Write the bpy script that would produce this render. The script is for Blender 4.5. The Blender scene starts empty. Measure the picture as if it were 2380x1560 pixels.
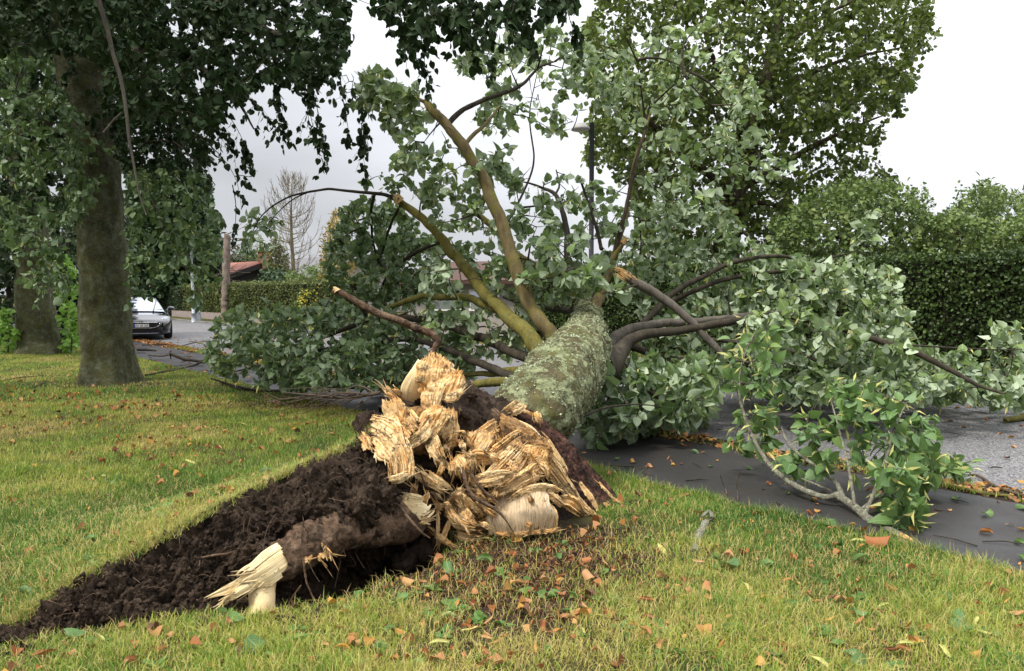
import bpy, math
import numpy as np
R = math.radians
S = bpy.context.scene
COL = S.collection

# ------------------------------------------------------------------ camera
CAM_H, PITCH, FPX = 1.55, R(3.02), 1850.0        # eye height, downward tilt, focal length for a 2379 wide frame
cam_data = bpy.data.cameras.new("camera")
cam_data.sensor_width = 36.0
cam_data.lens = 36.0 * FPX / 2379.0
cam_data.clip_start, cam_data.clip_end = 0.05, 2000.0
cam = bpy.data.objects.new("camera", cam_data)
COL.objects.link(cam)
cam.location = (0, 0, CAM_H)
cam.rotation_euler = (math.pi / 2 - PITCH, 0, 0)
S.camera = cam

# ------------------------------------------------------------------ light
SUN_EL, SUN_AZ = R(56), R(-125)      # azimuth clockwise from +Y (the view direction): behind the camera, to the left
sd = bpy.data.lights.new("sun", 'SUN')
sd.energy = 2.6
sd.angle = R(11)
sd.color = (1.0, 0.94, 0.84)
sun = bpy.data.objects.new("sun", sd)
COL.objects.link(sun)
sun.rotation_euler = (math.pi / 2 - SUN_EL, 0, -SUN_AZ + math.pi)
SUNV = np.array([math.sin(SUN_AZ) * math.cos(SUN_EL), math.cos(SUN_AZ) * math.cos(SUN_EL), math.sin(SUN_EL)])

S.view_settings.view_transform = 'Standard'
S.view_settings.look = 'None'
S.view_settings.gamma = 1.0
S.view_settings.exposure = 0.80

w = bpy.data.worlds.new("World")
S.world = w
w.use_nodes = True
nt = w.node_tree
nt.nodes.clear()
def wn(t, **k):
    n = nt.nodes.new(t)
    for a, b in k.items():
        setattr(n, a, b)
    return n
wout = wn('ShaderNodeOutputWorld')
sky = wn('ShaderNodeTexSky', sky_type='NISHITA', sun_disc=False, sun_elevation=SUN_EL, sun_rotation=SUN_AZ)
bg1 = wn('ShaderNodeBackground'); bg1.inputs[1].default_value = 0.05
nt.links.new(sky.outputs[0], bg1.inputs[0])
# overcast layer: brighter towards the zenith and towards the veiled sun
tc = wn('ShaderNodeTexCoord')
sep = wn('ShaderNodeSeparateXYZ'); nt.links.new(tc.outputs['Generated'], sep.inputs[0])
gr = wn('ShaderNodeMapRange'); gr.inputs[1].default_value = 0.0; gr.inputs[2].default_value = 1.0
gr.inputs[3].default_value = 0.37; gr.inputs[4].default_value = 1.75
pw = wn('ShaderNodeMath', operation='POWER', use_clamp=True); nt.links.new(sep.outputs[2], pw.inputs[0]); pw.inputs[1].default_value = 1.5
nt.links.new(pw.outputs[0], gr.inputs[0])
dot = wn('ShaderNodeVectorMath', operation='DOT_PRODUCT')
nt.links.new(tc.outputs['Generated'], dot.inputs[0]); dot.inputs[1].default_value = (.62, .60, .50)        # thinner, brighter cloud to the right
gl = wn('ShaderNodeMapRange'); gl.inputs[1].default_value = 0.45; gl.inputs[2].default_value = 0.92
gl.inputs[3].default_value = 0.95; gl.inputs[4].default_value = 1.75
nt.links.new(dot.outputs['Value'], gl.inputs[0])
mp = wn('ShaderNodeMapping'); mp.inputs['Scale'].default_value = (1.0, 1.0, 3.0)
nt.links.new(tc.outputs['Generated'], mp.inputs[0])
cn = wn('ShaderNodeTexNoise'); cn.inputs['Scale'].default_value = 3.0; cn.inputs['Detail'].default_value = 5
nt.links.new(mp.outputs[0], cn.inputs[0])
cr = wn('ShaderNodeMapRange'); cr.inputs[1].default_value = 0.3; cr.inputs[2].default_value = 0.7
cr.inputs[3].default_value = 0.84; cr.inputs[4].default_value = 1.12
nt.links.new(cn.outputs[0], cr.inputs[0])
m1 = wn('ShaderNodeMath', operation='MULTIPLY'); nt.links.new(gr.outputs[0], m1.inputs[0]); nt.links.new(gl.outputs[0], m1.inputs[1])
m2 = wn('ShaderNodeMath', operation='MULTIPLY'); nt.links.new(m1.outputs[0], m2.inputs[0]); nt.links.new(cr.outputs[0], m2.inputs[1])
bg2 = wn('ShaderNodeBackground'); bg2.inputs[0].default_value = (0.93, 0.95, 1.0, 1)
nt.links.new(m2.outputs[0], bg2.inputs[1])
mixs = wn('ShaderNodeMixShader'); mixs.inputs[0].default_value = 0.93
nt.links.new(bg1.outputs[0], mixs.inputs[1]); nt.links.new(bg2.outputs[0], mixs.inputs[2])
nt.links.new(mixs.outputs[0], wout.inputs[0])

# ------------------------------------------------------------------ geometry helpers
CP, SP = math.cos(PITCH), math.sin(PITCH)
def W(px, py, Y):
    """Point at depth Y (metres in front of the camera) seen at this place of a 2379 x 1560 frame."""
    u, v = (px - 1189.5) / FPX, (780.0 - py) / FPX
    dy, dz = CP + v * SP, -SP + v * CP
    s = Y / dy
    return np.array([u * s, Y, CAM_H + dz * s])
def G(px, py, z=0.0):
    u, v = (px - 1189.5) / FPX, (780.0 - py) / FPX
    dy, dz = CP + v * SP, -SP + v * CP
    s = (z - CAM_H) / dz
    return np.array([u * s, dy * s, z])
def WP(lst):
    return np.array([W(*p[:3]) for p in lst])

RNG = np.random.default_rng(11)
def hash3(ix, iy, iz, seed=0):
    h = (ix.astype(np.int64) * 374761393 + iy.astype(np.int64) * 668265263 + iz.astype(np.int64) * 2147483647 + seed * 144665) & 0xFFFFFFFF
    h = ((h ^ (h >> 13)) * 1274126177) & 0xFFFFFFFF
    h = (h ^ (h >> 16)) & 0xFFFF
    return h / 32767.5 - 1.0
def vnoise(P, seed=0):
    P = np.asarray(P, float)
    I = np.floor(P); f = P - I; I = I.astype(np.int64)
    f = f * f * (3 - 2 * f)
    x, y, z = I[..., 0], I[..., 1], I[..., 2]
    fx, fy, fz = f[..., 0], f[..., 1], f[..., 2]
    def c(a, b, d): return hash3(x + a, y + b, z + d, seed)
    x00 = c(0,0,0) * (1-fx) + c(1,0,0) * fx; x10 = c(0,1,0) * (1-fx) + c(1,1,0) * fx
    x01 = c(0,0,1) * (1-fx) + c(1,0,1) * fx; x11 = c(0,1,1) * (1-fx) + c(1,1,1) * fx
    return (x00 * (1-fy) + x10 * fy) * (1-fz) + (x01 * (1-fy) + x11 * fy) * fz
def fbm(P, octv=4, seed=0, gain=0.5):
    P = np.asarray(P, float); a, s = 1.0, 0.0
    for k in range(octv):
        s = s + a * vnoise(P * (2.03 ** k) + k * 17.3, seed + k); a *= gain
    return s
def n2(x, y, f, seed=0, octv=3):
    return fbm(np.stack([np.asarray(x) * f, np.asarray(y) * f, np.zeros_like(np.asarray(x, float))], -1), octv, seed)
def unit(v):
    v = np.asarray(v, float)
    return v / np.maximum(np.linalg.norm(v, axis=-1, keepdims=True), 1e-9)
def sstep(a, b, x):
    t = np.clip((np.asarray(x, float) - a) / (b - a), 0, 1)
    return t * t * (3 - 2 * t)

def spline(P, n):
    """Catmull-Rom through the points (any number of columns), n samples in all."""
    P = np.asarray(P, float)
    if len(P) == 2:
        t = np.linspace(0, 1, n)[:, None]
        return P[0] * (1 - t) + P[1] * t
    d = np.r_[0, np.cumsum(np.linalg.norm(np.diff(P[:, :3], axis=0), axis=1) + 1e-6)]
    tt = np.linspace(0, d[-1], n)
    i = np.clip(np.searchsorted(d, tt, side='right') - 1, 0, len(P) - 2)
    f = ((tt - d[i]) / (d[i + 1] - d[i]))[:, None]
    g = lambda k: P[np.clip(k, 0, len(P) - 1)]
    a, b, c, e = g(i - 1), g(i), g(i + 1), g(i + 2)
    return 0.5 * (2 * b + (c - a) * f + (2 * a - 5 * b + 4 * c - e) * f ** 2 + (3 * b - a - 3 * c + e) * f ** 3)

def world_loc(o):
    p = np.array(o.location, float)
    while o.parent is not None:
        o = o.parent; p = p + np.array(o.location, float)
    return p
def mk(name, V, faces, mat, parent=None, smooth=True, attrs=None, uv=None, mats=None, fmat=None):
    """Link one mesh object. faces: list of integer arrays of shape (n, k)."""
    me = bpy.data.meshes.new(name)
    V = np.asarray(V, np.float32)
    me.vertices.add(len(V)); me.vertices.foreach_set('co', V.ravel())
    faces = [np.asarray(f, np.int32) for f in faces if len(f)]
    idx = np.concatenate([f.ravel() for f in faces])
    tot = np.concatenate([np.full(len(f), f.shape[1], np.int32) for f in faces])
    st = np.r_[0, np.cumsum(tot)[:-1]].astype(np.int32)
    me.loops.add(len(idx)); me.loops.foreach_set('vertex_index', idx)
    me.polygons.add(len(tot)); me.polygons.foreach_set('loop_start', st)
    me.polygons.foreach_set('use_smooth', np.full(len(tot), bool(smooth)))
    for m in (mats or [mat]):
        me.materials.append(m)
    if fmat is not None:
        me.polygons.foreach_set('material_index', np.asarray(fmat, np.int32))
    for k, a in (attrs or {}).items():
        at = me.attributes.new(k, 'FLOAT', 'POINT'); at.data.foreach_set('value', np.asarray(a, np.float32))
    if uv is not None:
        ul = me.uv_layers.new(name='UVMap')
        ul.data.foreach_set('uv', np.asarray(uv, np.float32)[idx].ravel())
    me.update(calc_edges=True)
    me.validate()
    o = bpy.data.objects.new(name, me)
    COL.objects.link(o)
    if parent is not None:
        o.parent = parent
        o.location = [-c for c in world_loc(parent)]      # mesh data stays in world coordinates
    return o

def tag(o, label=None, cat=None, group=None, kind=None):
    if label: o['label'] = label
    if cat: o['category'] = cat
    if group: o['group'] = group
    if kind: o['kind'] = kind
    return o
def thing(name, label, cat, loc=(0, 0, 0), group=None):
    e = bpy.data.objects.new(name, None); COL.objects.link(e)
    e.empty_display_size = 0.2; e.location = [float(c) for c in loc]
    return tag(e, label, cat, group)

def multi(name, parts, parent=None, smooth=True):
    """One mesh of several collected sets, each with a material of its own."""
    V, U, A, F, FM, n = [], [], [], [], [], 0
    parts = [p for p in parts if p[0].n]
    for k, (a, m) in enumerate(parts):
        V += a.V; U += a.U; A += a.A
        for fl in a.F.values():
            f = np.concatenate(fl) + n; F.append(f); FM.append(np.full(len(f), k))
        n += a.n
    return mk(name, np.concatenate(V), F, None, parent, smooth, {'tint': np.concatenate(A)}, np.concatenate(U), [m for _, m in parts], np.concatenate(FM))
class Acc:
    """Collects pieces into one mesh."""
    def __init__(s): s.V = []; s.F = {}; s.A = []; s.U = []; s.n = 0
    def add(s, V, faces, tint=0.0, uv=None):
        V = np.asarray(V, float)
        for f in faces:
            f = np.asarray(f)
            if len(f): s.F.setdefault(f.shape[1], []).append(f + s.n)
        s.V.append(V); s.n += len(V)
        s.A.append(np.broadcast_to(np.asarray(tint, float), (len(V),)))
        s.U.append(np.zeros((len(V), 2)) if uv is None else np.asarray(uv, float))
    def build(s, name, mat, parent=None, smooth=True, extra=None):
        at = {'tint': np.concatenate(s.A)}
        return mk(name, np.concatenate(s.V), [np.concatenate(f) for f in s.F.values()], mat, parent, smooth, at, np.concatenate(s.U))

def grid_faces(nu, nv, wrap=False):
    i = np.arange(nu - 1)[:, None]; j = np.arange(nv if wrap else nv - 1)[None, :]
    j2 = (j + 1) % nv
    a = i * nv + j; b = i * nv + j2; c = (i + 1) * nv + j2; d = (i + 1) * nv + j
    return np.stack([a, b, c, d], -1).reshape(-1, 4)

def tube(acc, P, r, sides=6, rough=0.0, tint=0.0, seed=0, cap=True):
    P = np.asarray(P, float); n = len(P)
    r = np.broadcast_to(np.asarray(r, float), (n,))
    T = unit(np.gradient(P, axis=0))
    ref = np.array([0.13, 0.21, 1.0]) if abs(T[:, 2]).mean() < 0.85 else np.array([1.0, 0.17, 0.1])
    A = unit(np.cross(T, ref)); B = np.cross(T, A)
    th = np.linspace(0, 2 * math.pi, sides, endpoint=False)
    ring = A[:, None] * np.cos(th)[None, :, None] + B[:, None] * np.sin(th)[None, :, None]
    rr = r[:, None] * np.ones((1, sides))
    if rough:
        Q = P[:, None] + ring * r[:, None, None]
        rr = rr * (1 + rough * fbm(Q * (0.9 / max(r.mean(), .004)), 3, seed))
    V = P[:, None] + ring * rr[..., None]
    L = np.r_[0, np.cumsum(np.linalg.norm(np.diff(P, axis=0), axis=1))]
    uv = np.stack(np.broadcast_arrays(L[:, None], (th / 6.2832)[None, :]), -1)
    fs = [grid_faces(n, sides, True)[:, ::-1]]
    V = V.reshape(-1, 3); uv = uv.reshape(-1, 2)
    if cap:
        V = np.vstack([V, P[0], P[-1]]); uv = np.vstack([uv, [0, 0], [L[-1], 0]])
        k = np.arange(sides); k2 = (k + 1) % sides; m = n * sides
        fs.append(np.stack([np.full(sides, m), k, k2], -1)[:, ::-1])
        fs.append(np.stack([np.full(sides, m + 1), (n - 1) * sides + k2, (n - 1) * sides + k], -1)[:, ::-1])
    acc.add(V, fs, tint, uv)

def bx(acc, c, s, rot=0.0, tint=0.0):
    c = np.asarray(c, float); h = np.asarray(s, float) / 2
    V = np.array([[x, y, z] for x in (-1, 1) for y in (-1, 1) for z in (-1, 1)]) * h
    ca, sa = math.cos(rot), math.sin(rot)
    V = np.stack([V[:, 0] * ca - V[:, 1] * sa, V[:, 0] * sa + V[:, 1] * ca, V[:, 2]], -1) + c
    acc.add(V, [np.array([[0,1,3,2],[4,6,7,5],[0,4,5,1],[2,3,7,6],[0,2,6,4],[1,5,7,3]])], tint)

def in_poly(px, py, poly):
    poly = np.asarray(poly, float); ins = np.zeros(len(px), bool)
    for (x0, y0), (x1, y1) in zip(poly, np.roll(poly, -1, axis=0)):
        c = ((y0 > py) != (y1 > py)) & (px < (x1 - x0) * (py - y0) / (y1 - y0 + 1e-12) + x0)
        ins ^= c
    return ins
def region(poly, d0, d1, n, rng):
    """n points filling the volume seen through a polygon between two depths."""
    poly = np.asarray(poly, float); lo, hi = poly.min(0), poly.max(0); out = np.zeros((0, 2))
    while len(out) < n:
        q = lo + rng.random((2 * n + 20, 2)) * (hi - lo)
        out = np.vstack([out, q[in_poly(q[:, 0], q[:, 1], poly)]])
    out = out[:n]; d = d0 + rng.random(n) * (d1 - d0)
    return np.array([W(a, b, c) for (a, b), c in zip(out, d)])

# ------------------------------------------------------------------ leaves
def heart(drop=0.25, fold=0.18, wide=1.0):
    """Heart-shaped lime leaf, length 1 along y, two folded halves of quads and triangles with a drooping tip."""
    half = np.array([[0.0, 0.0], [0.20, -0.10], [0.42, 0.03], [0.50, 0.28], [0.40, 0.58], [0.20, 0.82], [0.0, 1.0]])
    mid = np.array([[0, 0.0], [0, 0.3], [0, 0.62]])
    P = [(x, y) for x, y in half] + [(-x, y) for x, y in half[1:-1]] + [(0, 0.3), (0, 0.62)]
    P = np.array(P); x = P[:, 0] * wide; y = P[:, 1]
    z = fold * np.abs(x) - drop * y * y
    V = np.stack([x, y, z], -1)
    # 0 base,1..5 right,6 tip,7..11 left,12 mid low,13 mid high
    quads = np.array([[0, 1, 2, 12], [12, 2, 3, 3], [0, 12, 8, 7]])
    f4 = np.array([[0, 1, 2, 12], [12, 3, 4, 13], [0, 12, 8, 7], [12, 13, 10, 9], [13, 4, 5, 6], [13, 6, 11, 10]])
    f3 = np.array([[12, 2, 3], [12, 9, 8]])
    return V, [f4, f3]
def oval(drop=0.25, fold=0.25, wide=0.5):
    P = np.array([[0, 0], [.3, .25], [.5, .55], [.3, .85], [0, 1], [-.3, .85], [-.5, .55], [-.3, .25]], float)
    x = P[:, 0] * wide * 2; y = P[:, 1]
    V = np.stack([x, y, fold * np.abs(x) - drop * y * y], -1)
    return V, [np.array([[0, 1, 2, 4], [0, 4, 6, 7]]), np.array([[2, 3, 4], [4, 5, 6]])]
def diamond(drop=0.2, fold=0.2, wide=0.6):
    V = np.array([[0, 0, 0], [wide / 2, .5, fold * .3 - drop * .25], [0, 1, -drop], [-wide / 2, .5, fold * .3 - drop * .25]])
    return V, [np.array([[0, 1, 2, 3]])]

def leaves_acc(acc, P, D, N, size, tmpl, tint):
    """P base points, D length directions, N up-facing side, arrays of equal length."""
    V0, F0 = tmpl
    n, k = len(P), len(V0)
    Y = unit(D); X = unit(np.cross(Y, N)); Z = np.cross(X, Y)
    size = np.broadcast_to(np.asarray(size, float), (n,))
    V = P[:, None] + size[:, None, None] * (V0[None, :, 0:1] * X[:, None] + V0[None, :, 1:2] * Y[:, None] + V0[None, :, 2:3] * Z[:, None])
    off = (np.arange(n) * k)[:, None, None]
    acc.add(V.reshape(-1, 3), [(f[None] + off).reshape(-1, f.shape[1]) for f in F0], np.repeat(np.broadcast_to(tint, (n,)), k),
            np.tile(V0[:, :2], (n, 1)))

def grow(nodes, targets, rng, droop=0.1, seg=0.25, maxd=None, wob=0.08):
    """Connect each target to the nearest node so far with a curved twig; returns the list of twig polylines."""
    nodes = np.asarray(nodes, float)
    d0 = np.array([((nodes - t) ** 2).sum(1).min() for t in targets])
    order = np.argsort(d0)
    buf = np.zeros((len(nodes) + 8 * len(targets) + 10, 3)); buf[:len(nodes)] = nodes; m = len(nodes)
    tw = []
    for i in order:
        t = targets[i]
        dd = ((buf[:m] - t) ** 2).sum(1); j = int(dd.argmin()); a = buf[j]; L = math.sqrt(dd[j])
        if L < 1e-3 or (maxd and L > maxd): continue
        k = int(min(8, max(2, round(L / seg) + 1)))
        c = (a + t) / 2 + rng.normal(0, wob * L, 3) + np.array([0, 0, droop * L])
        u = np.linspace(0, 1, k + 1)[:, None]
        P = (1 - u) ** 2 * a + 2 * u * (1 - u) * c + u ** 2 * t
        tw.append(P)
        if m + k < len(buf): buf[m:m + k] = P[1:]; m += k
    return tw

def pix(P):
    P = np.asarray(P, float); x, y, z = P[..., 0], P[..., 1], P[..., 2] - CAM_H
    f = y * CP - z * SP; u = y * SP + z * CP
    return 1189.5 + FPX * x / f, 780 - FPX * u / f, y
def dress(acc, twigs, rng, n=9, size=0.12, tmpl=None, u0=0.25, hang=0.6, up=(0, 0, 0.4), spread=0.8, petiole=0.5, svar=0.25, tint=(0, 1), clump=0.35, bias=(0, 0, 0), cap=40, keep=None):
    """Leaves along the outer part of every twig."""
    Ps, Ds, Ns, Ts = [], [], [], []
    for P in twigs:
        L = np.linalg.norm(np.diff(P, axis=0), axis=1).sum()
        k = int(min(cap, max(2, rng.poisson(n * min(1.6, max(.5, L / .6))))))
        u = (u0 + (1 - u0) * rng.random(k) ** 0.7) * (len(P) - 1)
        i = np.minimum(u.astype(int), len(P) - 2); f = (u - i)[:, None]
        b = P[i] * (1 - f) + P[i + 1] * f
        tan = unit(P[-1] - P[0])
        d = unit(rng.normal(0, 1, (k, 3)) * spread + tan * 0.6 + np.array([0, 0, -hang]) + np.array(bias))
        Ps.append(b + d * size * petiole * rng.random((k, 1))); Ds.append(d)
        Ns.append(rng.normal(0, 0.75, (k, 3)) + np.array(up))
        c = rng.random()
        Ts.append(np.clip(tint[0] + (tint[1] - tint[0]) * ((1 - clump) * rng.random(k) + clump * c), 0, 1))
    if not Ps: return
    Ps, Ds, Ns, Ts = map(np.concatenate, (Ps, Ds, Ns, Ts))
    if keep is not None:
        k = keep(Ps); Ps, Ds, Ns, Ts = Ps[k], Ds[k], Ns[k], Ts[k]
    sz = size * (1 + svar * rng.normal(0, 1, len(Ps))).clip(.45, 1.7)
    tl = tmpl if isinstance(tmpl, list) else [tmpl]; pick = rng.integers(0, len(tl), len(Ps))
    for q, t_ in enumerate(tl):
        m = pick == q
        if m.any(): leaves_acc(acc, Ps[m], Ds[m], Ns[m], sz[m], t_, Ts[m])

def twig_tubes(acc, twigs, r0=0.010, r1=0.003, sides=4, tint=0.5, ref=1.0):
    for P in twigs:
        L = np.linalg.norm(np.diff(P, axis=0), axis=1).sum()
        a = r0 * min(1.8, (0.4 + L / ref))
        tube(acc, P, np.linspace(max(a, r1), r1, len(P)), sides, tint=tint, cap=False)
# ------------------------------------------------------------------ materials
class NM:
    def __init__(s, name):
        s.m = bpy.data.materials.new(name); s.m.use_nodes = True; s.t = s.m.node_tree; s.t.nodes.clear()
        s.out = s.t.nodes.new('ShaderNodeOutputMaterial')
    def n(s, typ, ins=None, **k):
        nd = s.t.nodes.new(typ)
        for a, b in k.items(): setattr(nd, a, b)
        for a, b in (ins or {}).items():
            sock = nd.inputs[a]
            if isinstance(b, bpy.types.NodeSocket): s.t.links.new(b, sock)
            else: sock.default_value = b
        return nd
    def ramp(s, fac, stops, interp='LINEAR'):
        nd = s.t.nodes.new('ShaderNodeValToRGB'); cr = nd.color_ramp; cr.interpolation = interp
        while len(cr.elements) < len(stops): cr.elements.new(0.5)
        for e, (p, c) in zip(cr.elements, stops): e.position = p; e.color = (*c, 1)
        s.t.links.new(fac, nd.inputs[0]); return nd.outputs[0]
    def mix(s, fac, a, b, blend='MIX'):
        nd = s.t.nodes.new('ShaderNodeMix'); nd.data_type = 'RGBA'; nd.blend_type = blend
        for i, v in ((0, fac), (6, a), (7, b)):
            if isinstance(v, bpy.types.NodeSocket): s.t.links.new(v, nd.inputs[i])
            else: nd.inputs[i].default_value = v if i == 0 else (*v, 1)
        return nd.outputs[2]
    def math(s, op, a, b=0.0, clamp=False):
        nd = s.t.nodes.new('ShaderNodeMath'); nd.operation = op; nd.use_clamp = clamp
        for i, v in ((0, a), (1, b)):
            if isinstance(v, bpy.types.NodeSocket): s.t.links.new(v, nd.inputs[i])
            else: nd.inputs[i].default_value = v
        return nd.outputs[0]
    def attr(s, name='tint'): return s.n('ShaderNodeAttribute', attribute_name=name).outputs['Fac']
    def obj(s): return s.n('ShaderNodeTexCoord').outputs['Object']
    def uv(s, sc=(1, 1, 1)):
        return s.n('ShaderNodeMapping', {'Vector': s.n('ShaderNodeTexCoord').outputs['UV'], 'Scale': sc}).outputs[0]
    def scaled(s, sc):
        return s.n('ShaderNodeMapping', {'Vector': s.obj(), 'Scale': sc}).outputs[0]
    def noise(s, vec, scale, detail=4, rough=0.55):
        return s.n('ShaderNodeTexNoise', {'Vector': vec, 'Scale': scale, 'Detail': detail, 'Roughness': rough}).outputs[0]
    def voro(s, vec, scale, out='Distance', feature='F1'):
        return s.n('ShaderNodeTexVoronoi', {'Vector': vec, 'Scale': scale}, feature=feature).outputs[out]
    def bump(s, h, strength=0.5, dist=0.01):
        return s.n('ShaderNodeBump', {'Height': h, 'Strength': strength, 'Distance': dist}).outputs[0]
    def pbr(s, col, rough=0.8, bump=None, spec=0.3, metal=0.0, **k):
        ins = {'Base Color': col if isinstance(col, bpy.types.NodeSocket) else (*col, 1), 'Roughness': rough, 'Metallic': metal, 'Specular IOR Level': spec}
        if bump is not None: ins['Normal'] = bump
        ins.update(k)
        p = s.n('ShaderNodeBsdfPrincipled', ins)
        s.t.links.new(p.outputs[0], s.out.inputs[0]); return s.m

def leaf_mat(name, tops, back, trans=0.25, rough=0.5, tcol=None, spec=0.3, dark=None):
    q = NM(name)
    t = q.attr()
    top = q.ramp(t, [(i / (len(tops) - 1), c) for i, c in enumerate(tops)])
    bk = q.mix(t, dark or tuple(0.8 * b for b in back), back)
    geo = q.n('ShaderNodeNewGeometry')
    col = q.mix(geo.outputs['Backfacing'], top, bk)
    # midrib and side veins, a shade lighter
    uv = q.n('ShaderNodeSeparateXYZ', {0: q.n('ShaderNodeTexCoord').outputs['UV']})
    ax = q.math('ABSOLUTE', uv.outputs[0])
    v = q.math('FRACT', q.math('MULTIPLY', q.math('SUBTRACT', uv.outputs[1], q.math('MULTIPLY', ax, 0.8)), 6.0))
    vein = q.math('MAXIMUM', q.math('LESS_THAN', ax, 0.018), q.math('MULTIPLY', q.math('LESS_THAN', v, 0.10), 0.6))
    col = q.mix(q.math('MULTIPLY', vein, 0.30), col, tuple(min(1, 1.6 * b) for b in back))
    p = q.n('ShaderNodeBsdfPrincipled', {'Base Color': col, 'Roughness': rough, 'Specular IOR Level': spec})
    tr = q.n('ShaderNodeBsdfTranslucent', {'Color': (*(tcol or tuple(1.5 * c for c in tops[len(tops) // 2])), 1)})
    mx = q.n('ShaderNodeMixShader', {0: trans, 1: p.outputs[0], 2: tr.outputs[0]})
    q.t.links.new(mx.outputs[0], q.out.inputs[0])
    return q.m

M = {}
# lime leaves of the fallen tree: dark green above, pale felted grey-green underneath, darkened at low tint for variation and painted shade
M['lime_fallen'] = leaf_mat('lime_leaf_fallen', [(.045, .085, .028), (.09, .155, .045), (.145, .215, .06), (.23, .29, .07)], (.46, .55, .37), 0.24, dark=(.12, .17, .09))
M['lime_fresh'] = leaf_mat('lime_leaf_fresh', [(.05, .10, .028), (.08, .155, .04), (.115, .195, .05), (.20, .26, .07)], (.20, .31, .14), 0.25, dark=(.08, .14, .055))
M['lime_shaded'] = leaf_mat('lime_leaf_shaded', [(.014, .030, .010), (.026, .050, .016), (.042, .072, .022)], (.050, .078, .036), 0.13, rough=.6, spec=.12)  # shaded copy of the lime leaf, crown shade put into the dark colour
M['lime_lit'] = leaf_mat('lime_leaf_lit', [(.05, .095, .035), (.075, .13, .045), (.10, .16, .05), (.14, .20, .06), (.17, .22, .07)], (.27, .37, .21), 0.22, dark=(.08, .12, .06))  # lit copy of the same leaf, its light put into the paler colour
M['walnut'] = leaf_mat('oval_leaf', [(.05, .085, .016), (.105, .15, .024), (.185, .225, .038)], (.12, .16, .06), 0.25)
M['fruit'] = leaf_mat('fruit_tree_leaf', [(.075, .12, .03), (.12, .18, .045), (.20, .25, .07)], (.17, .23, .10), 0.25)
M['conifer'] = leaf_mat('conifer_spray', [(.025, .055, .025), (.045, .085, .03), (.075, .12, .04)], (.04, .07, .03), 0.1)
M['yewolive'] = leaf_mat('olive_spray', [(.06, .075, .02), (.10, .11, .03), (.16, .15, .04)], (.09, .10, .03), 0.1)
M['gold'] = leaf_mat('golden_spray', [(.16, .15, .04), (.30, .22, .05), (.42, .28, .06)], (.20, .17, .05), 0.15)
M['hedge_dark'] = leaf_mat('dark_hedge_leaf', [(.018, .034, .010), (.036, .062, .017), (.062, .10, .025), (.11, .165, .035)], (.06, .085, .03), 0.14, rough=0.4, spec=.2)
M['hedge_pale'] = leaf_mat('pale_hedge_leaf', [(.06, .08, .022), (.10, .125, .03), (.17, .19, .045)], (.10, .12, .04), 0.15)
M['bright'] = leaf_mat('bright_sapling_leaf', [(.09, .19, .03), (.15, .28, .04), (.22, .36, .06)], (.16, .26, .07), 0.35)
M['weed'] = leaf_mat('weed_leaf', [(.05, .12, .025), (.08, .17, .035), (.12, .22, .05)], (.12, .20, .06), 0.25)
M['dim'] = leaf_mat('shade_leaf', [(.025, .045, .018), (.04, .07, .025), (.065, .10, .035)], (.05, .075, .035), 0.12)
M['bract'] = leaf_mat('lime_bract', [(.40, .42, .12), (.52, .50, .18), (.60, .50, .16)], (.50, .50, .20), 0.3)
M['flower'] = leaf_mat('yellow_flower', [(.45, .40, .05), (.60, .50, .05)], (.45, .40, .08), 0.2)

def bark(name, cols, sc=6.0, vert=(1, 1, .25), bump=0.6, lichen=None, lsc=9.0, lthr=(.5, .6), moss=None, mthr=(.52, .66), rough=.9):
    q = NM(name); v = q.scaled(vert)
    a = q.noise(v, sc, 8, .65); b = q.noise(q.obj(), sc * 4, 5, .6)
    col = q.ramp(a, [(.28, cols[0]), (.5, cols[1]), (.72, cols[2])])
    col = q.mix(q.math('MULTIPLY', b, .5), col, tuple(c * .45 for c in cols[0]), 'MIX')
    h = q.math('ADD', a, q.math('MULTIPLY', b, .5))
    if moss:
        k = q.n('ShaderNodeMapRange', {0: q.noise(q.obj(), sc * .35, 4, .6), 1: mthr[0], 2: mthr[1]}).outputs[0]
        col = q.mix(k, col, moss)
    if lichen:
        k = q.n('ShaderNodeMapRange', {0: q.math('ADD', q.math('MULTIPLY', q.noise(q.obj(), lsc, 10, .72), .75), q.math('MULTIPLY', q.noise(q.obj(), lsc * 5, 6, .7), .25)), 1: lthr[0], 2: lthr[1]}).outputs[0]
        lc = q.mix(q.noise(q.obj(), lsc * 6, 4, .6), tuple(c * .55 for c in lichen), tuple(min(1, c * 1.3) for c in lichen))
        col = q.mix(k, col, lc)
        h = q.math('ADD', h, q.math('MULTIPLY', q.math('MULTIPLY', k, q.noise(q.obj(), lsc * 9, 5, .7)), 1.2))
    return q.pbr(col, rough, q.bump(h, bump, .02), .15)
M['bark_lichen'] = bark('lichened_lime_bark', [(.045, .036, .018), (.10, .082, .040), (.15, .125, .06)], 9, lichen=(.34, .37, .20), lsc=8, lthr=(.46, .54), moss=(.13, .14, .04), mthr=(.50, .68), bump=1.0)
M['bark_limb'] = bark('yellow_brown_limb_bark', [(.10, .075, .035), (.19, .145, .07), (.27, .21, .10)], 14, lichen=(.25, .27, .14), lsc=16, lthr=(.56, .66), moss=(.15, .14, .03), bump=.6)
M['bark_mossy'] = bark('mossy_limb_bark', [(.08, .07, .02), (.16, .14, .035), (.22, .19, .05)], 12, lichen=(.24, .26, .12), lsc=14, lthr=(.54, .64), bump=.7)
M['bark_dark'] = bark('dark_limb_bark', [(.028, .024, .018), (.055, .046, .033), (.095, .08, .055)], 14, lichen=(.16, .16, .10), lsc=20, lthr=(.60, .72), bump=.6)
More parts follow.
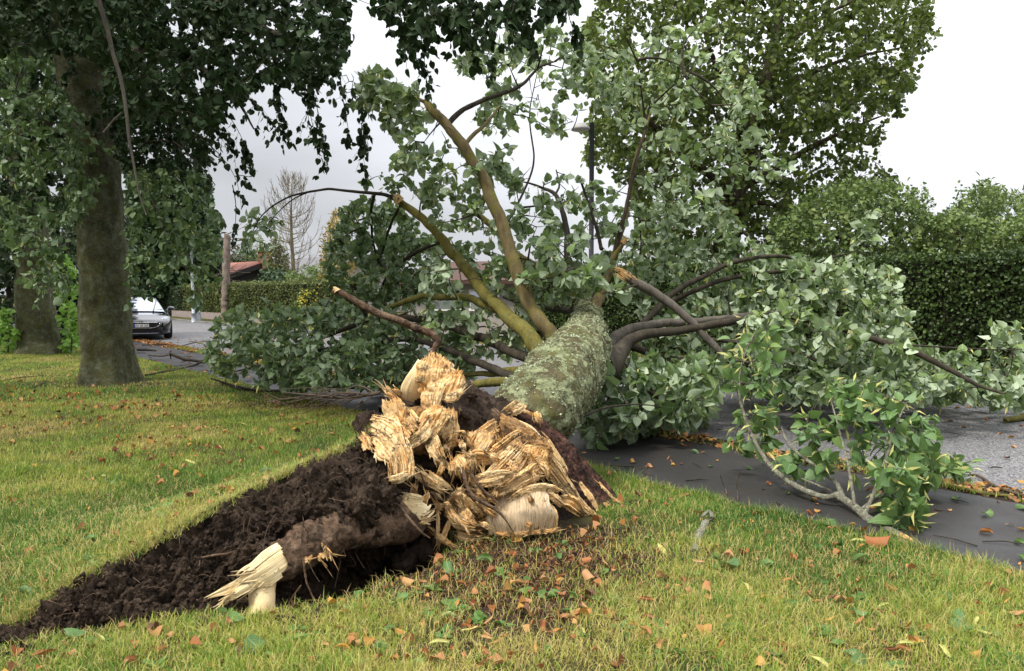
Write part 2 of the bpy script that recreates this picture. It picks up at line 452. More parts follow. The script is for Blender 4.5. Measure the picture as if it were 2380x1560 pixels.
M['bark_grey'] = bark('grey_limb_bark', [(.07, .06, .05), (.12, .105, .085), (.17, .15, .12)], 14, lichen=(.22, .22, .16), lsc=18, lthr=(.56, .68), bump=.6)
M['bark_standing'] = bark('standing_lime_bark', [(.038, .036, .020), (.074, .070, .036), (.115, .108, .060)], 9, (1, 1, .35), 1.0, lichen=(.15, .165, .105), lsc=9, lthr=(.46, .60), moss=(.085, .085, .022), mthr=(.42, .70))
M['bark_branch'] = bark('pale_lichened_branch_bark', [(.09, .08, .06), (.17, .155, .12), (.25, .235, .185)], 20, lichen=(.36, .37, .27), lsc=24, lthr=(.46, .58), bump=.7)
M['bark_brown'] = bark('brown_trunk_bark', [(.05, .036, .026), (.09, .066, .048), (.13, .10, .075)], 8, (1, 1, .2), .8)
M['bark_pale'] = bark('pale_dead_bark', [(.16, .125, .10), (.25, .20, .165), (.33, .28, .235)], 8, (1, 1, .25), .7)
M['bark_root'] = bark('red_brown_root_bark', [(.075, .046, .028), (.17, .108, .068), (.30, .215, .150)], 22, (1, 1, 1), 1.0, lichen=(.035, .024, .016), lsc=9, lthr=(.50, .62))
M['bark_slab'] = bark('red_brown_root_flank', [(.028, .014, .010), (.080, .036, .025), (.20, .095, .066)], 14, (1, 1, .6), 1.0, lichen=(.030, .020, .014), lsc=7, lthr=(.50, .60))

def wood_mat(name='freshly_torn_wood', shade_col=None):
    q = NM(name); t = q.attr(); uv = q.uv((1.6, 26, 1)); uv2 = q.uv((3, 70, 1))
    a = q.noise(uv, 3.0, 6, .6); b = q.noise(uv2, 3.0, 4, .6); c = q.noise(q.obj(), 11.0, 5, .65)
    pale = q.ramp(a, [(.25, (.50, .33, .15)), (.42, (.76, .56, .29)), (.65, (.84, .68, .42))])
    oran = q.ramp(a, [(.25, (.30, .13, .035)), (.42, (.62, .33, .105)), (.65, (.80, .52, .22))])
    k = q.math('ADD', t, q.math('MULTIPLY', q.math('SUBTRACT', c, .5), 2.6), clamp=True)
    col = q.mix(k, pale, oran)
    line = q.n('ShaderNodeMapRange', {0: b, 1: .30, 2: .40, 3: 1.0, 4: 0.0}).outputs[0]
    col = q.mix(q.math('MULTIPLY', line, .45), col, (.16, .08, .03))
    col = q.mix(q.n('ShaderNodeMapRange', {0: t, 1: 1.0, 2: 1.75}).outputs[0], col, (.075, .035, .014))
    if shade_col: col = q.mix(.72, col, shade_col)
    dirt = q.n('ShaderNodeMapRange', {0: q.noise(q.obj(), 15.0, 7, .72), 1: .535, 2: .61}).outputs[0]
    col = q.mix(q.math('MULTIPLY', dirt, .8), col, (.05, .032, .02))
    h = q.math('ADD', q.math('MULTIPLY', a, 1.0), q.math('MULTIPLY', b, .6))
    return q.pbr(col, .75, q.bump(h, .9, .012), .2)
M['wood'] = wood_mat()
M['wood_shaded'] = wood_mat('dark_shaded_heartwood', (.17, .085, .032))  # darker heartwood copy that paints the shading between the slabs
def ring_wood():
    q = NM('smooth_sapwood_with_growth_lines'); uv = q.uv((1, 1, 1))
    d = q.n('ShaderNodeMapping', {'Vector': uv, 'Scale': (2.0, 3.0, 1)}).outputs[0]
    wv = q.n('ShaderNodeTexWave', {'Vector': d, 'Scale': 5.5, 'Distortion': 7.0, 'Detail': 3.0, 'Detail Scale': .9}, wave_type='BANDS', bands_direction='Y').outputs['Fac']
    base = q.ramp(q.noise(q.uv((4, 9, 1)), 3, 5, .6), [(.3, (.46, .33, .19)), (.6, (.62, .48, .31)), (.8, (.68, .55, .38))])
    ln = q.n('ShaderNodeMapRange', {0: wv, 1: .0, 2: .07, 3: 1.0, 4: 0.0}).outputs[0]
    brk = q.n('ShaderNodeMapRange', {0: q.noise(q.uv((10, 10, 1)), 2, 3, .6), 1: .45, 2: .55}).outputs[0]
    col = q.mix(q.math('MULTIPLY', q.math('MULTIPLY', ln, brk), .7), base, (.08, .05, .03))
    return q.pbr(col, .7, q.bump(q.math('ADD', wv, q.noise(q.uv((5, 60, 1)), 4, 4)), .4, .008), .2)
M['ringwood'] = ring_wood()
def cream():
    q = NM('smooth_cream_sapwood'); a = q.noise(q.obj(), 7, 5, .6); b = q.noise(q.obj(), 60, 4, .6)
    col = q.ramp(a, [(.3, (.60, .43, .21)), (.55, (.76, .60, .34)), (.8, (.80, .67, .44))])
    ln = q.n('ShaderNodeMapRange', {0: q.noise(q.uv((2.2, 75, 1)), 2, 4, .6), 1: .34, 2: .42, 3: 1.0, 4: 0.0}).outputs[0]
    col = q.mix(q.math('MULTIPLY', ln, .7), col, (.22, .13, .055))
    sp = q.n('ShaderNodeMapRange', {0: q.noise(q.obj(), 30, 4, .7), 1: .60, 2: .68}).outputs[0]
    col = q.mix(q.math('MULTIPLY', sp, .8), col, (.07, .05, .035))
    return q.pbr(col, .65, q.bump(b, .3, .004), .25)
M['cream'] = cream()
def soil():
    q = NM('dark_moist_soil'); a = q.noise(q.obj(), 6, 8, .7); b = q.noise(q.obj(), 45, 6, .7)
    col = q.ramp(a, [(.3, (.016, .0115, .008)), (.48, (.040, .028, .020)), (.68, (.105, .074, .052))])
    sp = q.n('ShaderNodeMapRange', {0: q.noise(q.obj(), 90, 2, .5), 1: .72, 2: .78}).outputs[0]
    col = q.mix(q.math('MULTIPLY', sp, .6), col, (.17, .14, .11))
    return q.pbr(col, .95, q.bump(q.math('ADD', a, q.math('MULTIPLY', b, .8)), 1.0, .03), .1)
M['soil'] = soil()
def ground():
    q = NM('lawn_soil_and_thatch'); o = q.obj(); t = q.attr('bare')
    a = q.noise(o, .9, 5, .6); b = q.noise(o, 30, 6, .7); c = q.noise(o, 140, 3, .6)
    g = q.ramp(a, [(.35, (.035, .050, .013)), (.5, (.065, .070, .020)), (.66, (.12, .10, .035))])
    g = q.mix(q.math('MULTIPLY', b, .7), g, (.05, .045, .018))
    s = q.ramp(b, [(.3, (.018, .012, .009)), (.55, (.045, .030, .020)), (.75, (.10, .068, .042))])
    k = q.math('ADD', t, q.math('MULTIPLY', q.math('SUBTRACT', b, .5), 1.0), clamp=True)
    return q.pbr(q.mix(k, g, s), .95, q.bump(q.math('ADD', b, c), .8, .02), .1)
M['ground'] = ground()
def path_mat():
    q = NM('wet_dark_path_asphalt'); o = q.obj(); a = q.noise(o, 1.1, 5, .6); b = q.voro(o, 130); c = q.noise(o, 260, 2)
    col = q.ramp(c, [(.35, (.018, .017, .017)), (.65, (.034, .031, .030))])
    col = q.mix(q.n('ShaderNodeMapRange', {0: q.noise(o, 3.0, 6, .7), 1: .5, 2: .75}).outputs[0], col, (.030, .025, .020))
    rg = q.n('ShaderNodeMapRange', {0: a, 1: .35, 2: .65, 3: .42, 4: .72}).outputs[0]
    return q.pbr(col, rg, q.bump(b, .35, .004), .25)
M['path'] = path_mat()
def road_mat():
    q = NM('chipped_stone_road_asphalt'); o = q.obj(); a = q.noise(o, .5, 5, .6)
    b = q.voro(o, 75); v = q.voro(o, 75, 'Color')
    br = q.n('ShaderNodeRGBToBW', {0: v}).outputs[0]
    col = q.ramp(br, [(.15, (.040, .038, .039)), (.45, (.095, .092, .093)), (.8, (.24, .235, .235))])
    col = q.mix(q.n('ShaderNodeMapRange', {0: a, 1: .3, 2: .7, 3: .0, 4: .35}).outputs[0], col, (.06, .055, .058))
    return q.pbr(col, .62, q.bump(b, .6, .006), .35)
M['road'] = road_mat()
def grass_mat():
    q = NM('grass_blades'); t = q.attr()
    col = q.ramp(t, [(0, (.055, .14, .022)), (.30, (.14, .25, .038)), (.55, (.30, .36, .055)), (.76, (.46, .40, .12)), (1, (.50, .37, .17))])
    p = q.n('ShaderNodeBsdfPrincipled', {'Base Color': col, 'Roughness': .55, 'Specular IOR Level': .25})
    tr = q.n('ShaderNodeBsdfTranslucent', {'Color': col})
    mx = q.n('ShaderNodeMixShader', {0: .3, 1: p.outputs[0], 2: tr.outputs[0]})
    q.t.links.new(mx.outputs[0], q.out.inputs[0]); return q.m
M['grass'] = grass_mat()
def dry_leaf():
    q = NM('dry_leaf'); t = q.attr()
    oi = q.n('ShaderNodeObjectInfo').outputs['Random']
    k = q.math('ADD', t, q.math('MULTIPLY', oi, q.math('LESS_THAN', t, .0001)))
    col = q.ramp(k, [(0, (.05, .026, .016)), (.06, (.09, .045, .025)), (.12, (.17, .07, .03)), (.25, (.34, .12, .035)), (.5, (.42, .19, .070)), (.72, (.48, .27, .12)), (.88, (.58, .33, .06)), (1, (.24, .085, .03))])
    col = q.mix(q.math('MULTIPLY', q.noise(q.obj(), 40, 4), .5), col, (.14, .06, .03))
    p = q.n('ShaderNodeBsdfPrincipled', {'Base Color': col, 'Roughness': .6, 'Specular IOR Level': .25})
    tr = q.n('ShaderNodeBsdfTranslucent', {'Color': col})
    mx = q.n('ShaderNodeMixShader', {0: .15, 1: p.outputs[0], 2: tr.outputs[0]})
    q.t.links.new(mx.outputs[0], q.out.inputs[0]); return q.m
M['dryleaf'] = dry_leaf()
def plain(name, col, rough=.6, var=.25, sc=8, spec=.3, metal=0, bumpk=0.0):
    q = NM(name); a = q.noise(q.obj(), sc, 5, .6)
    c = q.mix(q.math('MULTIPLY', a, var * 2), col, tuple(v * .6 for v in col))
    return q.pbr(c, rough, q.bump(a, bumpk, .01) if bumpk else None, spec, metal)
M['car_paint'] = NM('black_car_paint').pbr((.006, .0065, .009), .12, None, .6, 0.0, **{'Coat Weight': 1.0, 'Coat Roughness': .03})
M['glass'] = NM('sky_reflecting_car_glass').pbr((.55, .58, .66), .05, None, .9, .75)  # pale metallic colour stands in for sky reflected in the panes
M['rubber'] = plain('tyre_rubber', (.018, .018, .018), .85)
M['alloy'] = plain('grey_alloy', (.30, .30, .31), .35, metal=.9)
M['chrome'] = plain('chrome', (.75, .75, .76), .12, .05, metal=1.0)
M['lampglass'] = plain('headlight_glass', (.62, .66, .74), .1, .3, 14, .6)
M['black_plastic'] = plain('black_plastic', (.012, .012, .013), .5)
M['plate_white'] = plain('white_plate', (.78, .78, .76), .4, .05)
M['plate_blue'] = plain('blue_plate_band', (.02, .05, .35), .4, .05)
M['ink'] = plain('black_lettering', (.012, .012, .012), .5, .05)
M['lamp_grey'] = plain('painted_lamp_steel', (.060, .062, .070), .5, .2)
M['lamp_shade'] = plain('grey_lamp_shade', (.30, .295, .28), .5, .15)
M['lamp_bulb'] = plain('frosted_lamp_glass', (.55, .55, .52), .3, .1)
M['galv'] = plain('pale_grey_steel', (.40, .43, .47), .5, .2)
M['brick'] = None
def brick():
    q = NM('low_brick_wall'); br = q.n('ShaderNodeTexBrick', {'Vector': q.n('ShaderNodeMapping', {'Vector': q.uv((1, 1, 1)), 'Scale': (1, 1, 1)}).outputs[0], 'Color1': (.17, .12, .10, 1), 'Color2': (.25, .19, .165, 1), 'Mortar': (.40, .38, .36, 1), 'Scale': 4.0, 'Mortar Size': .03})
    return q.pbr(br.outputs['Color'], .9, q.bump(br.outputs['Fac'], .4, .01), .15)
M['brick'] = brick()
def tiles():
    q = NM('red_roof_tiles'); wv = q.n('ShaderNodeTexWave', {'Vector': q.obj(), 'Scale': 2.0, 'Distortion': .4}, bands_direction='DIAGONAL').outputs['Fac']
    a = q.noise(q.obj(), 1.2, 6, .65)
    col = q.ramp(a, [(.3, (.22, .085, .06)), (.7, (.35, .15, .11))])
    return q.pbr(col, .8, q.bump(wv, .4, .03), .2)
M['redroof'] = tiles()
M['greyroof'] = plain('grey_roof', (.15, .15, .16), .8, .3, 3)
M['housewall'] = plain('pale_house_wall', (.36, .33, .30), .9, .2, 3)
M['darkwood'] = plain('dark_stained_boards', (.018, .015, .013), .7, .2)
M['chimney'] = plain('orange_chimney_brick', (.34, .17, .10), .9, .3, 6)
M['greychim'] = plain('grey_chimney_render', (.30, .32, .34), .9, .2, 6)
M['brownroof'] = plain('brown_roof', (.085, .045, .035), .85, .3, 3)
M['bark_larch'] = bark('bare_larch_bark', [(.13, .105, .065), (.20, .165, .10), (.27, .23, .14)], 10, bump=.3)
# ------------------------------------------------------------------ the lie of the land
NX, NY = 0.78, 0.6258                 # across the path and road, away from the lawn
def nrm(x, y): return NX * np.asarray(x) + NY * np.asarray(y)
def along(x, y): return -NY * np.asarray(x) + NX * np.asarray(y)
def SN(s, n): return np.array([NX * n - NY * s, NY * n + NX * s])
PATH0, PATH1, ROAD0, ROAD1, HEDGE_N = 4.95, 6.55, 6.95, 13.3, 15.0

# the lifted turf: its lip runs from the lower left up to the stump
LIP = WP([(-220, 1560, 3.33), (0, 1470, 3.60), (170, 1360, 3.80), (330, 1275, 4.0), (460, 1203, 4.2), (560, 1150, 4.4), (640, 1110, 4.55), (720, 1072, 4.75), (800, 1040, 4.9), (850, 1010, 5.05), (880, 985, 5.25)])
LIPD = unit(LIP[-1, :2] - LIP[1, :2]); LIPN = np.array([-LIPD[1], LIPD[0]])
_ls = (LIP[:, :2] - LIP[1, :2]) @ LIPD; _lt = (LIP[:, :2] - LIP[1, :2]) @ LIPN
def lip_st(x, y):
    q = np.stack([np.asarray(x, float) - LIP[1, 0], np.asarray(y, float) - LIP[1, 1]], -1)
    return q @ LIPD, q @ LIPN
_wl = [G(*p)[:2] for p in [(-220, 1600), (0, 1516), (150, 1478), (300, 1456), (400, 1440), (470, 1423), (560, 1428), (640, 1423), (720, 1400), (800, 1395), (870, 1365), (920, 1310), (990, 1288)]]
WALLPOLY = np.vstack([_wl, LIP[::-1, :2] + LIPN * .02])
def gz(x, y):
    x = np.asarray(x, float); y = np.asarray(y, float)
    n = nrm(x, y); s_, t_ = lip_st(x, y)
    z = 0.025 * n2(x, y, .7, 3) + 0.010 * n2(x, y, 3.1, 5)
    z = z * (1 - sstep(1.2, .5, np.abs(t_ + .3)) * sstep(-1.5, -.5, s_) * sstep(3.2, 2.4, s_)) * sstep(4.95, 4.3, n) * sstep(2.5, 3.2, y + 0 * x)
    z = z - 0.05 * sstep(4.9, 5.05, n)                     # bed below the paving sheets
    s, t = lip_st(x, y)
    h = np.interp(s, np.r_[_ls[0] - .4, _ls, _ls[-1] + .25, _ls[-1] + .7], np.r_[0, LIP[:, 2], LIP[-1, 2] * .6, 0])
    off = t - np.interp(s, _ls, _lt)
    lift = h * np.where(off > 0, 1 - sstep(-.35, 1.9 + .25 * np.sin(s * 2), off), sstep(-.06, 0.0, off))
    z = z + lift
    pit = np.exp(-(((x + .78) / .30) ** 2 + ((y - 4.72) / .36) ** 2) ** 2) * .55 + np.exp(-(((x + 1.02) / .22) ** 2 + ((y - 4.28) / .22) ** 2) ** 2) * .35
    inw = in_poly(x.ravel(), y.ravel(), WALLPOLY).reshape(x.shape) & (off < -.01)
    z = np.where(inw, z - .06, z)
    return z - pit * sstep(.12, -.02, off)
def bare(x, y):
    """0 on turf, 1 on bare earth."""
    x = np.asarray(x, float); y = np.asarray(y, float)
    b = np.exp(-(((x - .10) / .70) ** 2 + ((y - 4.50) / .55) ** 2)) * 1.2
    b = b + .75 * np.exp(-(((x - .05) / .42) ** 2 + ((y - 3.65) / .45) ** 2))
    b = b + .9 * np.exp(-(((x + .62) / .30) ** 2 + ((y - 4.25) / .28) ** 2))
    b = b + .9 * np.exp(-(((x - .25) / .62) ** 2 + ((y - 5.05) / .32) ** 2) ** 2)
    b = b + .7 * np.exp(-(((x + 6.6) / 1.5) ** 2 + ((y - 13.6) / .5) ** 2))          # scuffed earth round the standing trunk
    b = b + .5 * np.exp(-(((x + 3.0) / 1.2) ** 2 + ((y - 11.0) / .35) ** 2))
    s, t = lip_st(x, y); off = t - np.interp(s, _ls, _lt)
    b = np.maximum(b, ((off > -1.2) & (off < .02) & (s > -.3) & (s < 2.4) & (y > 3.9)).astype(float) * .9)
    return b + .35 * np.maximum(0, n2(x, y, 2.6, 9) - .25)

def axis(parts): return np.unique(np.round(np.concatenate([np.arange(a, b, s) for a, b, s in parts]), 4))
gx = axis([(-600, -60, 60), (-60, -14, 4), (-14, -3.4, .2), (-3.4, 2.6, .03), (2.6, 12, .25), (12, 60, 4), (60, 601, 60)])
gy = axis([(-60, -4, 8), (-4, 2.8, .4), (2.8, 7.4, .03), (7.4, 24, .15), (24, 60, 2), (60, 901, 60)])
XX, YY = np.meshgrid(gx, gy, indexing='ij')
ZZ = gz(XX, YY)
BB = bare(XX, YY) * sstep(30, 20, YY)
ground = mk('lawn', np.stack([XX, YY, ZZ], -1).reshape(-1, 3), [grid_faces(len(gx), len(gy))[:, ::-1]], M['ground'], attrs={'bare': BB.ravel()})
tag(ground, kind='structure')

def strip(name, n0, n1, z, mat, s0=-30, s1=90, w0=.05, w1=.05, seed=0, dn=.12):
    ss = np.arange(s0, s1, .12); nn = np.arange(n0, n1 + .001, (n1 - n0) / max(2, round((n1 - n0) / .5)))
    SS, NN = np.meshgrid(ss, nn, indexing='ij')
    e0 = w0 * n2(ss, ss * 0, 1.3, seed) + .4 * w0 * n2(ss, ss * 0, 6, seed + 2); e1 = w1 * n2(ss, ss * 0 + 9, 1.3, seed) + .4 * w1 * n2(ss, ss * 0 + 4, 6, seed)
    k = (NN - n0) / (n1 - n0)
    NN = NN + e0[:, None] * (1 - k) + e1[:, None] * k
    X = NX * NN - NY * SS; Y = NY * NN + NX * SS
    Z = z + 0.006 * n2(X, Y, .8, seed + 5)
    o = mk(name, np.stack([X, Y, Z], -1).reshape(-1, 3), [grid_faces(len(ss), len(nn))[:, ::-1]], mat)
    return tag(o, kind='structure')
strip('footpath', PATH0, PATH1, .004, M['path'], seed=21)
strip('verge', PATH1 - .12, ROAD0 + .12, -.006, M['soil'], seed=22)
strip('road', ROAD0, ROAD1, -.002, M['road'], seed=23)
strip('pavement', ROAD1 + .02, HEDGE_N - .05, .09, M['verge2'] if 'verge2' in M else M['ground'], seed=24)
ka = Acc()
for s0 in np.arange(-12, 60, 1.0):                      # kerb along the far side of the road
    c = SN(s0 + .5, ROAD1 + .06)
    bx(ka, (c[0], c[1], .045), (.985, .12, .13), math.atan2(NX, -NY), RNG.random())
tag(ka.build('kerb', plain('grey_kerb_stone', (.22, .215, .21), .9, .3, 12), smooth=False), kind='structure')

# ------------------------------------------------------------------ grass
def in_view(x, y, m=1.22): return np.abs(x) < y * 0.643 * m + 1.5      # a little beyond the frame on both sides
STUMP_C = np.array([[0.0, 5.35]])
def lawn_ok(x, y):
    n = nrm(x, y)
    edge = PATH0 - .02 + .05 * n2(along(x, y), along(x, y) * 0, 1.3, 21)
    s, t = lip_st(x, y); off = t - np.interp(s, _ls, _lt)
    wall = in_poly(x, y, WALLPOLY)
    pit = (off > -.08) & (off < .03) & (s > -.3) & (s < 2.6)
    st = (np.abs(x + .05) < .62) & (y > 5.15) & (y < 6.2)
    trunk = (((x + 7.1) / .62) ** 2 + ((y - 14.1) / .62) ** 2 < 1)
    return (n < edge) & ~wall & ~pit & ~st & ~trunk
def blades(acc, x, y, z, h, wd, tint, rng, lean=.55, segs=2):
    n = len(x)
    a = rng.random(n) * 6.2832
    D = np.stack([np.cos(a), np.sin(a), np.zeros(n)], -1)
    b = a + rng.normal(math.pi / 2, .5, n)
    Wd = np.stack([np.cos(b), np.sin(b), np.zeros(n)], -1)
    ln = np.abs(rng.normal(lean, .35, n)).clip(0, 1.35)
    P0 = np.stack([x, y, z], -1)
    up = np.array([0, 0, 1.0])
    mid = P0 + (D * np.sin(ln * .55)[:, None] + up * np.cos(ln * .55)[:, None]) * (h * .55)[:, None]
    tip = mid + (D * np.sin(ln * 1.25)[:, None] + up * np.cos(ln * 1.25)[:, None]) * (h * .5)[:, None]
    w2 = (Wd * wd[:, None] * .5)
    if segs == 2:
        V = np.stack([P0 - w2, P0 + w2, mid + w2 * .8, mid - w2 * .8, tip], 1).reshape(-1, 3)
        o = (np.arange(n) * 5)[:, None]
        acc.add(V, [np.array([[0, 1, 2, 3]]) + o, np.array([[3, 2, 4]]) + o], np.repeat(tint, 5))
    else:
        V = np.stack([P0 - w2, P0 + w2, tip], 1).reshape(-1, 3)
        o = (np.arange(n) * 3)[:, None]
        acc.add(V, [np.array([[0, 1, 2]]) + o], np.repeat(tint, 3))
def grass_tint(x, y, rng):
    b = n2(x, y, 1.1, 31) * .5 + n2(x, y, .35, 33) * .45 + n2(x, y, 6, 35) * .22
    mid = sstep(5.0, 6.5, y) * sstep(13.0, 9.5, y)
    t = .34 + .55 * b + .16 * mid + rng.normal(0, .13, len(x))
    dead = rng.random(len(x)) < (.09 + .16 * sstep(6.5, 4.0, y) * (.6 + 1.2 * n2(x, y, .9, 37)).clip(0, 1.6) + .25 * np.clip(bare(x, y), 0, 1))
    return np.where(dead, .74 + .26 * rng.random(len(x)), np.clip(t, 0, .85))
def sow(acc, y0, y1, dens, h, hv, wd, rng, segs, x0=None, x1=None, lean=.6):
    xm = y1 * .643 * 1.22 + 1.5
    n = int(dens * 2 * xm * (y1 - y0))
    x = (rng.random(n) * 2 - 1) * xm; y = y0 + rng.random(n) * (y1 - y0)
    k = in_view(x, y) & lawn_ok(x, y)
    x, y = x[k], y[k]
    tuft = .55 + .75 * n2(x, y, 4.2, 41).clip(-.6, 1) + .2 * n2(x, y, 15, 43)
    bb = np.clip(bare(x, y), 0, 1)
    k = rng.random(len(x)) < (np.clip(.62 + .55 * tuft, .22, 1) * (1 - .88 * bb))
    x, y, tuft = x[k], y[k], tuft[k]
    hh = h * (1 + hv * rng.normal(0, 1, len(x))).clip(.35, 2.2) * np.clip(.72 + .48 * tuft, .45, 1.7)
    hh = hh * np.where(nrm(x, y) > PATH0 - .22, 1.35, 1.0)
    blades(acc, x, y, gz(x, y) - .004, hh, wd * (.6 + .8 * rng.random(len(x))), grass_tint(x, y, rng), rng, lean, segs)
ga = Acc(); rg = np.random.default_rng(5)
sow(ga, 2.7, 4.4, 15000, .048, .40, .0034, rg, 2, lean=.75)
sow(ga, 4.4, 7.0, 9000, .042, .40, .0042, rg, 2, lean=.7)
sow(ga, 7.0, 11.0, 4200, .040, .35, .0065, rg, 1)
sow(ga, 11.0, 23.0, 1300, .042, .35, .013, rg, 1)
# matted straw lying between the blades
k = 19000
x = (rg.random(k) * 2 - 1) * 5.0; y = 2.9 + rg.random(k) * 3.6
m = in_view(x, y) & lawn_ok(x, y); x, y = x[m], y[m]
blades(ga, x, y, gz(x, y) + .006, .05 + .05 * rg.random(len(x)), .0022 + .0012 * rg.random(len(x)), .70 + .3 * rg.random(len(x)), rg, 1.25, 2)
# the straw fringe hanging over the lip of the lifted turf
k = 11000; u = rg.random(k)
s = _ls[0] + u * (_ls[-1] - _ls[0]) - .02
P = np.stack([np.interp(s, _ls, LIP[:, i]) for i in range(3)], -1)
off = rg.normal(.015, .03, k)
x = P[:, 0] + LIPN[0] * off; y = P[:, 1] + LIPN[1] * off
blades(ga, x, y, np.where(off > 0, gz(x, y), P[:, 2] - .01) - .002, .03 + .055 * rg.random(k), np.full(k, .0028), np.where(rg.random(k) < .68, .6 + .38 * rg.random(k), .3 * rg.random(k)), rg, 1.0, 2)
# verge strips beside the path and the road
for n0, n1, s0, s1, dens, h in ((PATH1 + .02, ROAD0 - .02, -4, 24, 1500, .05), (ROAD1 + .12, HEDGE_N, 0, 40, 260, .05)):
    k = int((n1 - n0) * (s1 - s0) * dens); nn = n0 + rg.random(k) * (n1 - n0); ss = s0 + rg.random(k) * (s1 - s0)
    x = NX * nn - NY * ss; y = NY * nn + NX * ss
    kk = (y > 2.5) & (rg.random(k) < (.25 + .6 * (n2(x, y, 1.5, 51) > .0)))
    x, y = x[kk], y[kk]
    blades(ga, x, y, np.full(len(x), .004 if n0 < 10 else .09), h * (.5 + rg.random(len(x))), .004 + .0006 * y, .15 + .7 * rg.random(len(x)), rg, .7, 1)
tag(ga.build('grass', M['grass'], smooth=False), 'short patchy green and straw coloured grass of the lawn', 'grass', kind='stuff')
# ------------------------------------------------------------------ the fallen lime: torn root plate, stump and trunk
tree = thing('fallen_lime_tree', 'big uprooted lime lying across path and road with torn stump and earthy roots', 'fallen tree', G(1150, 1255))

def sheet(cols, nu, nv, amp, seed, freq=5.0, fine=.35, taper=0):
    """Smooth surface through columns of (px, py, depth) control points, roughened by noise along its normal."""
    C = np.array([[W(*p) for p in c] for c in cols])               # columns x rows x 3
    A = np.stack([spline(C[:, j], nu) for j in range(C.shape[1])], 1)
    B = np.stack([spline(A[i], nv) for i in range(nu)], 0)
    du = np.gradient(B, axis=0); dv = np.gradient(B, axis=1)
    N = unit(np.cross(du, dv))
    if (N[..., 1].mean() > 0): N = -N
    h = fbm(B * freq, 3, seed) + fine * fbm(B * freq * 6, 3, seed + 9) + fine * .4 * np.abs(fbm(B * freq * 18, 2, seed + 19))
    if taper: h = h * (taper + (1 - taper) * sstep(0, .16, np.linspace(0, 1, nv)))[None]
    return B + N * (h * amp)[..., None], N

# --- wall of torn earth
SOILC = [
 [(-230,1560,3.33),(-230,1575,3.27),(-230,1592,3.22),(-230,1640,3.12)],
 [(0,1466,3.60),(0,1486,3.50),(0,1510,3.42),(0,1560,3.30)],
 [(170,1356,3.80),(165,1398,3.68),(160,1442,3.60),(150,1500,3.46)],
 [(330,1271,4.02),(320,1340,3.86),(310,1410,3.72),(300,1480,3.58)],
 [(460,1199,4.22),(450,1290,4.02),(440,1380,3.87),(430,1462,3.68)],
 [(560,1146,4.42),(555,1245,4.17),(550,1345,4.02),(545,1450,3.84)],
 [(640,1106,4.57),(650,1205,4.24),(650,1310,4.20),(640,1430,4.12)],
 [(720,1068,4.77),(742,1165,4.37),(748,1265,4.34),(745,1370,4.9)],
 [(800,1036,4.92),(832,1120,4.55),(842,1230,4.42),(832,1350,5.15)],
 [(848,1004,5.07),(888,1100,4.74),(905,1210,4.62),(905,1320,5.3)],
 [(885,975,5.30),(942,1080,5.02),(962,1200,4.97),(955,1310,5.4)],
]
B, N = sheet(SOILC, 560, 230, .060, 61, 4.6, fine=.85, taper=.25)
cut = Acc(); cut.add(B.reshape(-1, 3), [grid_faces(560, 230)], 0.0)
rs = np.random.default_rng(62)
k = 9000; i = rs.integers(0, 560, k); j = (230 * rs.random(k)).astype(int)
sz = .0022 + .016 * rs.random(k) ** 6
octa = np.array([[1,0,0],[-1,0,0],[0,1,0],[0,-1,0],[0,0,1],[0,0,-1]], float); of = np.array([[0,2,4],[2,1,4],[1,3,4],[3,0,4],[2,0,5],[1,2,5],[3,1,5],[0,3,5]])
jit = octa[None] * (.55 + .9 * rs.random((k, 6, 1))) + .15 * rs.normal(0, 1, (k, 6, 3))
V = B[i, j][:, None] + jit * sz[:, None, None] + (N[i, j] * sz[:, None] * .3)[:, None]
cut.add(V.reshape(-1, 3), [(of[None] + (np.arange(k) * 6)[:, None, None]).reshape(-1, 3)], 0.0)
# a few clods that have rolled down onto the grass, and the lump behind the stump's left shoulder
def clod(acc, c, r, seed, sq=(1, 1, 1)):
    u = np.linspace(.02, math.pi - .02, 18); v = np.linspace(0, 2 * math.pi, 26, endpoint=False)
    D = np.stack([np.sin(u)[:, None] * np.cos(v), np.sin(u)[:, None] * np.sin(v), np.cos(u)[:, None] + 0 * v], -1)
    rr = r * (1 + .35 * fbm(D * 1.8 + seed, 3, seed) + .22 * fbm(D * 6 + seed, 3, seed + 3))
    acc.add((np.asarray(c) + D * rr[..., None] * np.asarray(sq)).reshape(-1, 3), [grid_faces(18, 26, True)[:, ::-1]], 0.0)
hair = Acc()
clod(cut, W(865, 1010, 5.35), .12, 71, (.8, .8, 1.2)); clod(cut, W(850, 985, 5.45), .08, 72)
clod(cut, W(1472, 1172, 5.75), .045, 73, (1.6, 1, .6)); clod(cut, W(985, 1290, 5.0), .10, 74, (1, 1, .8)); clod(cut, W(940, 1310, 4.9), .07, 75)
for q in range(60):
    a, b = 250 + 650 * rs.random(), 0
    p = G(a, 1452 - .05 * (a - 250) + 12 * rs.normal()); p[2] = gz(p[0], p[1])
    clod(cut, p, .008 + .016 * rs.random(), 80 + q)
rh = np.random.default_rng(301)
for q in range(190):                                     # hair roots over the earth
    i, j = rh.integers(5, 555), rh.integers(4, 220)
    a = B[i, j] + N[i, j] * .004; ln = .03 + .11 * rh.random()
    d = unit(np.array([rh.normal(0, .6), rh.normal(0, .2) - .15, -.7 + .5 * rh.normal()]))
    c = a + d * ln * .5 + N[i, j] * (.012 + .02 * rh.random()) + rh.normal(0, .01, 3); e = a + d * ln + N[i, j] * .01 * rh.normal()
    tube(hair, spline(np.array([a, c, e]), 7), np.linspace(.0018, .0007, 7), 3, cap=False)
earth = multi('earth_clump', [(cut, M['soil']), (hair, plain('dry_root_hair', (.17, .11, .07), .9))], tree)
earth['label'] = 'wall of dark torn earth lifted with the turf'

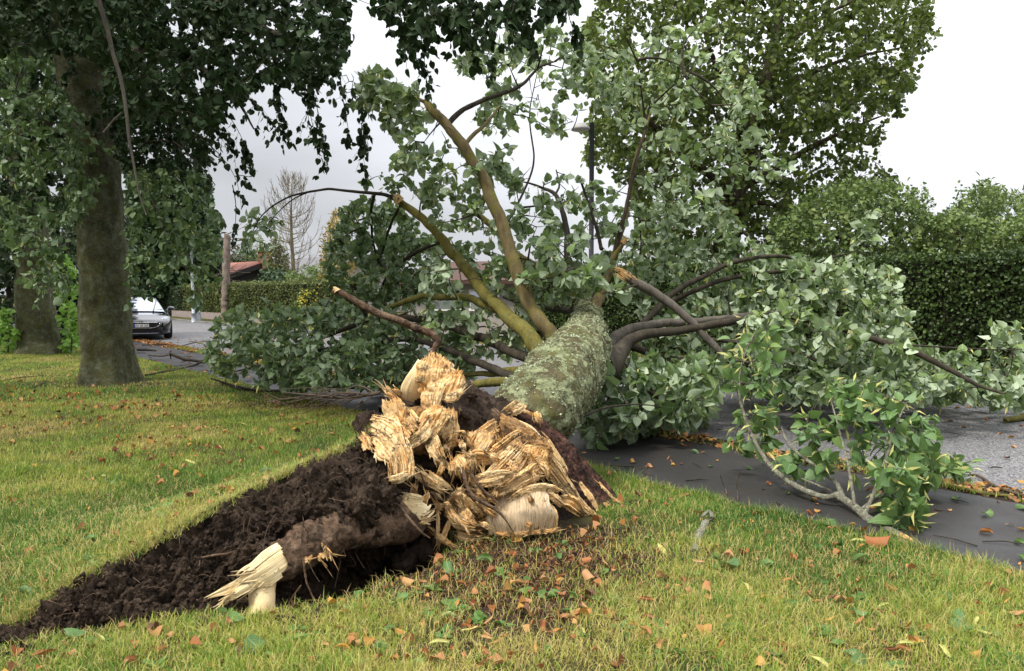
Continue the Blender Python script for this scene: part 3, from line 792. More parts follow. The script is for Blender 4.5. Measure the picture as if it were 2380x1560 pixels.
# --- dark butt that carries the torn wood
BUTT = [
 [(870,960,5.95),(890,955,5.60),(900,1040,5.35),(930,1150,5.22),(960,1300,5.10)],
 [(930,930,6.0),(940,922,5.60),(962,1020,5.25),(985,1150,5.18),(1000,1300,5.02)],
 [(1000,890,6.0),(1003,884,5.62),(1015,1000,5.25),(1035,1140,5.22),(1050,1280,5.02)],
 [(1075,895,6.05),(1078,886,5.66),(1092,1000,5.30),(1105,1130,5.32),(1120,1268,5.07)],
 [(1150,940,6.1),(1152,932,5.72),(1162,1020,5.42),(1172,1130,5.44),(1190,1258,5.12)],
 [(1240,980,6.2),(1242,972,5.80),(1236,1050,5.56),(1236,1140,5.54),(1250,1245,5.22)],
 [(1290,1030,6.3),(1290,1022,5.88),(1294,1090,5.66),(1296,1150,5.62),(1310,1228,5.32)],
 [(1345,1080,6.4),(1342,1072,5.95),(1346,1110,5.80),(1352,1160,5.72),(1362,1222,5.42)],
]
B2, N2_ = sheet(BUTT, 200, 150, .035, 91, 6.0, fine=.5)
bt2 = Acc(); bt = Acc(); bt.add(B2.reshape(-1, 3), [grid_faces(200, 150)], 0.0)
bt.build('root_crown', M['soil'], tree)['label'] = 'dark soil covered underside of the root crown'

# --- ribbons of torn wood
VIEW = np.array([0, 1.0, 0])
def ribbon(name, sp, wid, thick=.03, tint=.2, ragged=(.1, .1), bow=.0, ridge=.012, seed=1, nu=56, nv=None, mat='wood', yaw=0.0, fuzz=0, curl=0.0, freq=5.0, needles=0):
    """A slab of split wood: spine of (px, py, depth), widths in frame pixels. It splits into strips along the grain that step up and
    down, end at different lengths in pointed teeth, and lift splinters off the face."""
    sp = np.array(sp, float); wid = np.asarray(wid, float); torn = mat == 'wood'
    W3 = WP(sp); wm = np.interp(np.linspace(0, 1, len(sp)), np.linspace(0, 1, len(wid)), wid) * sp[:, 2] / FPX
    P = spline(np.c_[W3, wm], nu * 3)
    rs = np.random.default_rng(seed)
    wmax = wm.max(); ns = int(np.clip(wmax / .011, 3, 18)); per = 5
    nv = ns * per + 1
    bw = np.r_[0, np.cumsum(.25 + rs.exponential(1.0, ns))]; bw = bw / bw[-1] * 2 - 1
    v = np.interp(np.arange(nv) / per, np.arange(ns + 1), bw); sid = np.minimum((np.arange(nv) // per), ns - 1); fr = (np.arange(nv) % per) / per
    w_ = np.abs(np.sin(np.pi * fr)) if torn else 0 * fr + .6
    hs0, hs1, hh = rs.random(ns), rs.random(ns), rs.normal(0, 1, ns)
    sm = lambda a: .55 * a + .45 * np.convolve(np.r_[a[:2], a, a[-2:]], np.ones(5) / 5, 'valid')
    hs0, hs1 = sm(hs0), sm(hs1)
    jg = rs.random(nv) ** 2 * .75
    f0 = ragged[0] * (1.1 * hs0[sid] + .25 * (1 - w_) + jg); f1 = ragged[1] * (1.1 * hs1[sid] + .25 * (1 - w_) + jg[::-1])
    f0, f1 = f0.clip(0, .6), f1.clip(0, .6)
    u = np.linspace(0, 1, nu)
    U = f0[None] + u[:, None] * (1 - f0 - f1)[None]
    idx = U * (len(P) - 1)
    PX = np.stack([np.interp(idx, np.arange(len(P)), P[:, c]) for c in range(4)], -1)
    T = unit(np.gradient(P[:, :3], axis=0)); TX = np.stack([np.interp(idx, np.arange(len(P)), T[:, c]) for c in range(3)], -1)
    C = unit(np.cross(TX, VIEW)); Nn = unit(np.cross(TX, C)); Nn = np.where((Nn[..., 1:2] > 0), -Nn, Nn)
    cy, sy = math.cos(yaw), math.sin(yaw)
    C2 = C * cy + Nn * sy; N2v = Nn * cy - C * sy
    L = np.linalg.norm(np.diff(W3, axis=0), axis=1).sum()
    wv = PX[..., 3] * .5 * (1 + .14 * vnoise(np.stack([U * L * 12, np.sign(v)[None] * 3 + 0 * U, 0 * U + seed], -1), seed + 5))
    G3 = np.stack([U * L * 5, v[None] * wmax * 60 + 0 * U, 0 * U + seed * 1.7], -1)
    amp = min(ridge, .22 * wmax)
    h = amp * (.8 * fbm(G3 * np.array([1, .35, 1]), 2, seed + 6) + .35 * vnoise(G3 * np.array([1.5, 2.2, 1]), seed + 7))
    if torn:
        lift = .6 + .4 * vnoise(np.stack([U * L * 9, hh[sid][None] * 9 + 0 * U, 0 * U + 3], -1), seed + 8)
        h = h + amp * .75 * hh[sid][None] * lift - amp * .30 * (fr == 0)[None]
        h = h + amp * .22 * vnoise(np.stack([U * L * 34, v[None] * wmax * 90 + 0 * U, 0 * U + seed], -1), seed + 9)
    else:
        h = h - amp * .5 * ((fr == 0) & (rs.random(nv) < .35))[None]
    h = h + .38 * bow * PX[..., 3] * (1 - v[None] ** 2) - curl * PX[..., 3] * (U ** 2)
    top = PX[..., :3] + C2 * (wv * v[None])[..., None] + N2v * h[..., None]
    if torn: top = top + .0018 * np.stack([vnoise(top * 120, seed + 20 + c) for c in range(3)], -1)
    bot = top - N2v * (thick * (1 - .85 * v[None] ** 4) * (1 - .7 * (2 * u[:, None] - 1) ** 8))[..., None]
    n = nu * nv
    V = np.vstack([top.reshape(-1, 3), bot.reshape(-1, 3)])
    gf = grid_faces(nu, nv)
    def edge(ix): a, b = ix[:-1], ix[1:]; return np.stack([a, b, b + n, a + n], -1)
    I = np.arange(n).reshape(nu, nv)
    faces = np.vstack([gf, gf[:, ::-1] + n, edge(I[0])[:, ::-1], edge(I[-1]), edge(I[:, 0]), edge(I[:, -1])[:, ::-1]])
    uv = np.stack([U * L, v[None] * PX[..., 3] * .5 + seed * .37], -1).reshape(-1, 2)
    endz = np.minimum(u, 1 - u)[:, None] + 0 * v[None]
    tt = np.clip(tint + .30 * sstep(.12, 0, endz) * (max(ragged) > .03) + .20 * fbm(G3 * .3, 2, seed + 12) + .20 * hh[sid][None] + .10, 0, 1)
    crack = ((fr == 0) & (rs.random(nv) < .55))[None] & (vnoise(np.stack([U * L * 10, v[None] * 40 + 0 * U, 0 * U + seed], -1), seed + 14) > -.35)
    tt = np.where(crack, 1.75, tt).ravel(); bt_ = np.minimum(tt + .5, 2)  # groove shading painted in as a dark brown tint
    ac = Acc(); ac.add(V, [faces], np.r_[tt, bt_], np.vstack([uv, uv]))
    tube_ = lambda P_, r_, sd, tn: tube(ac, P_, r_, sd, tint=tn)
    for q in range(needles * 3 + (2 if torn else 0)):
        e = rs.random() < .5 and name != 'frayed_end'; jv = rs.integers(0, nv); a = top[0 if e else -1, jv]; d = -TX[0, jv] if e else TX[-1, jv]
        ln = .02 + .10 * rs.random() ** 1.5; d = unit(d + rs.normal(0, .20, 3))
        tube_(np.array([a - d * .02, a + d * ln * .5, a + d * ln + rs.normal(0, .004, 3)]), np.array([.0035, .0025, .0006]), 4, min(1, tint + .3 * rs.random()))
    if torn:                                             # splinters and torn fibres lifting off the face
        for q in range(int(fuzz * 1.1 + 6 + 1500 * L * wmax)):
            iu, jv = rs.integers(1, nu - 1), rs.integers(1, nv - 1); a = top[iu, jv]; sg = rs.choice([-1, 1])
            ln = (.012 + .05 * rs.random() ** 2) if q % 3 else .008 + .018 * rs.random()
            d = unit(TX[iu, jv] * sg + N2v[iu, jv] * (.12 + .35 * rs.random()) + rs.normal(0, .18 if q % 3 else .6, 3)); sdv = unit(np.cross(d, N2v[iu, jv])); wd = .0012 + .004 * rs.random()
            V4 = np.array([a - d * .012 - sdv * wd, a - d * .012 + sdv * wd, a + d * ln * .6 + sdv * wd * .7, a + d * ln, a + d * ln * .5 - sdv * wd * .8, a + d * ln * .2 - N2v[iu, jv] * .006])
            ac.add(V4, [np.array([[0, 1, 2, 4]]), np.array([[2, 3, 4], [1, 5, 2], [0, 4, 5], [3, 5, 4], [2, 5, 3]])], min(1, max(0, tint + .35 * rs.normal())), np.array([[0, .1], [0, .12], [.5, .11], [1, .1], [.5, .09], [.3, .1]]) + rs.random(2))
    return ac.build(name, M[mat], tree, smooth=not torn)

def lump(name, cx, cy, d, wpx, hpx, thick, rot=0.0, tint=.6, seed=1, spike=.25, fuzz=120, nu=64, nv=96, e=.7, mat='wood'):
    """A blocky knot of torn fibres: rot turns its grain in the picture plane (radians, 0 = grain upright); its upper end is ragged."""
    c = W(cx, cy, d); k = d / FPX; a, b = wpx * k / 2, hpx * k / 2
    u = np.linspace(.03, math.pi - .03, nu)[:, None]; v = np.linspace(0, 2 * math.pi, nv, endpoint=False)[None]
    sp = lambda x: np.sign(x) * np.abs(x) ** e
    X_ = sp(np.sin(u)) * sp(np.cos(v)); Y_ = sp(np.sin(u)) * sp(np.sin(v)); Z_ = sp(np.cos(u)) + 0 * v
    D_ = np.stack([X_, Y_, Z_], -1); sc = np.array([a, thick, b])
    fib = D_ * sc * np.array([70, 70, 12]); cl = D_ * sc * 16 + seed
    r_ = 1 + .20 * fbm(cl, 3, seed) + .14 * np.abs(vnoise(fib + seed, seed + 3)) + .09 * vnoise(fib * 2.1, seed + 4)
    P_ = D_ * sc * np.stack([r_, r_, 1 + .3 * (r_ - 1)], -1)
    top_ = sstep(.35, 1.0, Z_) if spike else 0
    P_[..., 2] += top_ * spike * b * (vnoise(np.stack([P_[..., 0] * 90, P_[..., 1] * 90, 0 * Z_ + seed], -1), seed + 5) + .6 * vnoise(np.stack([P_[..., 0] * 240, P_[..., 1] * 240, 0 * Z_], -1), seed + 6))
    cr_, sr_ = math.cos(rot), math.sin(rot)
    Pw = np.stack([P_[..., 0] * cr_ + P_[..., 2] * sr_, P_[..., 1], -P_[..., 0] * sr_ + P_[..., 2] * cr_], -1) + c
    uv = np.stack([P_[..., 2], np.broadcast_to(v * a, Z_.shape) + seed * .3], -1).reshape(-1, 2)
    tt = np.clip(tint + .30 * fbm(D_ * 2.2 + seed, 3, seed + 8) + .2 * top_ - .5 * (r_ - 1.12), 0, 1)
    ac = Acc(); ac.add(Pw.reshape(-1, 3), [grid_faces(nu, nv, True)[:, ::-1]], tt.ravel(), uv)
    rs = np.random.default_rng(seed); ax_ = np.array([sr_, 0, cr_])
    for q in range(fuzz):
        i, j = rs.integers(0, nu), rs.integers(0, nv); p = Pw[i, j]; nn_ = unit(p - c); up_ = ax_ * (1 if Z_[i, j] > -.2 else -1)
        d_ = unit(nn_ * .7 + up_ * (.3 + rs.random()) + rs.normal(0, .4, 3)); ln = .006 + .022 * rs.random() ** 2; sd_ = unit(np.cross(d_, nn_ + .01)) * (.0012 + .0022 * rs.random())
        ac.add(np.array([p - d_ * .006 - sd_, p - d_ * .006 + sd_, p + d_ * ln]), [np.array([[0, 1, 2]])], float(np.clip(tt[i, j] + rs.normal(0, .2), 0, 1)), rs.random((3, 2)) * .1)
    return ac.build(name, M[mat], tree, smooth=False)

# tall block at the top: smooth cream lobe at left, ragged orange face, lobe at right, strip running down
ribbon('wood_splinter', [(956,932,5.42),(958,905,5.36),(974,872,5.32),(990,842,5.36)], [42, 52, 50, 40], .06, .0, (.02, .04), .28, .003, 101, mat='cream')
lump('wood_splinter', 1008, 880, 5.34, 78, 96, .085, .03, .58, 102, .22, 260)
lump('wood_splinter', 1000, 930, 5.28, 40, 50, .05, -.2, .25, 1021, 0, 60)
ribbon('wood_splinter', [(1000,850,5.33),(1000,832,5.36),(1002,806,5.40)], [18, 12, 5], .02, .8, (.05, .4), .1, .008, 103, nv=14, fuzz=20)
ribbon('wood_splinter', [(1030,880,5.22),(1022,905,5.14),(1012,935,5.10),(1006,960,5.10)], [26, 22, 18, 24], .03, .08, (.08, .06), .3, .006, 104, nv=22)
lump('wood_splinter', 1050, 898, 5.22, 46, 66, .06, .45, .60, 105, .35, 200)
ribbon('wood_splinter', [(1026,915,5.18),(1042,926,5.12),(1062,918,5.12),(1076,898,5.2)], [14, 22, 20, 8], .025, .15, (.08, .25), .2, .008, 106, nv=18, fuzz=20, needles=6)
# small striated splinter at the left with a root tail
ribbon('wood_splinter', [(934,932,5.42),(915,915,5.36),(900,898,5.34),(888,884,5.36)], [30, 30, 26, 16], .03, .12, (.03, .42), .05, .007, 107, nv=40, freq=9, needles=5)
ribbon('wood_splinter', [(930,938,5.38),(908,920,5.32),(884,910,5.34)], [14, 14, 9], .02, .2, (.03, .3), .05, .006, 108, nv=18)
# knot of torn fibres in the middle left
ribbon('wood_splinter', [(900,948,5.34),(908,975,5.20),(925,1004,5.10),(952,1026,5.06)], [20, 30, 34, 20], .05, .40, (.22, .08), .22, .014, 111, fuzz=90, freq=6)
ribbon('wood_splinter', [(938,958,5.30),(950,985,5.16),(964,1008,5.10)], [24, 32, 24], .04, .45, (.18, .12), .22, .016, 112, fuzz=70)
ribbon('wood_splinter', [(1018,952,5.12),(1006,980,5.02),(988,1008,4.98),(962,1024,5.0)], [34, 44, 38, 20], .05, .35, (.15, .08), .28, .014, 113, fuzz=120, freq=7)
ribbon('wood_splinter', [(1000,990,4.98),(980,1012,4.95),(956,1030,4.97),(930,1040,5.0)], [22, 30, 28, 14], .03, .10, (.1, .12), .2, .008, 114, freq=7)
ribbon('wood_splinter', [(1042,958,5.16),(1046,982,5.08),(1040,1010,5.06),(1048,1036,5.1)], [20, 26, 26, 20], .04, .35, (.2, .2), .18, .018, 115, fuzz=110, needles=8)
ribbon('wood_splinter', [(1000,1015,5.0),(1008,1040,4.95),(1022,1062,4.93),(1032,1078,4.95)], [34, 36, 26, 12], .035, .22, (.06, .2), .22, .010, 116, fuzz=30)
ribbon('wood_splinter', [(952,955,5.2),(962,968,5.14),(975,985,5.1)], [12, 14, 8], .02, .3, (.2, .3), .1, .008, 117, nv=12)
lump('wood_splinter', 1186, 1062, 5.32, 150, 160, .10, .6, .80, 1121, 0, 200, mat='wood_shaded')
lump('wood_splinter', 985, 1000, 5.27, 110, 110, .07, .2, .85, 1122, 0, 160, mat='wood_shaded')
lump('wood_splinter', 1090, 1195, 5.08, 110, 90, .06, .8, .85, 1123, 0, 160, mat='wood_shaded')
lump('wood_splinter', 922, 975, 5.28, 50, 84, .05, -.35, .55, 1111, .3, 140)
lump('wood_splinter', 1012, 976, 5.08, 62, 62, .055, .5, .55, 1113, .2, 200)
lump('wood_splinter', 1044, 1000, 5.14, 40, 84, .045, .05, .50, 1115, .3, 150)
lump('wood_splinter', 1098, 1022, 5.16, 30, 34, .035, .3, .65, 1116, .3, 90, 40, 60)
lump('wood_splinter', 1072, 1084, 4.98, 40, 50, .04, .2, .6, 1117, .3, 110, 44, 64)
lump('wood_splinter', 1118, 1040, 5.12, 44, 70, .04, .5, .42, 1118, .3, 110)
lump('wood_splinter', 1240, 1080, 5.16, 60, 70, .05, .5, .62, 1119, .25, 180)
# pale fibrous slab on the left shoulder
ribbon('wood_splinter', [(868,992,5.06),(880,1004,4.88),(905,1030,4.74),(925,1068,4.68),(925,1118,4.66)], [46, 82, 88, 58, 52], .06, .03, (.03, .06), .20, .013, 121, nu=70, nv=48, freq=6, fuzz=25)
ribbon('wood_splinter', [(838,1012,5.0),(846,1028,4.86),(858,1050,4.80)], [20, 30, 22], .04, .55, (.2, .15), .2, .014, 122, fuzz=50)
ribbon('wood_splinter', [(918,1020,4.80),(936,1040,4.70),(946,1074,4.66),(944,1104,4.64)], [34, 40, 32, 30], .04, .22, (.12, .06), .2, .014, 123, fuzz=40)
ribbon('wood_splinter', [(906,1118,4.64),(928,1112,4.60),(954,1098,4.62)], [20, 24, 14], .03, .0, (.05, .12), .25, .005, 124, nv=18)
# torn white scar below it
ribbon('wood_splinter', [(918,1152,4.78),(945,1176,4.70),(985,1180,4.74),(1000,1160,4.80)], [26, 58, 52, 22], .03, .0, (.18, .2), .05, .005, 126, mat='cream', nu=60)
ribbon('wood_splinter', [(914,1158,4.76),(922,1182,4.72),(934,1212,4.72)], [22, 38, 26], .03, .02, (.1, .2), .1, .006, 127, mat='cream')
ribbon('wood_splinter', [(985,1165,4.76),(992,1150,4.78),(990,1138,4.82)], [18, 14, 8], .03, .9, (.1, .3), .2, .01, 128, nv=14)
ribbon('wood_splinter', [(950,1204,4.74),(980,1206,4.74),(1004,1196,4.78)], [22, 30, 14], .03, .25, (.2, .25), .1, .012, 129, fuzz=40, needles=4)
# slivers running through the dark middle
for q, (sp, wd, tn) in enumerate([
 ([(965,1092,4.92),(1000,1118,4.86),(1042,1146,4.88)], [10, 18, 8], .2), ([(968,1108,4.9),(1005,1130,4.84),(1040,1150,4.86)], [7, 12, 6], .1),
 ([(985,1095,4.9),(1020,1116,4.86),(1058,1142,4.9)], [8, 14, 6], .3), ([(955,1086,4.92),(962,1100,4.88),(975,1112,4.88)], [8, 9, 3], .1),
 ([(1034,1166,4.92),(1048,1196,4.84),(1072,1220,4.84),(1112,1228,4.9)], [10, 22, 26, 14], .3), ([(1070,1180,4.95),(1086,1206,4.88),(1112,1232,4.9)], [26, 34, 20], .35),
 ([(1060,1150,4.98),(1084,1172,4.92),(1112,1186,4.94)], [22, 30, 14], .4), ([(1018,1262,4.85),(1036,1234,4.84),(1048,1200,4.86)], [9, 12, 5], .5),
 ([(1012,1246,4.84),(1040,1262,4.80),(1072,1276,4.80)], [7, 12, 6], .7), ([(1006,1232,4.86),(1030,1252,4.80),(1058,1272,4.80)], [5, 9, 4], .6),
 ([(1016,1180,4.86),(1018,1220,4.84),(1018,1268,4.84)], [7, 8, 5], .5), ([(1030,1240,4.86),(1044,1218,4.86),(1060,1210,4.88)], [8, 12, 6], .8),
 ([(1060,1240,4.9),(1090,1252,4.86),(1120,1250,4.9)], [16, 22, 10], .45), ([(1096,1146,5.0),(1120,1166,4.96),(1140,1196,4.96)], [14, 20, 10], .3),
 ([(1062,1066,4.96),(1072,1086,4.92),(1080,1110,4.94)], [30, 34, 16], .55), ([(1082,1058,5.0),(1094,1072,4.96),(1098,1092,4.97)], [24, 26, 14], .35),
 ([(1045,1070,4.97),(1052,1090,4.93),(1050,1108,4.95)], [16, 20, 10], .6), ([(1085,1015,5.16),(1098,1022,5.12),(1108,1036,5.14)], [22, 28, 16], .65)]):
    ribbon('wood_splinter', sp, wd, .02, tn, (.12, .3), .15, .010, 140 + q, nu=40, nv=18, fuzz=14 if q > 3 else 4, needles=3)
# sweeping fibres in the right half
ribbon('wood_splinter', [(1098,1052,5.10),(1110,1020,5.12),(1140,996,5.20),(1160,985,5.3)], [22, 30, 34, 22], .05, .5, (.15, .2), .2, .018, 161, fuzz=70)
ribbon('wood_splinter', [(1090,1075,5.02),(1112,1062,4.98),(1140,1070,5.0),(1150,1050,5.1)], [30, 36, 26, 14], .04, .42, (.2, .2), .18, .016, 162, fuzz=60)
ribbon('wood_splinter', [(1100,1125,4.98),(1150,1105,4.98),(1195,1068,5.06),(1222,1032,5.2)], [20, 46, 56, 40], .06, .25, (.12, .14), .16, .020, 163, nu=70, nv=48, freq=9, fuzz=50, needles=8)
ribbon('wood_splinter', [(1130,1070,5.02),(1165,1050,5.08),(1200,1022,5.18),(1216,1012,5.25)], [30, 46, 42, 24], .05, .40, (.2, .16), .16, .020, 164, nv=40, freq=8, fuzz=60)
ribbon('wood_splinter', [(1108,1118,4.93),(1140,1114,4.88),(1175,1104,4.90),(1196,1106,4.94)], [26, 34, 24, 6], .03, .05, (.1, .25), .15, .012, 165, nv=36, freq=9, needles=6)
ribbon('wood_splinter', [(1118,1156,4.98),(1170,1138,4.93),(1215,1112,4.98),(1256,1090,5.08)], [10, 30, 40, 46], .04, .28, (.15, .08), .12, .016, 166, nu=70, nv=40, freq=9, fuzz=40, needles=6)
ribbon('wood_splinter', [(1170,1092,5.06),(1200,1080,5.08),(1232,1060,5.16),(1250,1052,5.24)], [40, 56, 50, 30], .05, .62, (.14, .12), .18, .022, 167, nv=40, fuzz=120)
ribbon('wood_splinter', [(1238,1085,5.08),(1254,1100,5.06),(1262,1118,5.08)], [42, 54, 26], .04, .68, (.12, .2), .18, .016, 168, fuzz=70)
ribbon('wood_splinter', [(1120,1150,5.02),(1160,1150,5.0),(1220,1138,5.02),(1260,1132,5.08)], [16, 22, 24, 12], .03, .35, (.15, .2), .1, .014, 169, fuzz=20, needles=6)
# loose chips and slivers filling the torn face
rq = np.random.default_rng(555)
for q in range(64):
    while True:
        px, py = 900 + 400 * rq.random(), 950 + 290 * rq.random()
        if in_poly(np.array([px]), np.array([py]), [(900, 960), (1000, 940), (1090, 1000), (1180, 1010), (1270, 1090), (1290, 1220), (1100, 1250), (990, 1260), (930, 1180), (940, 1060)])[0]: break
    dd_ = np.interp(py, [950, 1100, 1250], [5.22, 5.02, 4.92]) + np.interp(px, [900, 1050, 1280], [.02, .0, .10]) - .02 - .10 * rq.random()
    an = rq.normal(-.9, .7); ln = 14 + 34 * rq.random(); dx, dy = math.cos(an) * ln, -math.sin(an) * ln
    ribbon('wood_splinter', [(px - dx * .5, py - dy * .5, dd_ + .03 * rq.normal()), (px + rq.normal(0, 3), py + rq.normal(0, 3), dd_ - .02), (px + dx * .5, py + dy * .5, dd_ + .04 * rq.normal())], [4 + 6 * rq.random(), 7 + 12 * rq.random(), 2 + 3 * rq.random()], .012, .25 + .6 * rq.random(), (.1, .3), .1, .008, 600 + q, nu=24, nv=8, fuzz=4, needles=2)
for q in range(34):                                      # crumbs of soil caught between the fibres
    i, j = rq.integers(20, 180), rq.integers(30, 130); clod(bt2, B2[i, j] + [0, -.02 - .04 * rq.random(), 0], .012 + .03 * rq.random(), 700 + q)
bt2.build('clinging_soil', M['soil'], tree)['kind'] = 'stuff'
# long pale band curving down to the right, and its outer edge splinters
ribbon('wood_splinter', [(1150,978,5.48),(1190,992,5.40),(1232,1030,5.38),(1275,1082,5.40),(1318,1138,5.42),(1372,1212,5.46)], [12, 46, 58, 46, 34, 10], .05, .02, (.04, .06), .06, .010, 181, nu=110, nv=46, freq=7, needles=3)
ribbon('wood_splinter', [(1258,1010,5.46),(1292,1062,5.44),(1330,1122,5.46)], [16, 20, 12], .03, .25, (.1, .2), .1, .010, 182, nv=24)
ribbon('wood_splinter', [(1318,1125,5.45),(1352,1172,5.43),(1392,1204,5.46)], [10, 16, 5], .03, .35, (.1, .2), .1, .008, 183, nv=18)
ribbon('wood_splinter', [(1345,1120,5.52),(1372,1156,5.48),(1394,1196,5.48)], [7, 13, 4], .02, .12, (.05, .2), .1, .005, 184, nv=14)
ribbon('wood_splinter', [(1390,1118,5.66),(1408,1140,5.64),(1430,1164,5.64)], [3, 6, 3], .015, .6, (.1, .1), .1, .004, 185, nv=8)
# smooth slab with curved growth lines at the bottom
ribbon('wood_splinter', [(1212,1112,5.20),(1210,1150,5.02),(1212,1196,4.94),(1218,1244,4.97)], [70, 124, 150, 162], .04, .0, (.10, .10), .30, .008, 191, nu=90, nv=90, mat='ringwood', freq=4)
ribbon('wood_splinter', [(1268,1170,5.06),(1284,1196,5.0),(1288,1234,5.0)], [16, 24, 10], .03, .05, (.1, .15), .2, .006, 192, nv=16)
for q in range(9):
    x0 = 1150 + 14 * q; ribbon('wood_splinter', [(x0, 1236 - q * .8, 4.93), (x0 + 18, 1243 - q, 4.90), (x0 + 42, 1240 - q * 2, 4.93)], [5, 8, 3], .012, .75, (.1, .3), .1, .006, 200 + q, nu=24, nv=8)
# the curved yellow sliver lying across it
ribbon('wood_splinter', [(1180,1166,4.86),(1206,1148,4.82),(1240,1134,4.84),(1280,1134,4.92),(1316,1146,5.0)], [6, 16, 20, 18, 10], .03, .12, (.06, .2), .1, .008, 211, nu=60, nv=18)
ribbon('wood_splinter', [(1262,1140,5.1),(1290,1158,5.08),(1310,1176,5.12)], [12, 20, 16], .03, .0, (.1, .2), .2, .006, 212, nv=14)
ribbon('wood_splinter', [(1290,1162,5.2),(1325,1170,5.16),(1355,1196,5.2)], [16, 34, 14], .04, .40, (.15, .2), .2, .016, 213, fuzz=40)
# light scars on the upper rim
ribbon('wood_splinter', [(1164,962,5.62),(1186,954,5.58),(1206,944,5.60),(1214,934,5.66)], [14, 26, 30, 22], .03, .12, (.15, .2), .15, .012, 221, fuzz=40)
ribbon('wood_splinter', [(1206,952,5.62),(1226,958,5.6),(1240,966,5.62)], [7, 7, 8], .02, .4, (.2, .2), .1, .008, 222, nv=10, fuzz=10)
ribbon('wood_splinter', [(1238,958,5.64),(1246,972,5.60),(1250,986,5.62)], [16, 22, 12], .03, .5, (.2, .2), .15, .012, 223, nv=16, fuzz=40)
ribbon('wood_splinter', [(1068,956,5.36),(1074,964,5.32),(1072,974,5.33)], [8, 12, 6], .02, .3, (.1, .2), .2, .008, 224, nv=10, fuzz=12)
# reddish flap of bark near the rim
ribbon('bark_flap', [(1140,952,5.48),(1156,968,5.40),(1166,992,5.40),(1164,1010,5.44)], [14, 24, 20, 10], .02, .0, (.15, .2), .25, .010, 225, mat='bark_root')

# --- flank of the root running down to the right, bark on
SLAB = [
 [(1160,938,6.0),(1162,930,5.80),(1166,945,5.66),(1168,965,5.62),(1170,985,5.66)],
 [(1220,955,6.1),(1222,948,5.84),(1222,962,5.68),(1222,982,5.60),(1222,1000,5.66)],
 [(1258,985,6.2),(1262,978,5.90),(1258,995,5.66),(1250,1015,5.56),(1246,1030,5.70)],
 [(1310,1035,6.3),(1318,1028,5.98),(1308,1050,5.68),(1292,1075,5.54),(1278,1085,5.72)],
 [(1358,1090,6.3),(1364,1082,6.02),(1352,1110,5.72),(1332,1138,5.54),(1312,1145,5.72)],
 [(1405,1142,6.2),(1412,1134,5.98),(1398,1160,5.72),(1374,1186,5.54),(1350,1195,5.70)],
 [(1446,1176,6.0),(1450,1172,5.90),(1440,1190,5.72),(1408,1208,5.58),(1378,1216,5.62)],
 [(1478,1196,5.9),(1482,1192,5.82),(1474,1204,5.66),(1440,1222,5.56),(1400,1230,5.55)],
]
B3, N3 = sheet(SLAB, 220, 90, .018, 231, 9.0, fine=.6)
rb = Acc(); rb.add(B3.reshape(-1, 3), [grid_faces(220, 90)], 0.0)
rb.build('root_flank', M['bark_slab'], tree)['label'] = 'red-brown barked root flank'

# --- broken root at lower left: bark, frayed cream end and a sawn-looking stub below it
def limb(name, pts, mat, sides=12, n=None, rough=.10, seed=1, parent=tree, tint=0.5, acc=None):
    """pts: (px, py, depth, radius)."""
    P = np.c_[WP([p[:3] for p in pts]), [p[3] for p in pts]]
    L = np.linalg.norm(np.diff(P[:, :3], axis=0), axis=1).sum()
    Q = spline(P, n or int(max(8, min(90, L / .05))))
    Q = Q.copy(); Q[1:-1, :3] += (np.minimum(Q[1:-1, 3:4], .055) * .38 * np.stack([fbm(Q[1:-1, :3] * 3.5 + 40 * c + seed, 3, seed + c) for c in range(3)], -1))
    a = acc or Acc(); tube(a, Q[:, :3], Q[:, 3], sides, rough, tint, seed)
    if acc is None: return a.build(name, M[mat], parent)
r1 = limb('root', [(900,1215,4.75,.13),(820,1225,4.52,.125),(750,1245,4.32,.118),(700,1270,4.20,.108),(645,1302,4.08,.098)], 'bark_root', 72, 110, .16, 241)
v_ = np.zeros(len(r1.data.vertices) * 3); r1.data.vertices.foreach_get('co', v_); v_ = v_.reshape(-1, 3); n_ = np.zeros_like(v_).ravel(); r1.data.vertices.foreach_get('normal', n_); n_ = n_.reshape(-1, 3)
v_ = v_ + n_ * (.016 * fbm(v_ * 9, 3, 242) + .007 * np.abs(fbm(v_ * 45, 3, 243)) + .004 * fbm(v_ * 110, 2, 244))[:, None]; r1.data.vertices.foreach_set('co', v_.ravel().astype(np.float32)); r1.data.update()
ra = Acc()
for q in range(420):                                     # soil still clinging to the root
    i = rs.integers(0, len(v_)); 
    if n_[i, 2] > -.3 and fbm(v_[i] * 7, 2, 246) > .0: clod(ra, v_[i] + n_[i] * .002, .003 + .010 * rs.random() ** 3, 300 + q)
ra.build('clinging_soil', M['soil'], r1)['kind'] = 'stuff'
ribbon('frayed_end', [(664,1290,4.04),(630,1314,3.965),(590,1340,3.91),(545,1364,3.87)], [76, 82, 66, 34], .10, .0, (.06, .34), .30, .004, 242, nu=80, nv=60, mat='cream', needles=10)
ribbon('frayed_end', [(600,1335,3.92),(560,1356,3.88),(515,1376,3.86),(470,1394,3.86)], [30, 26, 16, 4], .03, .0, (.05, .1), .1, .006, 243, nu=50, nv=22, mat='cream')
ribbon('frayed_end', [(588,1352,3.90),(560,1372,3.86),(538,1388,3.85),(520,1400,3.85)], [30, 24, 16, 5], .03, .02, (.05, .25), .1, .008, 244, nu=44, nv=26, mat='cream', needles=4)
limb('root_stub', [(612,1345,3.99,.062),(607,1380,3.95,.064),(604,1420,3.92,.066),(602,1450,3.90,.068)], 'cream', 28, 26, .06, 245)
limb('root', [(960,1190,4.9,.12),(905,1212,4.72,.14),(850,1228,4.60,.12)], 'bark_root', 30, 30, .2, 246)
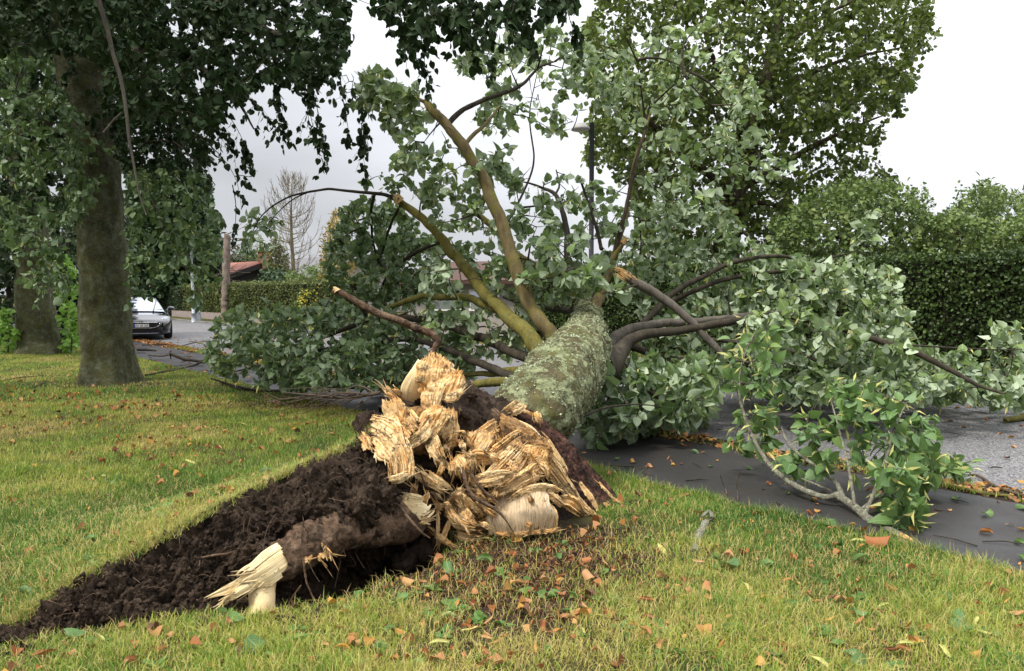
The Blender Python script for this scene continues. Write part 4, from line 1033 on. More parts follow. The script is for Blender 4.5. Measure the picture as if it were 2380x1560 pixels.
ribbon('wood_splinter', [(745,1276,4.18),(756,1290,4.14),(766,1298,4.16)], [30, 34, 16], .03, .45, (.15, .3), .2, .012, 247, needles=5, fuzz=20)
ribbon('wood_splinter', [(690,1308,4.08),(712,1302,4.06),(732,1292,4.08)], [6, 12, 3], .015, .9, (.1, .2), .2, .005, 248, nv=8)
# the bent broken root rising out of the top
limb('root', [(1003,835,5.5,.016),(1012,808,5.52,.020),(1018,793,5.54,.026),(1005,778,5.55,.028),(968,762,5.55,.027),(920,742,5.55,.026),(870,725,5.55,.025),(825,700,5.55,.024),(776,672,5.55,.022)], 'bark_root', 12, 60, .14, 251)
limb('root', [(995,775,5.55,.012),(1000,766,5.55,.010),(1008,762,5.56,.004)], 'bark_root', 8, 8, .1, 252)
limb('root', [(784,678,5.548,.0225),(774,671,5.55,.016)], 'wood', 10, 5, .15, 253)
# thin orange-brown roots hanging in front of the torn face
for q, p in enumerate([
 [(1076,1070,4.96,.012),(1078,1100,4.90,.014),(1090,1138,4.86,.014),(1108,1160,4.84,.013),(1145,1180,4.84,.011),(1172,1205,4.84,.006),(1198,1247,4.86,.002)],
 [(1090,1080,4.96,.011),(1096,1105,4.90,.011),(1120,1138,4.86,.010),(1148,1160,4.85,.008),(1165,1180,4.85,.004)],
 [(908,1160,4.68,.006),(930,1180,4.62,.009),(958,1215,4.58,.009),(982,1240,4.58,.008),(998,1250,4.6,.003)],
 [(704,1216,4.08,.006),(702,1250,4.02,.006),(706,1310,3.98,.006),(714,1360,3.98,.005),(738,1405,3.98,.004)],
 [(704,1220,4.08,.003),(716,1240,4.05,.003),(714,1264,4.08,.002)], [(700,1360,4.0,.004),(682,1385,3.98,.004),(668,1410,3.96,.003)],
 [(716,1300,4.05,.002),(728,1330,4.02,.002),(742,1352,4.02,.0015)], [(792,1302,4.3,.003),(786,1330,4.3,.003),(778,1365,4.3,.002)],
 [(470,1296,3.90,.005),(500,1290,3.90,.006),(525,1288,3.92,.006),(545,1280,3.95,.003)],
 [(640,1195,4.2,.002),(620,1230,4.05,.002),(612,1275,3.98,.002)], [(1000,1140,4.86,.004),(985,1120,4.84,.004),(975,1092,4.88,.003)]]):
    limb('root', p, 'bark_root', 7, None, .12, 260 + q)
# tail of fine roots off the left splinter
ta = Acc(); rr = np.random.default_rng(270)
limb('x', [(886,912,5.34,.012),(850,918,5.45,.012),(790,924,5.6,.010),(720,918,5.75,.007),(660,912,5.9,.004)], 'bark_root', 8, None, .1, 271, acc=ta)
for q in range(26):
    u = rr.random(); px, py = 880 - 190 * u, 914 + 8 * u
    limb('x', [(px, py, 5.36 + .5 * u, .004), (px - 40 - 40 * rr.random(), py + 12 + 10 * rr.normal(), 5.5 + .5 * u, .003), (px - 90 - 70 * rr.random(), py + 14 + 22 * rr.normal(), 5.6 + .5 * u, .0015)], 'bark_root', 4, 8, .1, 272 + q, acc=ta)
limb('x', [(870,914,5.4,.005),(835,896,5.5,.005),(800,905,5.6,.004),(745,902,5.7,.003)], 'bark_root', 5, None, .1, 300, acc=ta)
ta.build('rootlets', M['bark_brown'], tree)
# --- the trunk, its bark thick with lichen
TR = [(1205,1020,6.00,.22),(1214,994,6.08,.30),(1232,968,6.20,.325),(1256,938,6.38,.33),(1292,895,6.9,.335),(1328,848,7.6,.345),(1350,810,8.3,.31),(1360,783,8.8,.245),(1364,758,9.3,.195),(1365,725,9.9,.165),(1362,690,10.6,.145),(1357,640,11.3,.11)]
P = np.c_[WP([p[:3] for p in TR]), [p[3] for p in TR]]
Q = spline(P, 420)
tr = Acc(); tube(tr, Q[:, :3], Q[:, 3], 150, .05, 0, 311)
V = tr.V[0]; body = V[:420 * 150].reshape(420, 150, 3); ctr = Q[:, None, :3]; nr = unit(body - ctr)
body += nr * (.014 * fbm(body * 14, 4, 312) + .016 * np.maximum(0, fbm(body * 30, 3, 313)) + .035 * fbm(body * 2.2, 2, 314))[..., None]
rl = np.random.default_rng(315); k = 60000
i = rl.integers(0, 418, k); j = rl.integers(0, 150, k); p0 = body[i, j] + (body[i + 1, j] - body[i, j]) * rl.random((k, 1)) + rl.normal(0, .006, (k, 3)); nn = nr[i, j]
keep = (fbm(p0 * 8, 4, 316) + .22 * rl.normal(0, 1, k)) > .02; p0, nn = p0[keep], nn[keep]; k = len(p0)
tr.V[0] = np.vstack([body.reshape(-1, 3), V[420 * 150:]])
trunk = tr.build('trunk', M['bark_lichen'], tree); trunk['label'] = 'thick trunk crusted with pale green lichen'
lf = Acc(); dd = unit(rl.normal(0, 1, (k, 3)) + nn * .8); leaves_acc(lf, p0 - nn * .003, dd, nn + rl.normal(0, .5, (k, 3)), .009 + .013 * rl.random(k) ** 2, diamond(.3, .3, .9), rl.random(k))
q = NM('lichen_flakes'); t = q.attr(); col = q.ramp(t, [(0, (.16, .18, .10)), (.5, (.30, .345, .21)), (1, (.46, .50, .36))]); q.pbr(col, .9, None, .1)
M['lichen'] = q.m
lo = lf.build('lichen', M['lichen'], trunk, smooth=False); lo['kind'] = 'stuff'
# ------------------------------------------------------------------ limbs and leaves of the fallen crown
LIMBS = []          # (pts, material)
def L(mat, *pts): LIMBS.append((pts, mat))
L('bark_limb', (1300,812,8.75,.085),(1278,780,8.8,.083),(1248,738,8.85,.080),(1225,700,8.9,.078),(1205,650,8.95,.077),(1190,600,9.0,.076),(1172,540,9.05,.074),(1150,478,9.1,.072),(1118,410,9.2,.068),(1080,345,9.3,.064),(1040,292,9.38,.058),(1005,255,9.45,.050),(988,235,9.5,.040))
L('bark_limb', (990,240,9.5,.022),(950,222,9.5,.017),(903,214,9.5,.013),(836,196,9.5,.008))
L('bark_dark', (1039,290,9.38,.034),(1060,268,9.5,.032),(1086,250,9.6,.030),(1143,227,9.8,.027),(1209,200,10.1,.022),(1236,172,10.3,.018),(1259,153,10.4,.015),(1290,143,10.6,.010))
L('bark_limb', (1083,333,9.3,.026),(1104,310,9.4,.024),(1136,280,9.6,.020),(1160,250,9.8,.014))
L('bark_mossy', (1272,845,8.35,.095),(1250,815,8.4,.092),(1222,775,8.6,.086),(1190,748,8.8,.080),(1165,722,9.1,.075),(1110,660,9.6,.070),(1060,598,9.9,.066),(1020,550,10.1,.060),(975,503,10.3,.052),(936,474,10.4,.046),(918,458,10.45,.043))
L('bark_dark', (935,472,10.4,.030),(905,457,10.4,.026),(870,450,10.4,.022),(815,445,10.4,.018),(760,440,10.4,.016),(710,448,10.4,.014),(672,458,10.4,.012),(630,482,10.4,.010),(602,510,10.4,.008),(585,545,10.4,.006),(574,575,10.4,.004))
L('bark_dark', (720,446,10.4,.009),(680,464,10.45,.008),(640,500,10.5,.006),(618,530,10.5,.004))
L('bark_mossy', (1345,705,10.4,.08),(1325,685,10.6,.075),(1290,655,10.8,.07),(1240,618,11.0,.063),(1200,590,11.1,.057),(1160,545,11.2,.048),(1110,498,11.3,.040),(1085,482,11.3,.034),(1055,474,11.3,.026))
L('bark_limb', (1362,780,9.4,.085),(1372,740,9.6,.080),(1388,700,9.9,.070),(1405,650,10.2,.058),(1424,600,10.4,.046),(1450,520,10.6,.036),(1462,460,10.7,.032),(1470,400,10.8,.028),(1490,330,11.0,.022),(1520,240,11.2,.014))
L('bark_limb', (1415,625,10.3,.038),(1432,590,10.3,.036),(1452,558,10.3,.033))
L('bark_brown', (1424,600,10.35,.030),(1436,560,10.3,.029),(1452,500,10.3,.026),(1470,405,10.35,.022),(1500,300,10.5,.015))
L('bark_grey', (1335,640,10.8,.05),(1318,590,10.9,.046),(1318,545,11,.042),(1310,500,11,.038),(1290,452,11.1,.030),(1262,438,11.2,.022))
L('bark_grey', (1290,452,11.1,.016),(1300,430,11.1,.013),(1292,395,11.2,.009))
L('bark_dark', (1398,580,10.6,.026),(1382,520,10.8,.022),(1360,450,11,.018),(1345,410,11,.012))
L('bark_dark', (1385,862,8.0,.19),(1415,842,8.3,.145),(1436,818,8.5,.10),(1456,795,8.65,.070),(1495,777,8.75,.056),(1560,770,8.8,.047),(1650,755,8.8,.044),(1740,740,8.8,.043),(1800,732,8.8,.041),(1860,740,8.8,.039),(1930,757,8.75,.036),(2010,783,8.7,.034),(2080,805,8.6,.038),(2150,833,8.5,.033),(2215,865,8.4,.027),(2270,893,8.3,.020),(2330,915,8.2,.013))
L('bark_dark', (2020,785,8.7,.016),(2080,800,8.7,.013),(2180,806,8.8,.010),(2300,812,8.9,.007),(2375,812,9,.005))
L('bark_grey', (1385,822,8.6,.11),(1415,800,8.9,.085),(1440,778,9.0,.066),(1480,758,9.1,.055),(1540,752,9.2,.048),(1610,750,9.3,.043),(1700,738,9.4,.033),(1760,725,9.5,.022))
L('bark_grey', (1448,640,8.9,.050),(1485,660,8.9,.052),(1530,688,8.9,.050),(1580,725,8.85,.046),(1630,775,8.8,.042),(1672,820,8.75,.036))
L('bark_dark', (1480,770,9.5,.045),(1530,715,9.7,.040),(1580,670,9.8,.035),(1640,640,9.9,.032),(1690,615,10,.029),(1750,600,10,.026),(1800,596,10,.023),(1840,603,10,.018),(1858,640,10,.012))
L('bark_dark', (1560,700,10.0,.032),(1620,672,10,.030),(1700,645,10,.028),(1800,632,10,.026),(1900,630,10.1,.022),(1980,634,10.2,.018),(2060,650,10.2,.012))
L('bark_dark', (1860,632,10.1,.013),(1930,600,10.1,.011),(1985,585,10.1,.008),(2010,560,10.1,.005))
L('bark_mossy', (1160,722,9.2,.05),(1110,700,9.7,.047),(1060,690,10,.044),(990,690,10.3,.040),(940,702,10.5,.036),(893,718,10.7,.030))
L('bark_dark', (1240,840,8.7,.06),(1150,800,9.4,.055),(1050,760,10.2,.05),(950,740,10.8,.045),(860,745,11.2,.040),(800,765,11.4,.034),(720,795,11.6,.026),(620,820,11.8,.016),(540,840,12,.010))
L('bark_dark', (1200,880,8.5,.05),(1080,830,9.6,.045),(960,790,10.6,.04),(850,800,11.2,.036),(760,812,11.5,.03),(690,822,11.8,.022),(600,850,12,.014),(520,870,12.2,.008))
L('bark_mossy', (1250,888,7.7,.06),(1190,885,8.2,.052),(1120,892,8.6,.045),(1050,905,9.1,.035),(960,905,9.9,.02))
L('bark_mossy', (1260,870,8.1,.05),(1200,862,8.6,.045),(1140,868,9.2,.036),(1060,870,10,.02))
L('bark_dark', (1000,880,10.2,.02),(860,900,11.2,.02),(740,900,12,.02),(640,910,12.3,.018),(560,900,12.6,.016),(490,880,12.9,.013))
L('bark_dark', (1030,560,10.6,.028),(960,590,11.2,.025),(900,640,11.8,.02),(880,700,12.0,.012))
L('bark_dark', (870,452,10.6,.022),(862,500,11.4,.020),(870,580,12,.016),(900,640,12.2,.012))
L('bark_dark', (930,476,10.6,.02),(905,530,11.2,.018),(885,600,11.8,.014))
L('bark_grey', (1330,720,10.2,.045),(1280,718,10.4,.042),(1230,705,10.7,.036),(1170,690,11.1,.026))
L('bark_dark', (1450,800,9.2,.05),(1540,830,9.3,.04),(1700,850,9.4,.034),(1830,838,9.5,.030),(1960,850,9.5,.025),(2060,868,9.4,.018),(2170,890,9.3,.01))
L('bark_dark', (1650,790,9.3,.026),(1760,800,9.3,.024),(1850,820,9.2,.022),(1950,860,9.1,.018),(2060,905,9,.012))
L('bark_dark', (1420,830,8.6,.04),(1480,880,8.4,.032),(1540,930,8.2,.022),(1600,960,8.1,.012))
L('bark_dark', (1300,960,6.5,.012),(1350,968,6.9,.012),(1400,950,7.2,.011),(1470,940,7.6,.008),(1540,945,7.8,.005))
L('bark_dark', (1160,545,11.2,.02),(1200,480,11.4,.018),(1240,380,11.6,.014),(1230,270,11.8,.010),(1250,160,11.9,.006))
nodes = []
for q, (p, m) in enumerate(LIMBS):
    o = limb('limb', p, m, 16 if p[0][3] > .05 else 10, None, .09, 400 + q)
    nodes.append(spline(WP([a[:3] for a in p]), 40)[6:])
nodes = np.vstack(nodes)
# pale broken ends of three limbs
ribbon('limb_break', [(1466,650,8.86),(1450,640,8.84),(1436,632,8.84),(1422,634,8.86)], [20, 24, 18, 8], .06, .55, (.05, .35), .2, .012, 421, fuzz=30, needles=6)
ribbon('limb_break', [(930,470,10.3),(922,460,10.3),(915,448,10.32)], [22, 20, 8], .06, .15, (.05, .35), .2, .008, 422, nv=16)
ribbon('limb_break', [(1446,566,10.25),(1453,556,10.25),(1458,548,10.26)], [12, 10, 5], .05, .4, (.05, .3), .2, .008, 423, nv=10)

rc = np.random.default_rng(431)
FOL = [  # polygon, depth range, number of twigs, leaves per twig, tint range
 ([(1345,850),(1480,830),(1660,830),(1665,930),(1640,995),(1520,1000),(1385,1028),(1340,1000),(1345,930)], 7.7, 9.2, 230, 10, (.1, .75)),
 ([(1000,570),(1180,560),(1400,545),(1440,640),(1395,690),(1260,715),(1235,770),(1225,850),(1050,835),(1000,800),(960,700)], 9.0, 10.8, 210, 9, (.15, .9)),
 ([(1180,520),(1320,560),(1420,600),(1440,680),(1390,690),(1260,690),(1190,640)], 8.6, 9.4, 46, 9, (.1, .6)),
 ([(480,750),(560,715),(760,705),(1000,690),(1100,830),(1080,905),(930,905),(620,905),(500,875),(470,800)], 10.3, 12.8, 520, 11, (.0, .35)),  # low tints here and next row put the crown's shade into the leaves
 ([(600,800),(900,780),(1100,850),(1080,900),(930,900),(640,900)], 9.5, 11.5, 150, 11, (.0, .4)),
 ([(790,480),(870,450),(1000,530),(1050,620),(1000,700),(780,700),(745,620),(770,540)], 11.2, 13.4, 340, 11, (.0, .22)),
 ([(795,190),(880,150),(1010,240),(1090,350),(1160,480),(1180,560),(1060,560),(950,440),(905,400),(930,330),(850,255)], 9.0, 10.2, 140, 9, (.3, 1)),
 ([(770,170),(850,160),(980,220),(1000,260),(900,262),(800,225)], 9.2, 9.8, 34, 9, (.1, .6)),
 ([(1000,160),(1090,110),(1250,60),(1330,75),(1450,50),(1490,150),(1420,260),(1290,330),(1240,240),(1170,320),(1080,290),(1150,200)], 9.8, 11.8, 175, 9, (.3, 1)),
 ([(1090,380),(1200,330),(1280,420),(1290,560),(1180,540),(1150,450)], 9.4, 10.6, 62, 9, (.2, .9)),
 ([(1240,440),(1300,400),(1420,420),(1440,560),(1240,590)], 9.6, 11.5, 100, 9, (.2, .9)),
 ([(1450,120),(1560,60),(1680,40),(1750,180),(1800,300),(1860,370),(1740,450),(1600,480),(1460,480),(1440,330)], 9.6, 11.6, 190, 8, (.3, 1)),
 ([(1430,480),(1700,480),(1730,560),(1880,600),(1960,650),(1720,730),(1450,720)], 9.8, 12, 270, 10, (.2, .9)),
 ([(1450,790),(1700,650),(1900,600),(2070,630),(2110,720),(2120,800),(2200,850),(2100,915),(1850,925),(1660,890)], 9.3, 12.2, 620, 11, (.15, .95)),
 ([(1700,780),(2100,800),(2379,850),(2379,945),(2150,920),(1850,930),(1680,900)], 8.6, 11.5, 440, 11, (.1, .8)),
 ([(1900,610),(2060,610),(2110,680),(2060,720),(1930,700)], 9.6, 10.4, 40, 9, (.4, 1)),
 ([(2000,490),(2035,470),(2050,560),(2010,640),(1960,600)], 10, 10.4, 16, 7, (.2, .8)),
 ([(1850,870),(2100,880),(2379,880),(2400,940),(2150,935),(1850,935)], 8.2, 10.5, 170, 11, (.1, .8)),
 ([(2290,760),(2379,745),(2379,850),(2310,850)], 9.2, 10, 22, 8, (.3, 1)),
 ([(560,520),(600,480),(660,500),(640,600),(570,620)], 10.2, 10.7, 18, 7, (.2, .9)),
 ([(1320,640),(1400,620),(1460,640),(1440,690),(1340,690)], 8.6, 9.2, 14, 8, (.4, 1)),
 ([(1650,735),(1850,715),(2050,760),(2150,820),(1900,790),(1700,770)], 8.3, 8.8, 26, 8, (.3, 1)),
 ([(830,430),(880,400),(960,440),(900,470)], 10.2, 10.6, 10, 7, (.0, .4)),
]
fol = Acc(); twg = Acc(); bra = Acc()
KEEPOUT = [(0, 19, 9.4), (4, 13, 10), (11, 12, 8.8), (13, 13, 8.9), (8, 10, 10.4), (5, 8, 10.4), (9, 8, 10.3), (12, 10, 9.1), (2, 9, 9.9), (3, 8, 9.6)]   # limbs that stay in plain sight: index, clearance in frame pixels
def clear(P):
    x, y, d = pix(P); k = np.ones(len(P), bool)
    for li, cl, _ in KEEPOUT:
        Q_ = spline(WP([a[:3] for a in LIMBS[li][0]]), 60); qx, qy, qd = pix(Q_)
        D2 = (x[:, None] - qx) ** 2 + (y[:, None] - qy) ** 2; j = D2.argmin(1)
        hid = (D2[np.arange(len(P)), j] < (cl + 8) ** 2) & (d < qd[j] + .05)
        k &= ~(hid & (fbm(P * 3.0, 2, 77) < .25))
    k &= ~((np.hypot(x - 1352, y - 300) < 34) & (d < 18)) & ~((np.abs(x - 1373) < 12) & (y > 290) & (y < 395) & (vnoise(P * 5, 5) < .4))
    trunk_ = (np.abs(x - np.interp(y, [690, 850, 1010], [1362, 1328, 1200])) < np.interp(y, [700, 760, 850, 1000], [20, 50, 88, 110])) & (y > 735) & (d < np.interp(y, [700, 780, 850, 1000], [10, 8.8, 7.4, 5.6]))
    holes = (n2(x, y, 1 / 95., 78, 2) < -.42) & (y < 560) & (x > 780) & (x < 1330)
    k &= ~trunk_ & ~holes
    return k
LH, LHf = [heart(.25, .16, .95), heart(.55, .38, .85), heart(.12, -.18, 1.0), heart(.75, .12, .88), heart(.3, .6, .8)], [heart(.12, .25, .9), heart(.45, .4, .85), heart(.3, -.15, .95)]
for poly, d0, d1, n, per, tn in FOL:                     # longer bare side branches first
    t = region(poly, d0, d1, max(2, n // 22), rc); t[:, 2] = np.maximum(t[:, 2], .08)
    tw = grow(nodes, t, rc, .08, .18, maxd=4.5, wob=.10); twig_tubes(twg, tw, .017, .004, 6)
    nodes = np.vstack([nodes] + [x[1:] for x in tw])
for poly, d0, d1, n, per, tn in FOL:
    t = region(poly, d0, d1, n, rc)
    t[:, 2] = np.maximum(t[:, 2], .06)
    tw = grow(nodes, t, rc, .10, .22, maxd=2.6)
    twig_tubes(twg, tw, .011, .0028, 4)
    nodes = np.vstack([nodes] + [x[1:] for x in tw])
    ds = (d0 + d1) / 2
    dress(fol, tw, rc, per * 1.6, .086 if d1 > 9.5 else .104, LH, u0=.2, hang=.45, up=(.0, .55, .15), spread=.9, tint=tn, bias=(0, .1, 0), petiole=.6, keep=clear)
    sub = [x for x in tw if rc.random() < .45]
    dress(bra, sub, rc, 2.2, .085, diamond(.35, .3, .22), u0=.4, hang=.9, spread=.6, tint=(0, 1), petiole=.9, keep=clear)
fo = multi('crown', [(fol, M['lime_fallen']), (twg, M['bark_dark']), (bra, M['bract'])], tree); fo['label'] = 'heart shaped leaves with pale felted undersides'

# ------------------------------------------------------------------ broken branch on the path at the right
bb = thing('broken_branch', 'leafy lime branch with a splintered orange end lying across the dark path', 'branch', G(2110, 1262))
BR = [
 [(2112,1262,4.93,.030),(2085,1244,5.05,.031),(2030,1214,5.32,.030),(1985,1178,5.52,.028),(1945,1150,5.70,.026)],
 [(1945,1150,5.70,.024),(1920,1155,5.72,.022),(1885,1146,5.82,.021),(1830,1118,6.05,.020),(1785,1075,6.28,.018),(1758,1035,6.40,.016),(1738,990,6.5,.014),(1722,940,6.58,.012),(1718,895,6.6,.010),(1726,840,6.65,.008),(1745,790,6.7,.006),(1760,765,6.75,.004)],
 [(1960,1162,5.65,.020),(1940,1120,5.82,.017),(1900,1085,6.0,.015),(1860,1058,6.15,.012),(1830,1030,6.3,.009),(1815,990,6.4,.006)],
 [(1930,1140,5.75,.009),(1890,1124,5.9,.008),(1862,1112,6.0,.006)],
 [(2010,1195,5.42,.016),(2040,1120,5.6,.014),(2060,1060,5.75,.011),(2080,990,5.85,.008),(2110,930,5.9,.005)],
 [(2000,1185,5.45,.012),(2100,1120,5.75,.010),(2180,1100,5.95,.007),(2250,1098,6.0,.004)],
 [(1985,1175,5.5,.012),(1970,1080,5.8,.010),(1950,1000,6.0,.007),(1930,930,6.2,.004)],
]
bn = []
for q, p in enumerate(BR):
    limb('stem', p, 'bark_branch', 12, None, .14, 450 + q, parent=bb); bn.append(spline(WP([a[:3] for a in p]), 40)[4:])
bn = np.vstack(bn)
tree_keep = tree; tree = bb
ribbon('broken_end', [(2088,1248,4.99),(2104,1256,4.94),(2122,1268,4.88),(2146,1280,4.84)], [24, 26, 18, 6], .03, .72, (.05, .3), .2, .01, 461, fuzz=40, needles=6)
tree = tree_keep
rb_ = np.random.default_rng(462)
F2 = [
 ([(1690,770),(1760,740),(1810,770),(1830,900),(1800,1000),(1780,1075),(1740,1060),(1690,1040),(1700,930)], 6.3, 7.0, 62, 8, (.2, .9)),
 ([(1850,970),(1930,900),(2010,880),(2100,905),(2180,960),(2170,1020),(2100,1090),(1980,1100),(1870,1060)], 5.7, 6.5, 80, 8, (.2, .8)),
 ([(2020,1090),(2090,1060),(2125,1110),(2140,1225),(2100,1225),(2050,1165)], 5.0, 5.8, 40, 8, (.2, .7)),
 ([(2090,1080),(2200,1050),(2270,1085),(2240,1110),(2110,1130)], 5.7, 6.1, 26, 8, (.4, 1)),
 ([(1780,1060),(1900,1040),(1960,1100),(1960,1130),(1850,1100)], 5.9, 6.4, 16, 6, (.2, .8)),
 ([(2060,1215),(2130,1205),(2150,1245),(2110,1250)], 5.0, 5.3, 5, 5, (.1, .5)),
]
bf, btw, bbr = Acc(), Acc(), Acc()
def clear_stem(P):
    x, y, d = pix(P); k = np.ones(len(P), bool)
    for p, cl in ((BR[0], 24), (BR[1], 15)):
        qx, qy, qd = pix(spline(WP([a[:3] for a in p]), 60)); D2 = (x[:, None] - qx) ** 2 + (y[:, None] - qy) ** 2; j = D2.argmin(1)
        k &= ~((D2[np.arange(len(P)), j] < (cl + 14) ** 2) & (d < qd[j] + .03) & (fbm(P * 5.0, 2, 79) < .35))
    return k
for poly, d0, d1, n, per, tn in F2:
    t = region(poly, d0, d1, n, rb_); t[:, 2] = np.maximum(t[:, 2], .03)
    tw = grow(bn, t, rb_, .12, .15, maxd=1.2); bn = np.vstack([bn] + [x[1:] for x in tw])
    twig_tubes(btw, tw, .008, .0022, 5)
    dress(bf, tw, rb_, per * 1.15, .083, LH, u0=.15, hang=.6, up=(0, -.35, .5), spread=.85, tint=tn, petiole=.7, keep=clear_stem)
    dress(bbr, [x for x in tw if rb_.random() < .8], rb_, 2.4, .095, diamond(.3, .3, .20), u0=.3, hang=.3, spread=.8, tint=(0, 1), petiole=.9)
multi('foliage', [(bf, M['lime_fresh']), (btw, M['bark_grey']), (bbr, M['bract'])], bb)

# ------------------------------------------------------------------ standing lime at the left, its crown arching over the lawn
lime = thing('lime_tree', 'tall standing lime with mossy trunk and drooping dark crown on the lawn', 'tree', G(255, 888))
TL = [(258,900,14.0,.54),(256,880,14.0,.49),(254,850,14.0,.45),(250,800,14.0,.43),(246,740,14.0,.43),(241,660,14.0,.41),(236,560,14.0,.395),(228,460,14.0,.385),(218,360,14.0,.40),(208,260,14.0,.42),(198,180,14.0,.44),(190,100,14.0,.44),(184,20,14.0,.42),(178,-80,14.0,.40),(172,-220,14,.36),(168,-380,14,.28)]
P = np.c_[WP([p[:3] for p in TL]), [p[3] for p in TL]]; Q = spline(P, 150)
ta = Acc(); tube(ta, Q[:, :3], Q[:, 3], 72, .05, 0, 501)
V = ta.V[0]; body = V[:150 * 72].reshape(150, 72, 3); nr = unit(body - Q[:, None, :3]); th = np.linspace(0, 6.2832, 72, endpoint=False)
flare = sstep(.9, 0, body[..., 2])
body += nr * (.016 * fbm(body * np.array([14, 14, 5]), 4, 502) + .022 * fbm(body * 2.2, 2, 503) + flare * .06 * np.cos(th * 5 + .7)[None])[..., None]
ta.V[0] = np.vstack([body.reshape(-1, 3), V[150 * 72:]])
ta.build('trunk', M['bark_standing'], lime)
LB = [
 ('bark_standing', [(196,170,14.0,.30),(160,90,13.9,.26),(120,0,13.7,.22),(80,-120,13.4,.18),(0,-260,13,.12)]),
 ('bark_dark', [(190,-40,14,.20),(300,-160,13.3,.15),(480,-230,12.2,.12),(700,-240,11,.10),(950,-220,10,.07),(1300,-190,9.4,.04)]),
 ('bark_dark', [(190,60,14,.16),(330,-30,13.0,.12),(480,0,12,.09),(600,60,11.3,.06),(700,120,10.8,.03),(740,220,10.6,.014)]),
 ('bark_dark', [(210,150,14,.10),(330,120,13.2,.08),(450,150,12.6,.055),(540,220,12.2,.03),(590,300,12,.012)]),
 ('bark_grey', [(205,-120,8.6,.027),(228,0,8.4,.025),(245,60,8.4,.023),(262,120,8.4,.022),(278,175,8.4,.020),(290,240,8.4,.018),(300,320,8.4,.015),(312,390,8.4,.012),(324,450,8.4,.009),(340,500,8.4,.005)]),
 ('bark_grey', [(283,262,8.4,.010),(262,282,8.4,.010),(240,308,8.4,.007)]),
 ('bark_grey', [(120,-100,12.2,.030),(100,0,12.2,.026),(88,70,12.2,.022),(72,120,12.2,.018),(48,170,12.2,.013),(30,240,12.2,.011),(26,300,12.2,.008)]),
 ('bark_dark', [(180,-20,14,.14),(60,-60,13,.10),(-60,0,12.3,.06),(-120,140,12,.03),(-40,330,12,.012)]),
 ('bark_dark', [(160,-200,13.8,.16),(300,-420,12,.12),(600,-520,9.5,.08),(1000,-600,7.5,.05)]),
 ('bark_dark', [(330,330,12.8,.012),(400,330,12.0,.012),(450,370,11.6,.010),(500,430,11.4,.006)]),
 ('bark_brown', [(330,420,11.8,.008),(400,560,11.5,.008),(440,640,11.4,.007),(470,690,11.4,.004)]),
]
ln = [Q[110:, :3]]
for q, (m, p) in enumerate(LB):
    limb('branch', p, m, 12, None, .10, 510 + q, parent=lime); ln.append(spline(WP([a[:3] for a in p]), 50)[4:])
ln = np.vstack(ln)
rl2 = np.random.default_rng(531)
dk, lt, ltw, lbr = Acc(), Acc(), Acc(), Acc()
LC = [
 ([(-120,-80),(800,-80),(812,40),(806,120),(790,190),(700,200),(640,185),(560,235),(500,290),(430,305),(300,290),(240,120),(-60,120)], 8.6, 13.6, 1700, 17),
 ([(-300,-640),(600,-520),(980,-60),(-200,-60)], 7.5, 13.5, 640, 17),  # unseen leaves above the frame, added to shade what lies below
 ([(870,-80),(1345,-80),(1335,50),(1290,30),(1230,95),(1150,125),(1090,105),(1050,60),(1000,120),(985,180),(945,145),(928,60),(880,40)], 8.2, 10.2, 330, 15),
 ([(230,120),(430,300),(500,300),(480,420),(330,440),(250,330)], 12.4, 14.4, 330, 15),
 ([(0,60),(190,100),(230,300),(160,500),(60,520),(-60,500),(-60,60)], 13.2, 16.0, 560, 15),
]
for poly, d0, d1, n, per in LC:
    t = region(poly, d0, d1, n, rl2); tw = grow(ln, t, rl2, .16, .3, maxd=2.6)
    ln = np.vstack([ln] + [x[2:] for x in tw]); twig_tubes(ltw, tw, .010, .003, 3)
    dress(dk, tw, rl2, per, .078, LHf, u0=.1, hang=1.0, up=(0, 0, .25), spread=.7, tint=(0, .7), petiole=.8, cap=60)
def tongue(pts, wid, n, acc=dk, size=.075, tint=(0, .7), ro=.012, per=1, mat=None):
    """A hanging spray: a drooping twig with leaves close around it."""
    Pn = spline(WP(pts), 18); tube(ltw, Pn, np.linspace(.008, .002, 18), 4)
    w3 = wid * np.mean([p[2] for p in pts]) / FPX
    tw = []
    for q in range(max(2, n // 7)):
        i = rl2.integers(0, 17); a = Pn[i]; e = a + np.array([rl2.normal(0, w3), rl2.normal(0, w3), -abs(rl2.normal(0, w3 * 1.5)) - .05])
        tw.append(np.array([a, (a + e) / 2 + [0, 0, .03], e]))
    twig_tubes(ltw, tw, .004, .002, 3)
    dress(acc, tw + [Pn], rl2, 8, size, LHf, u0=.05, hang=1.1, up=(0, 0, .2), spread=.6, tint=tint, petiole=.8, cap=60)
    return tw
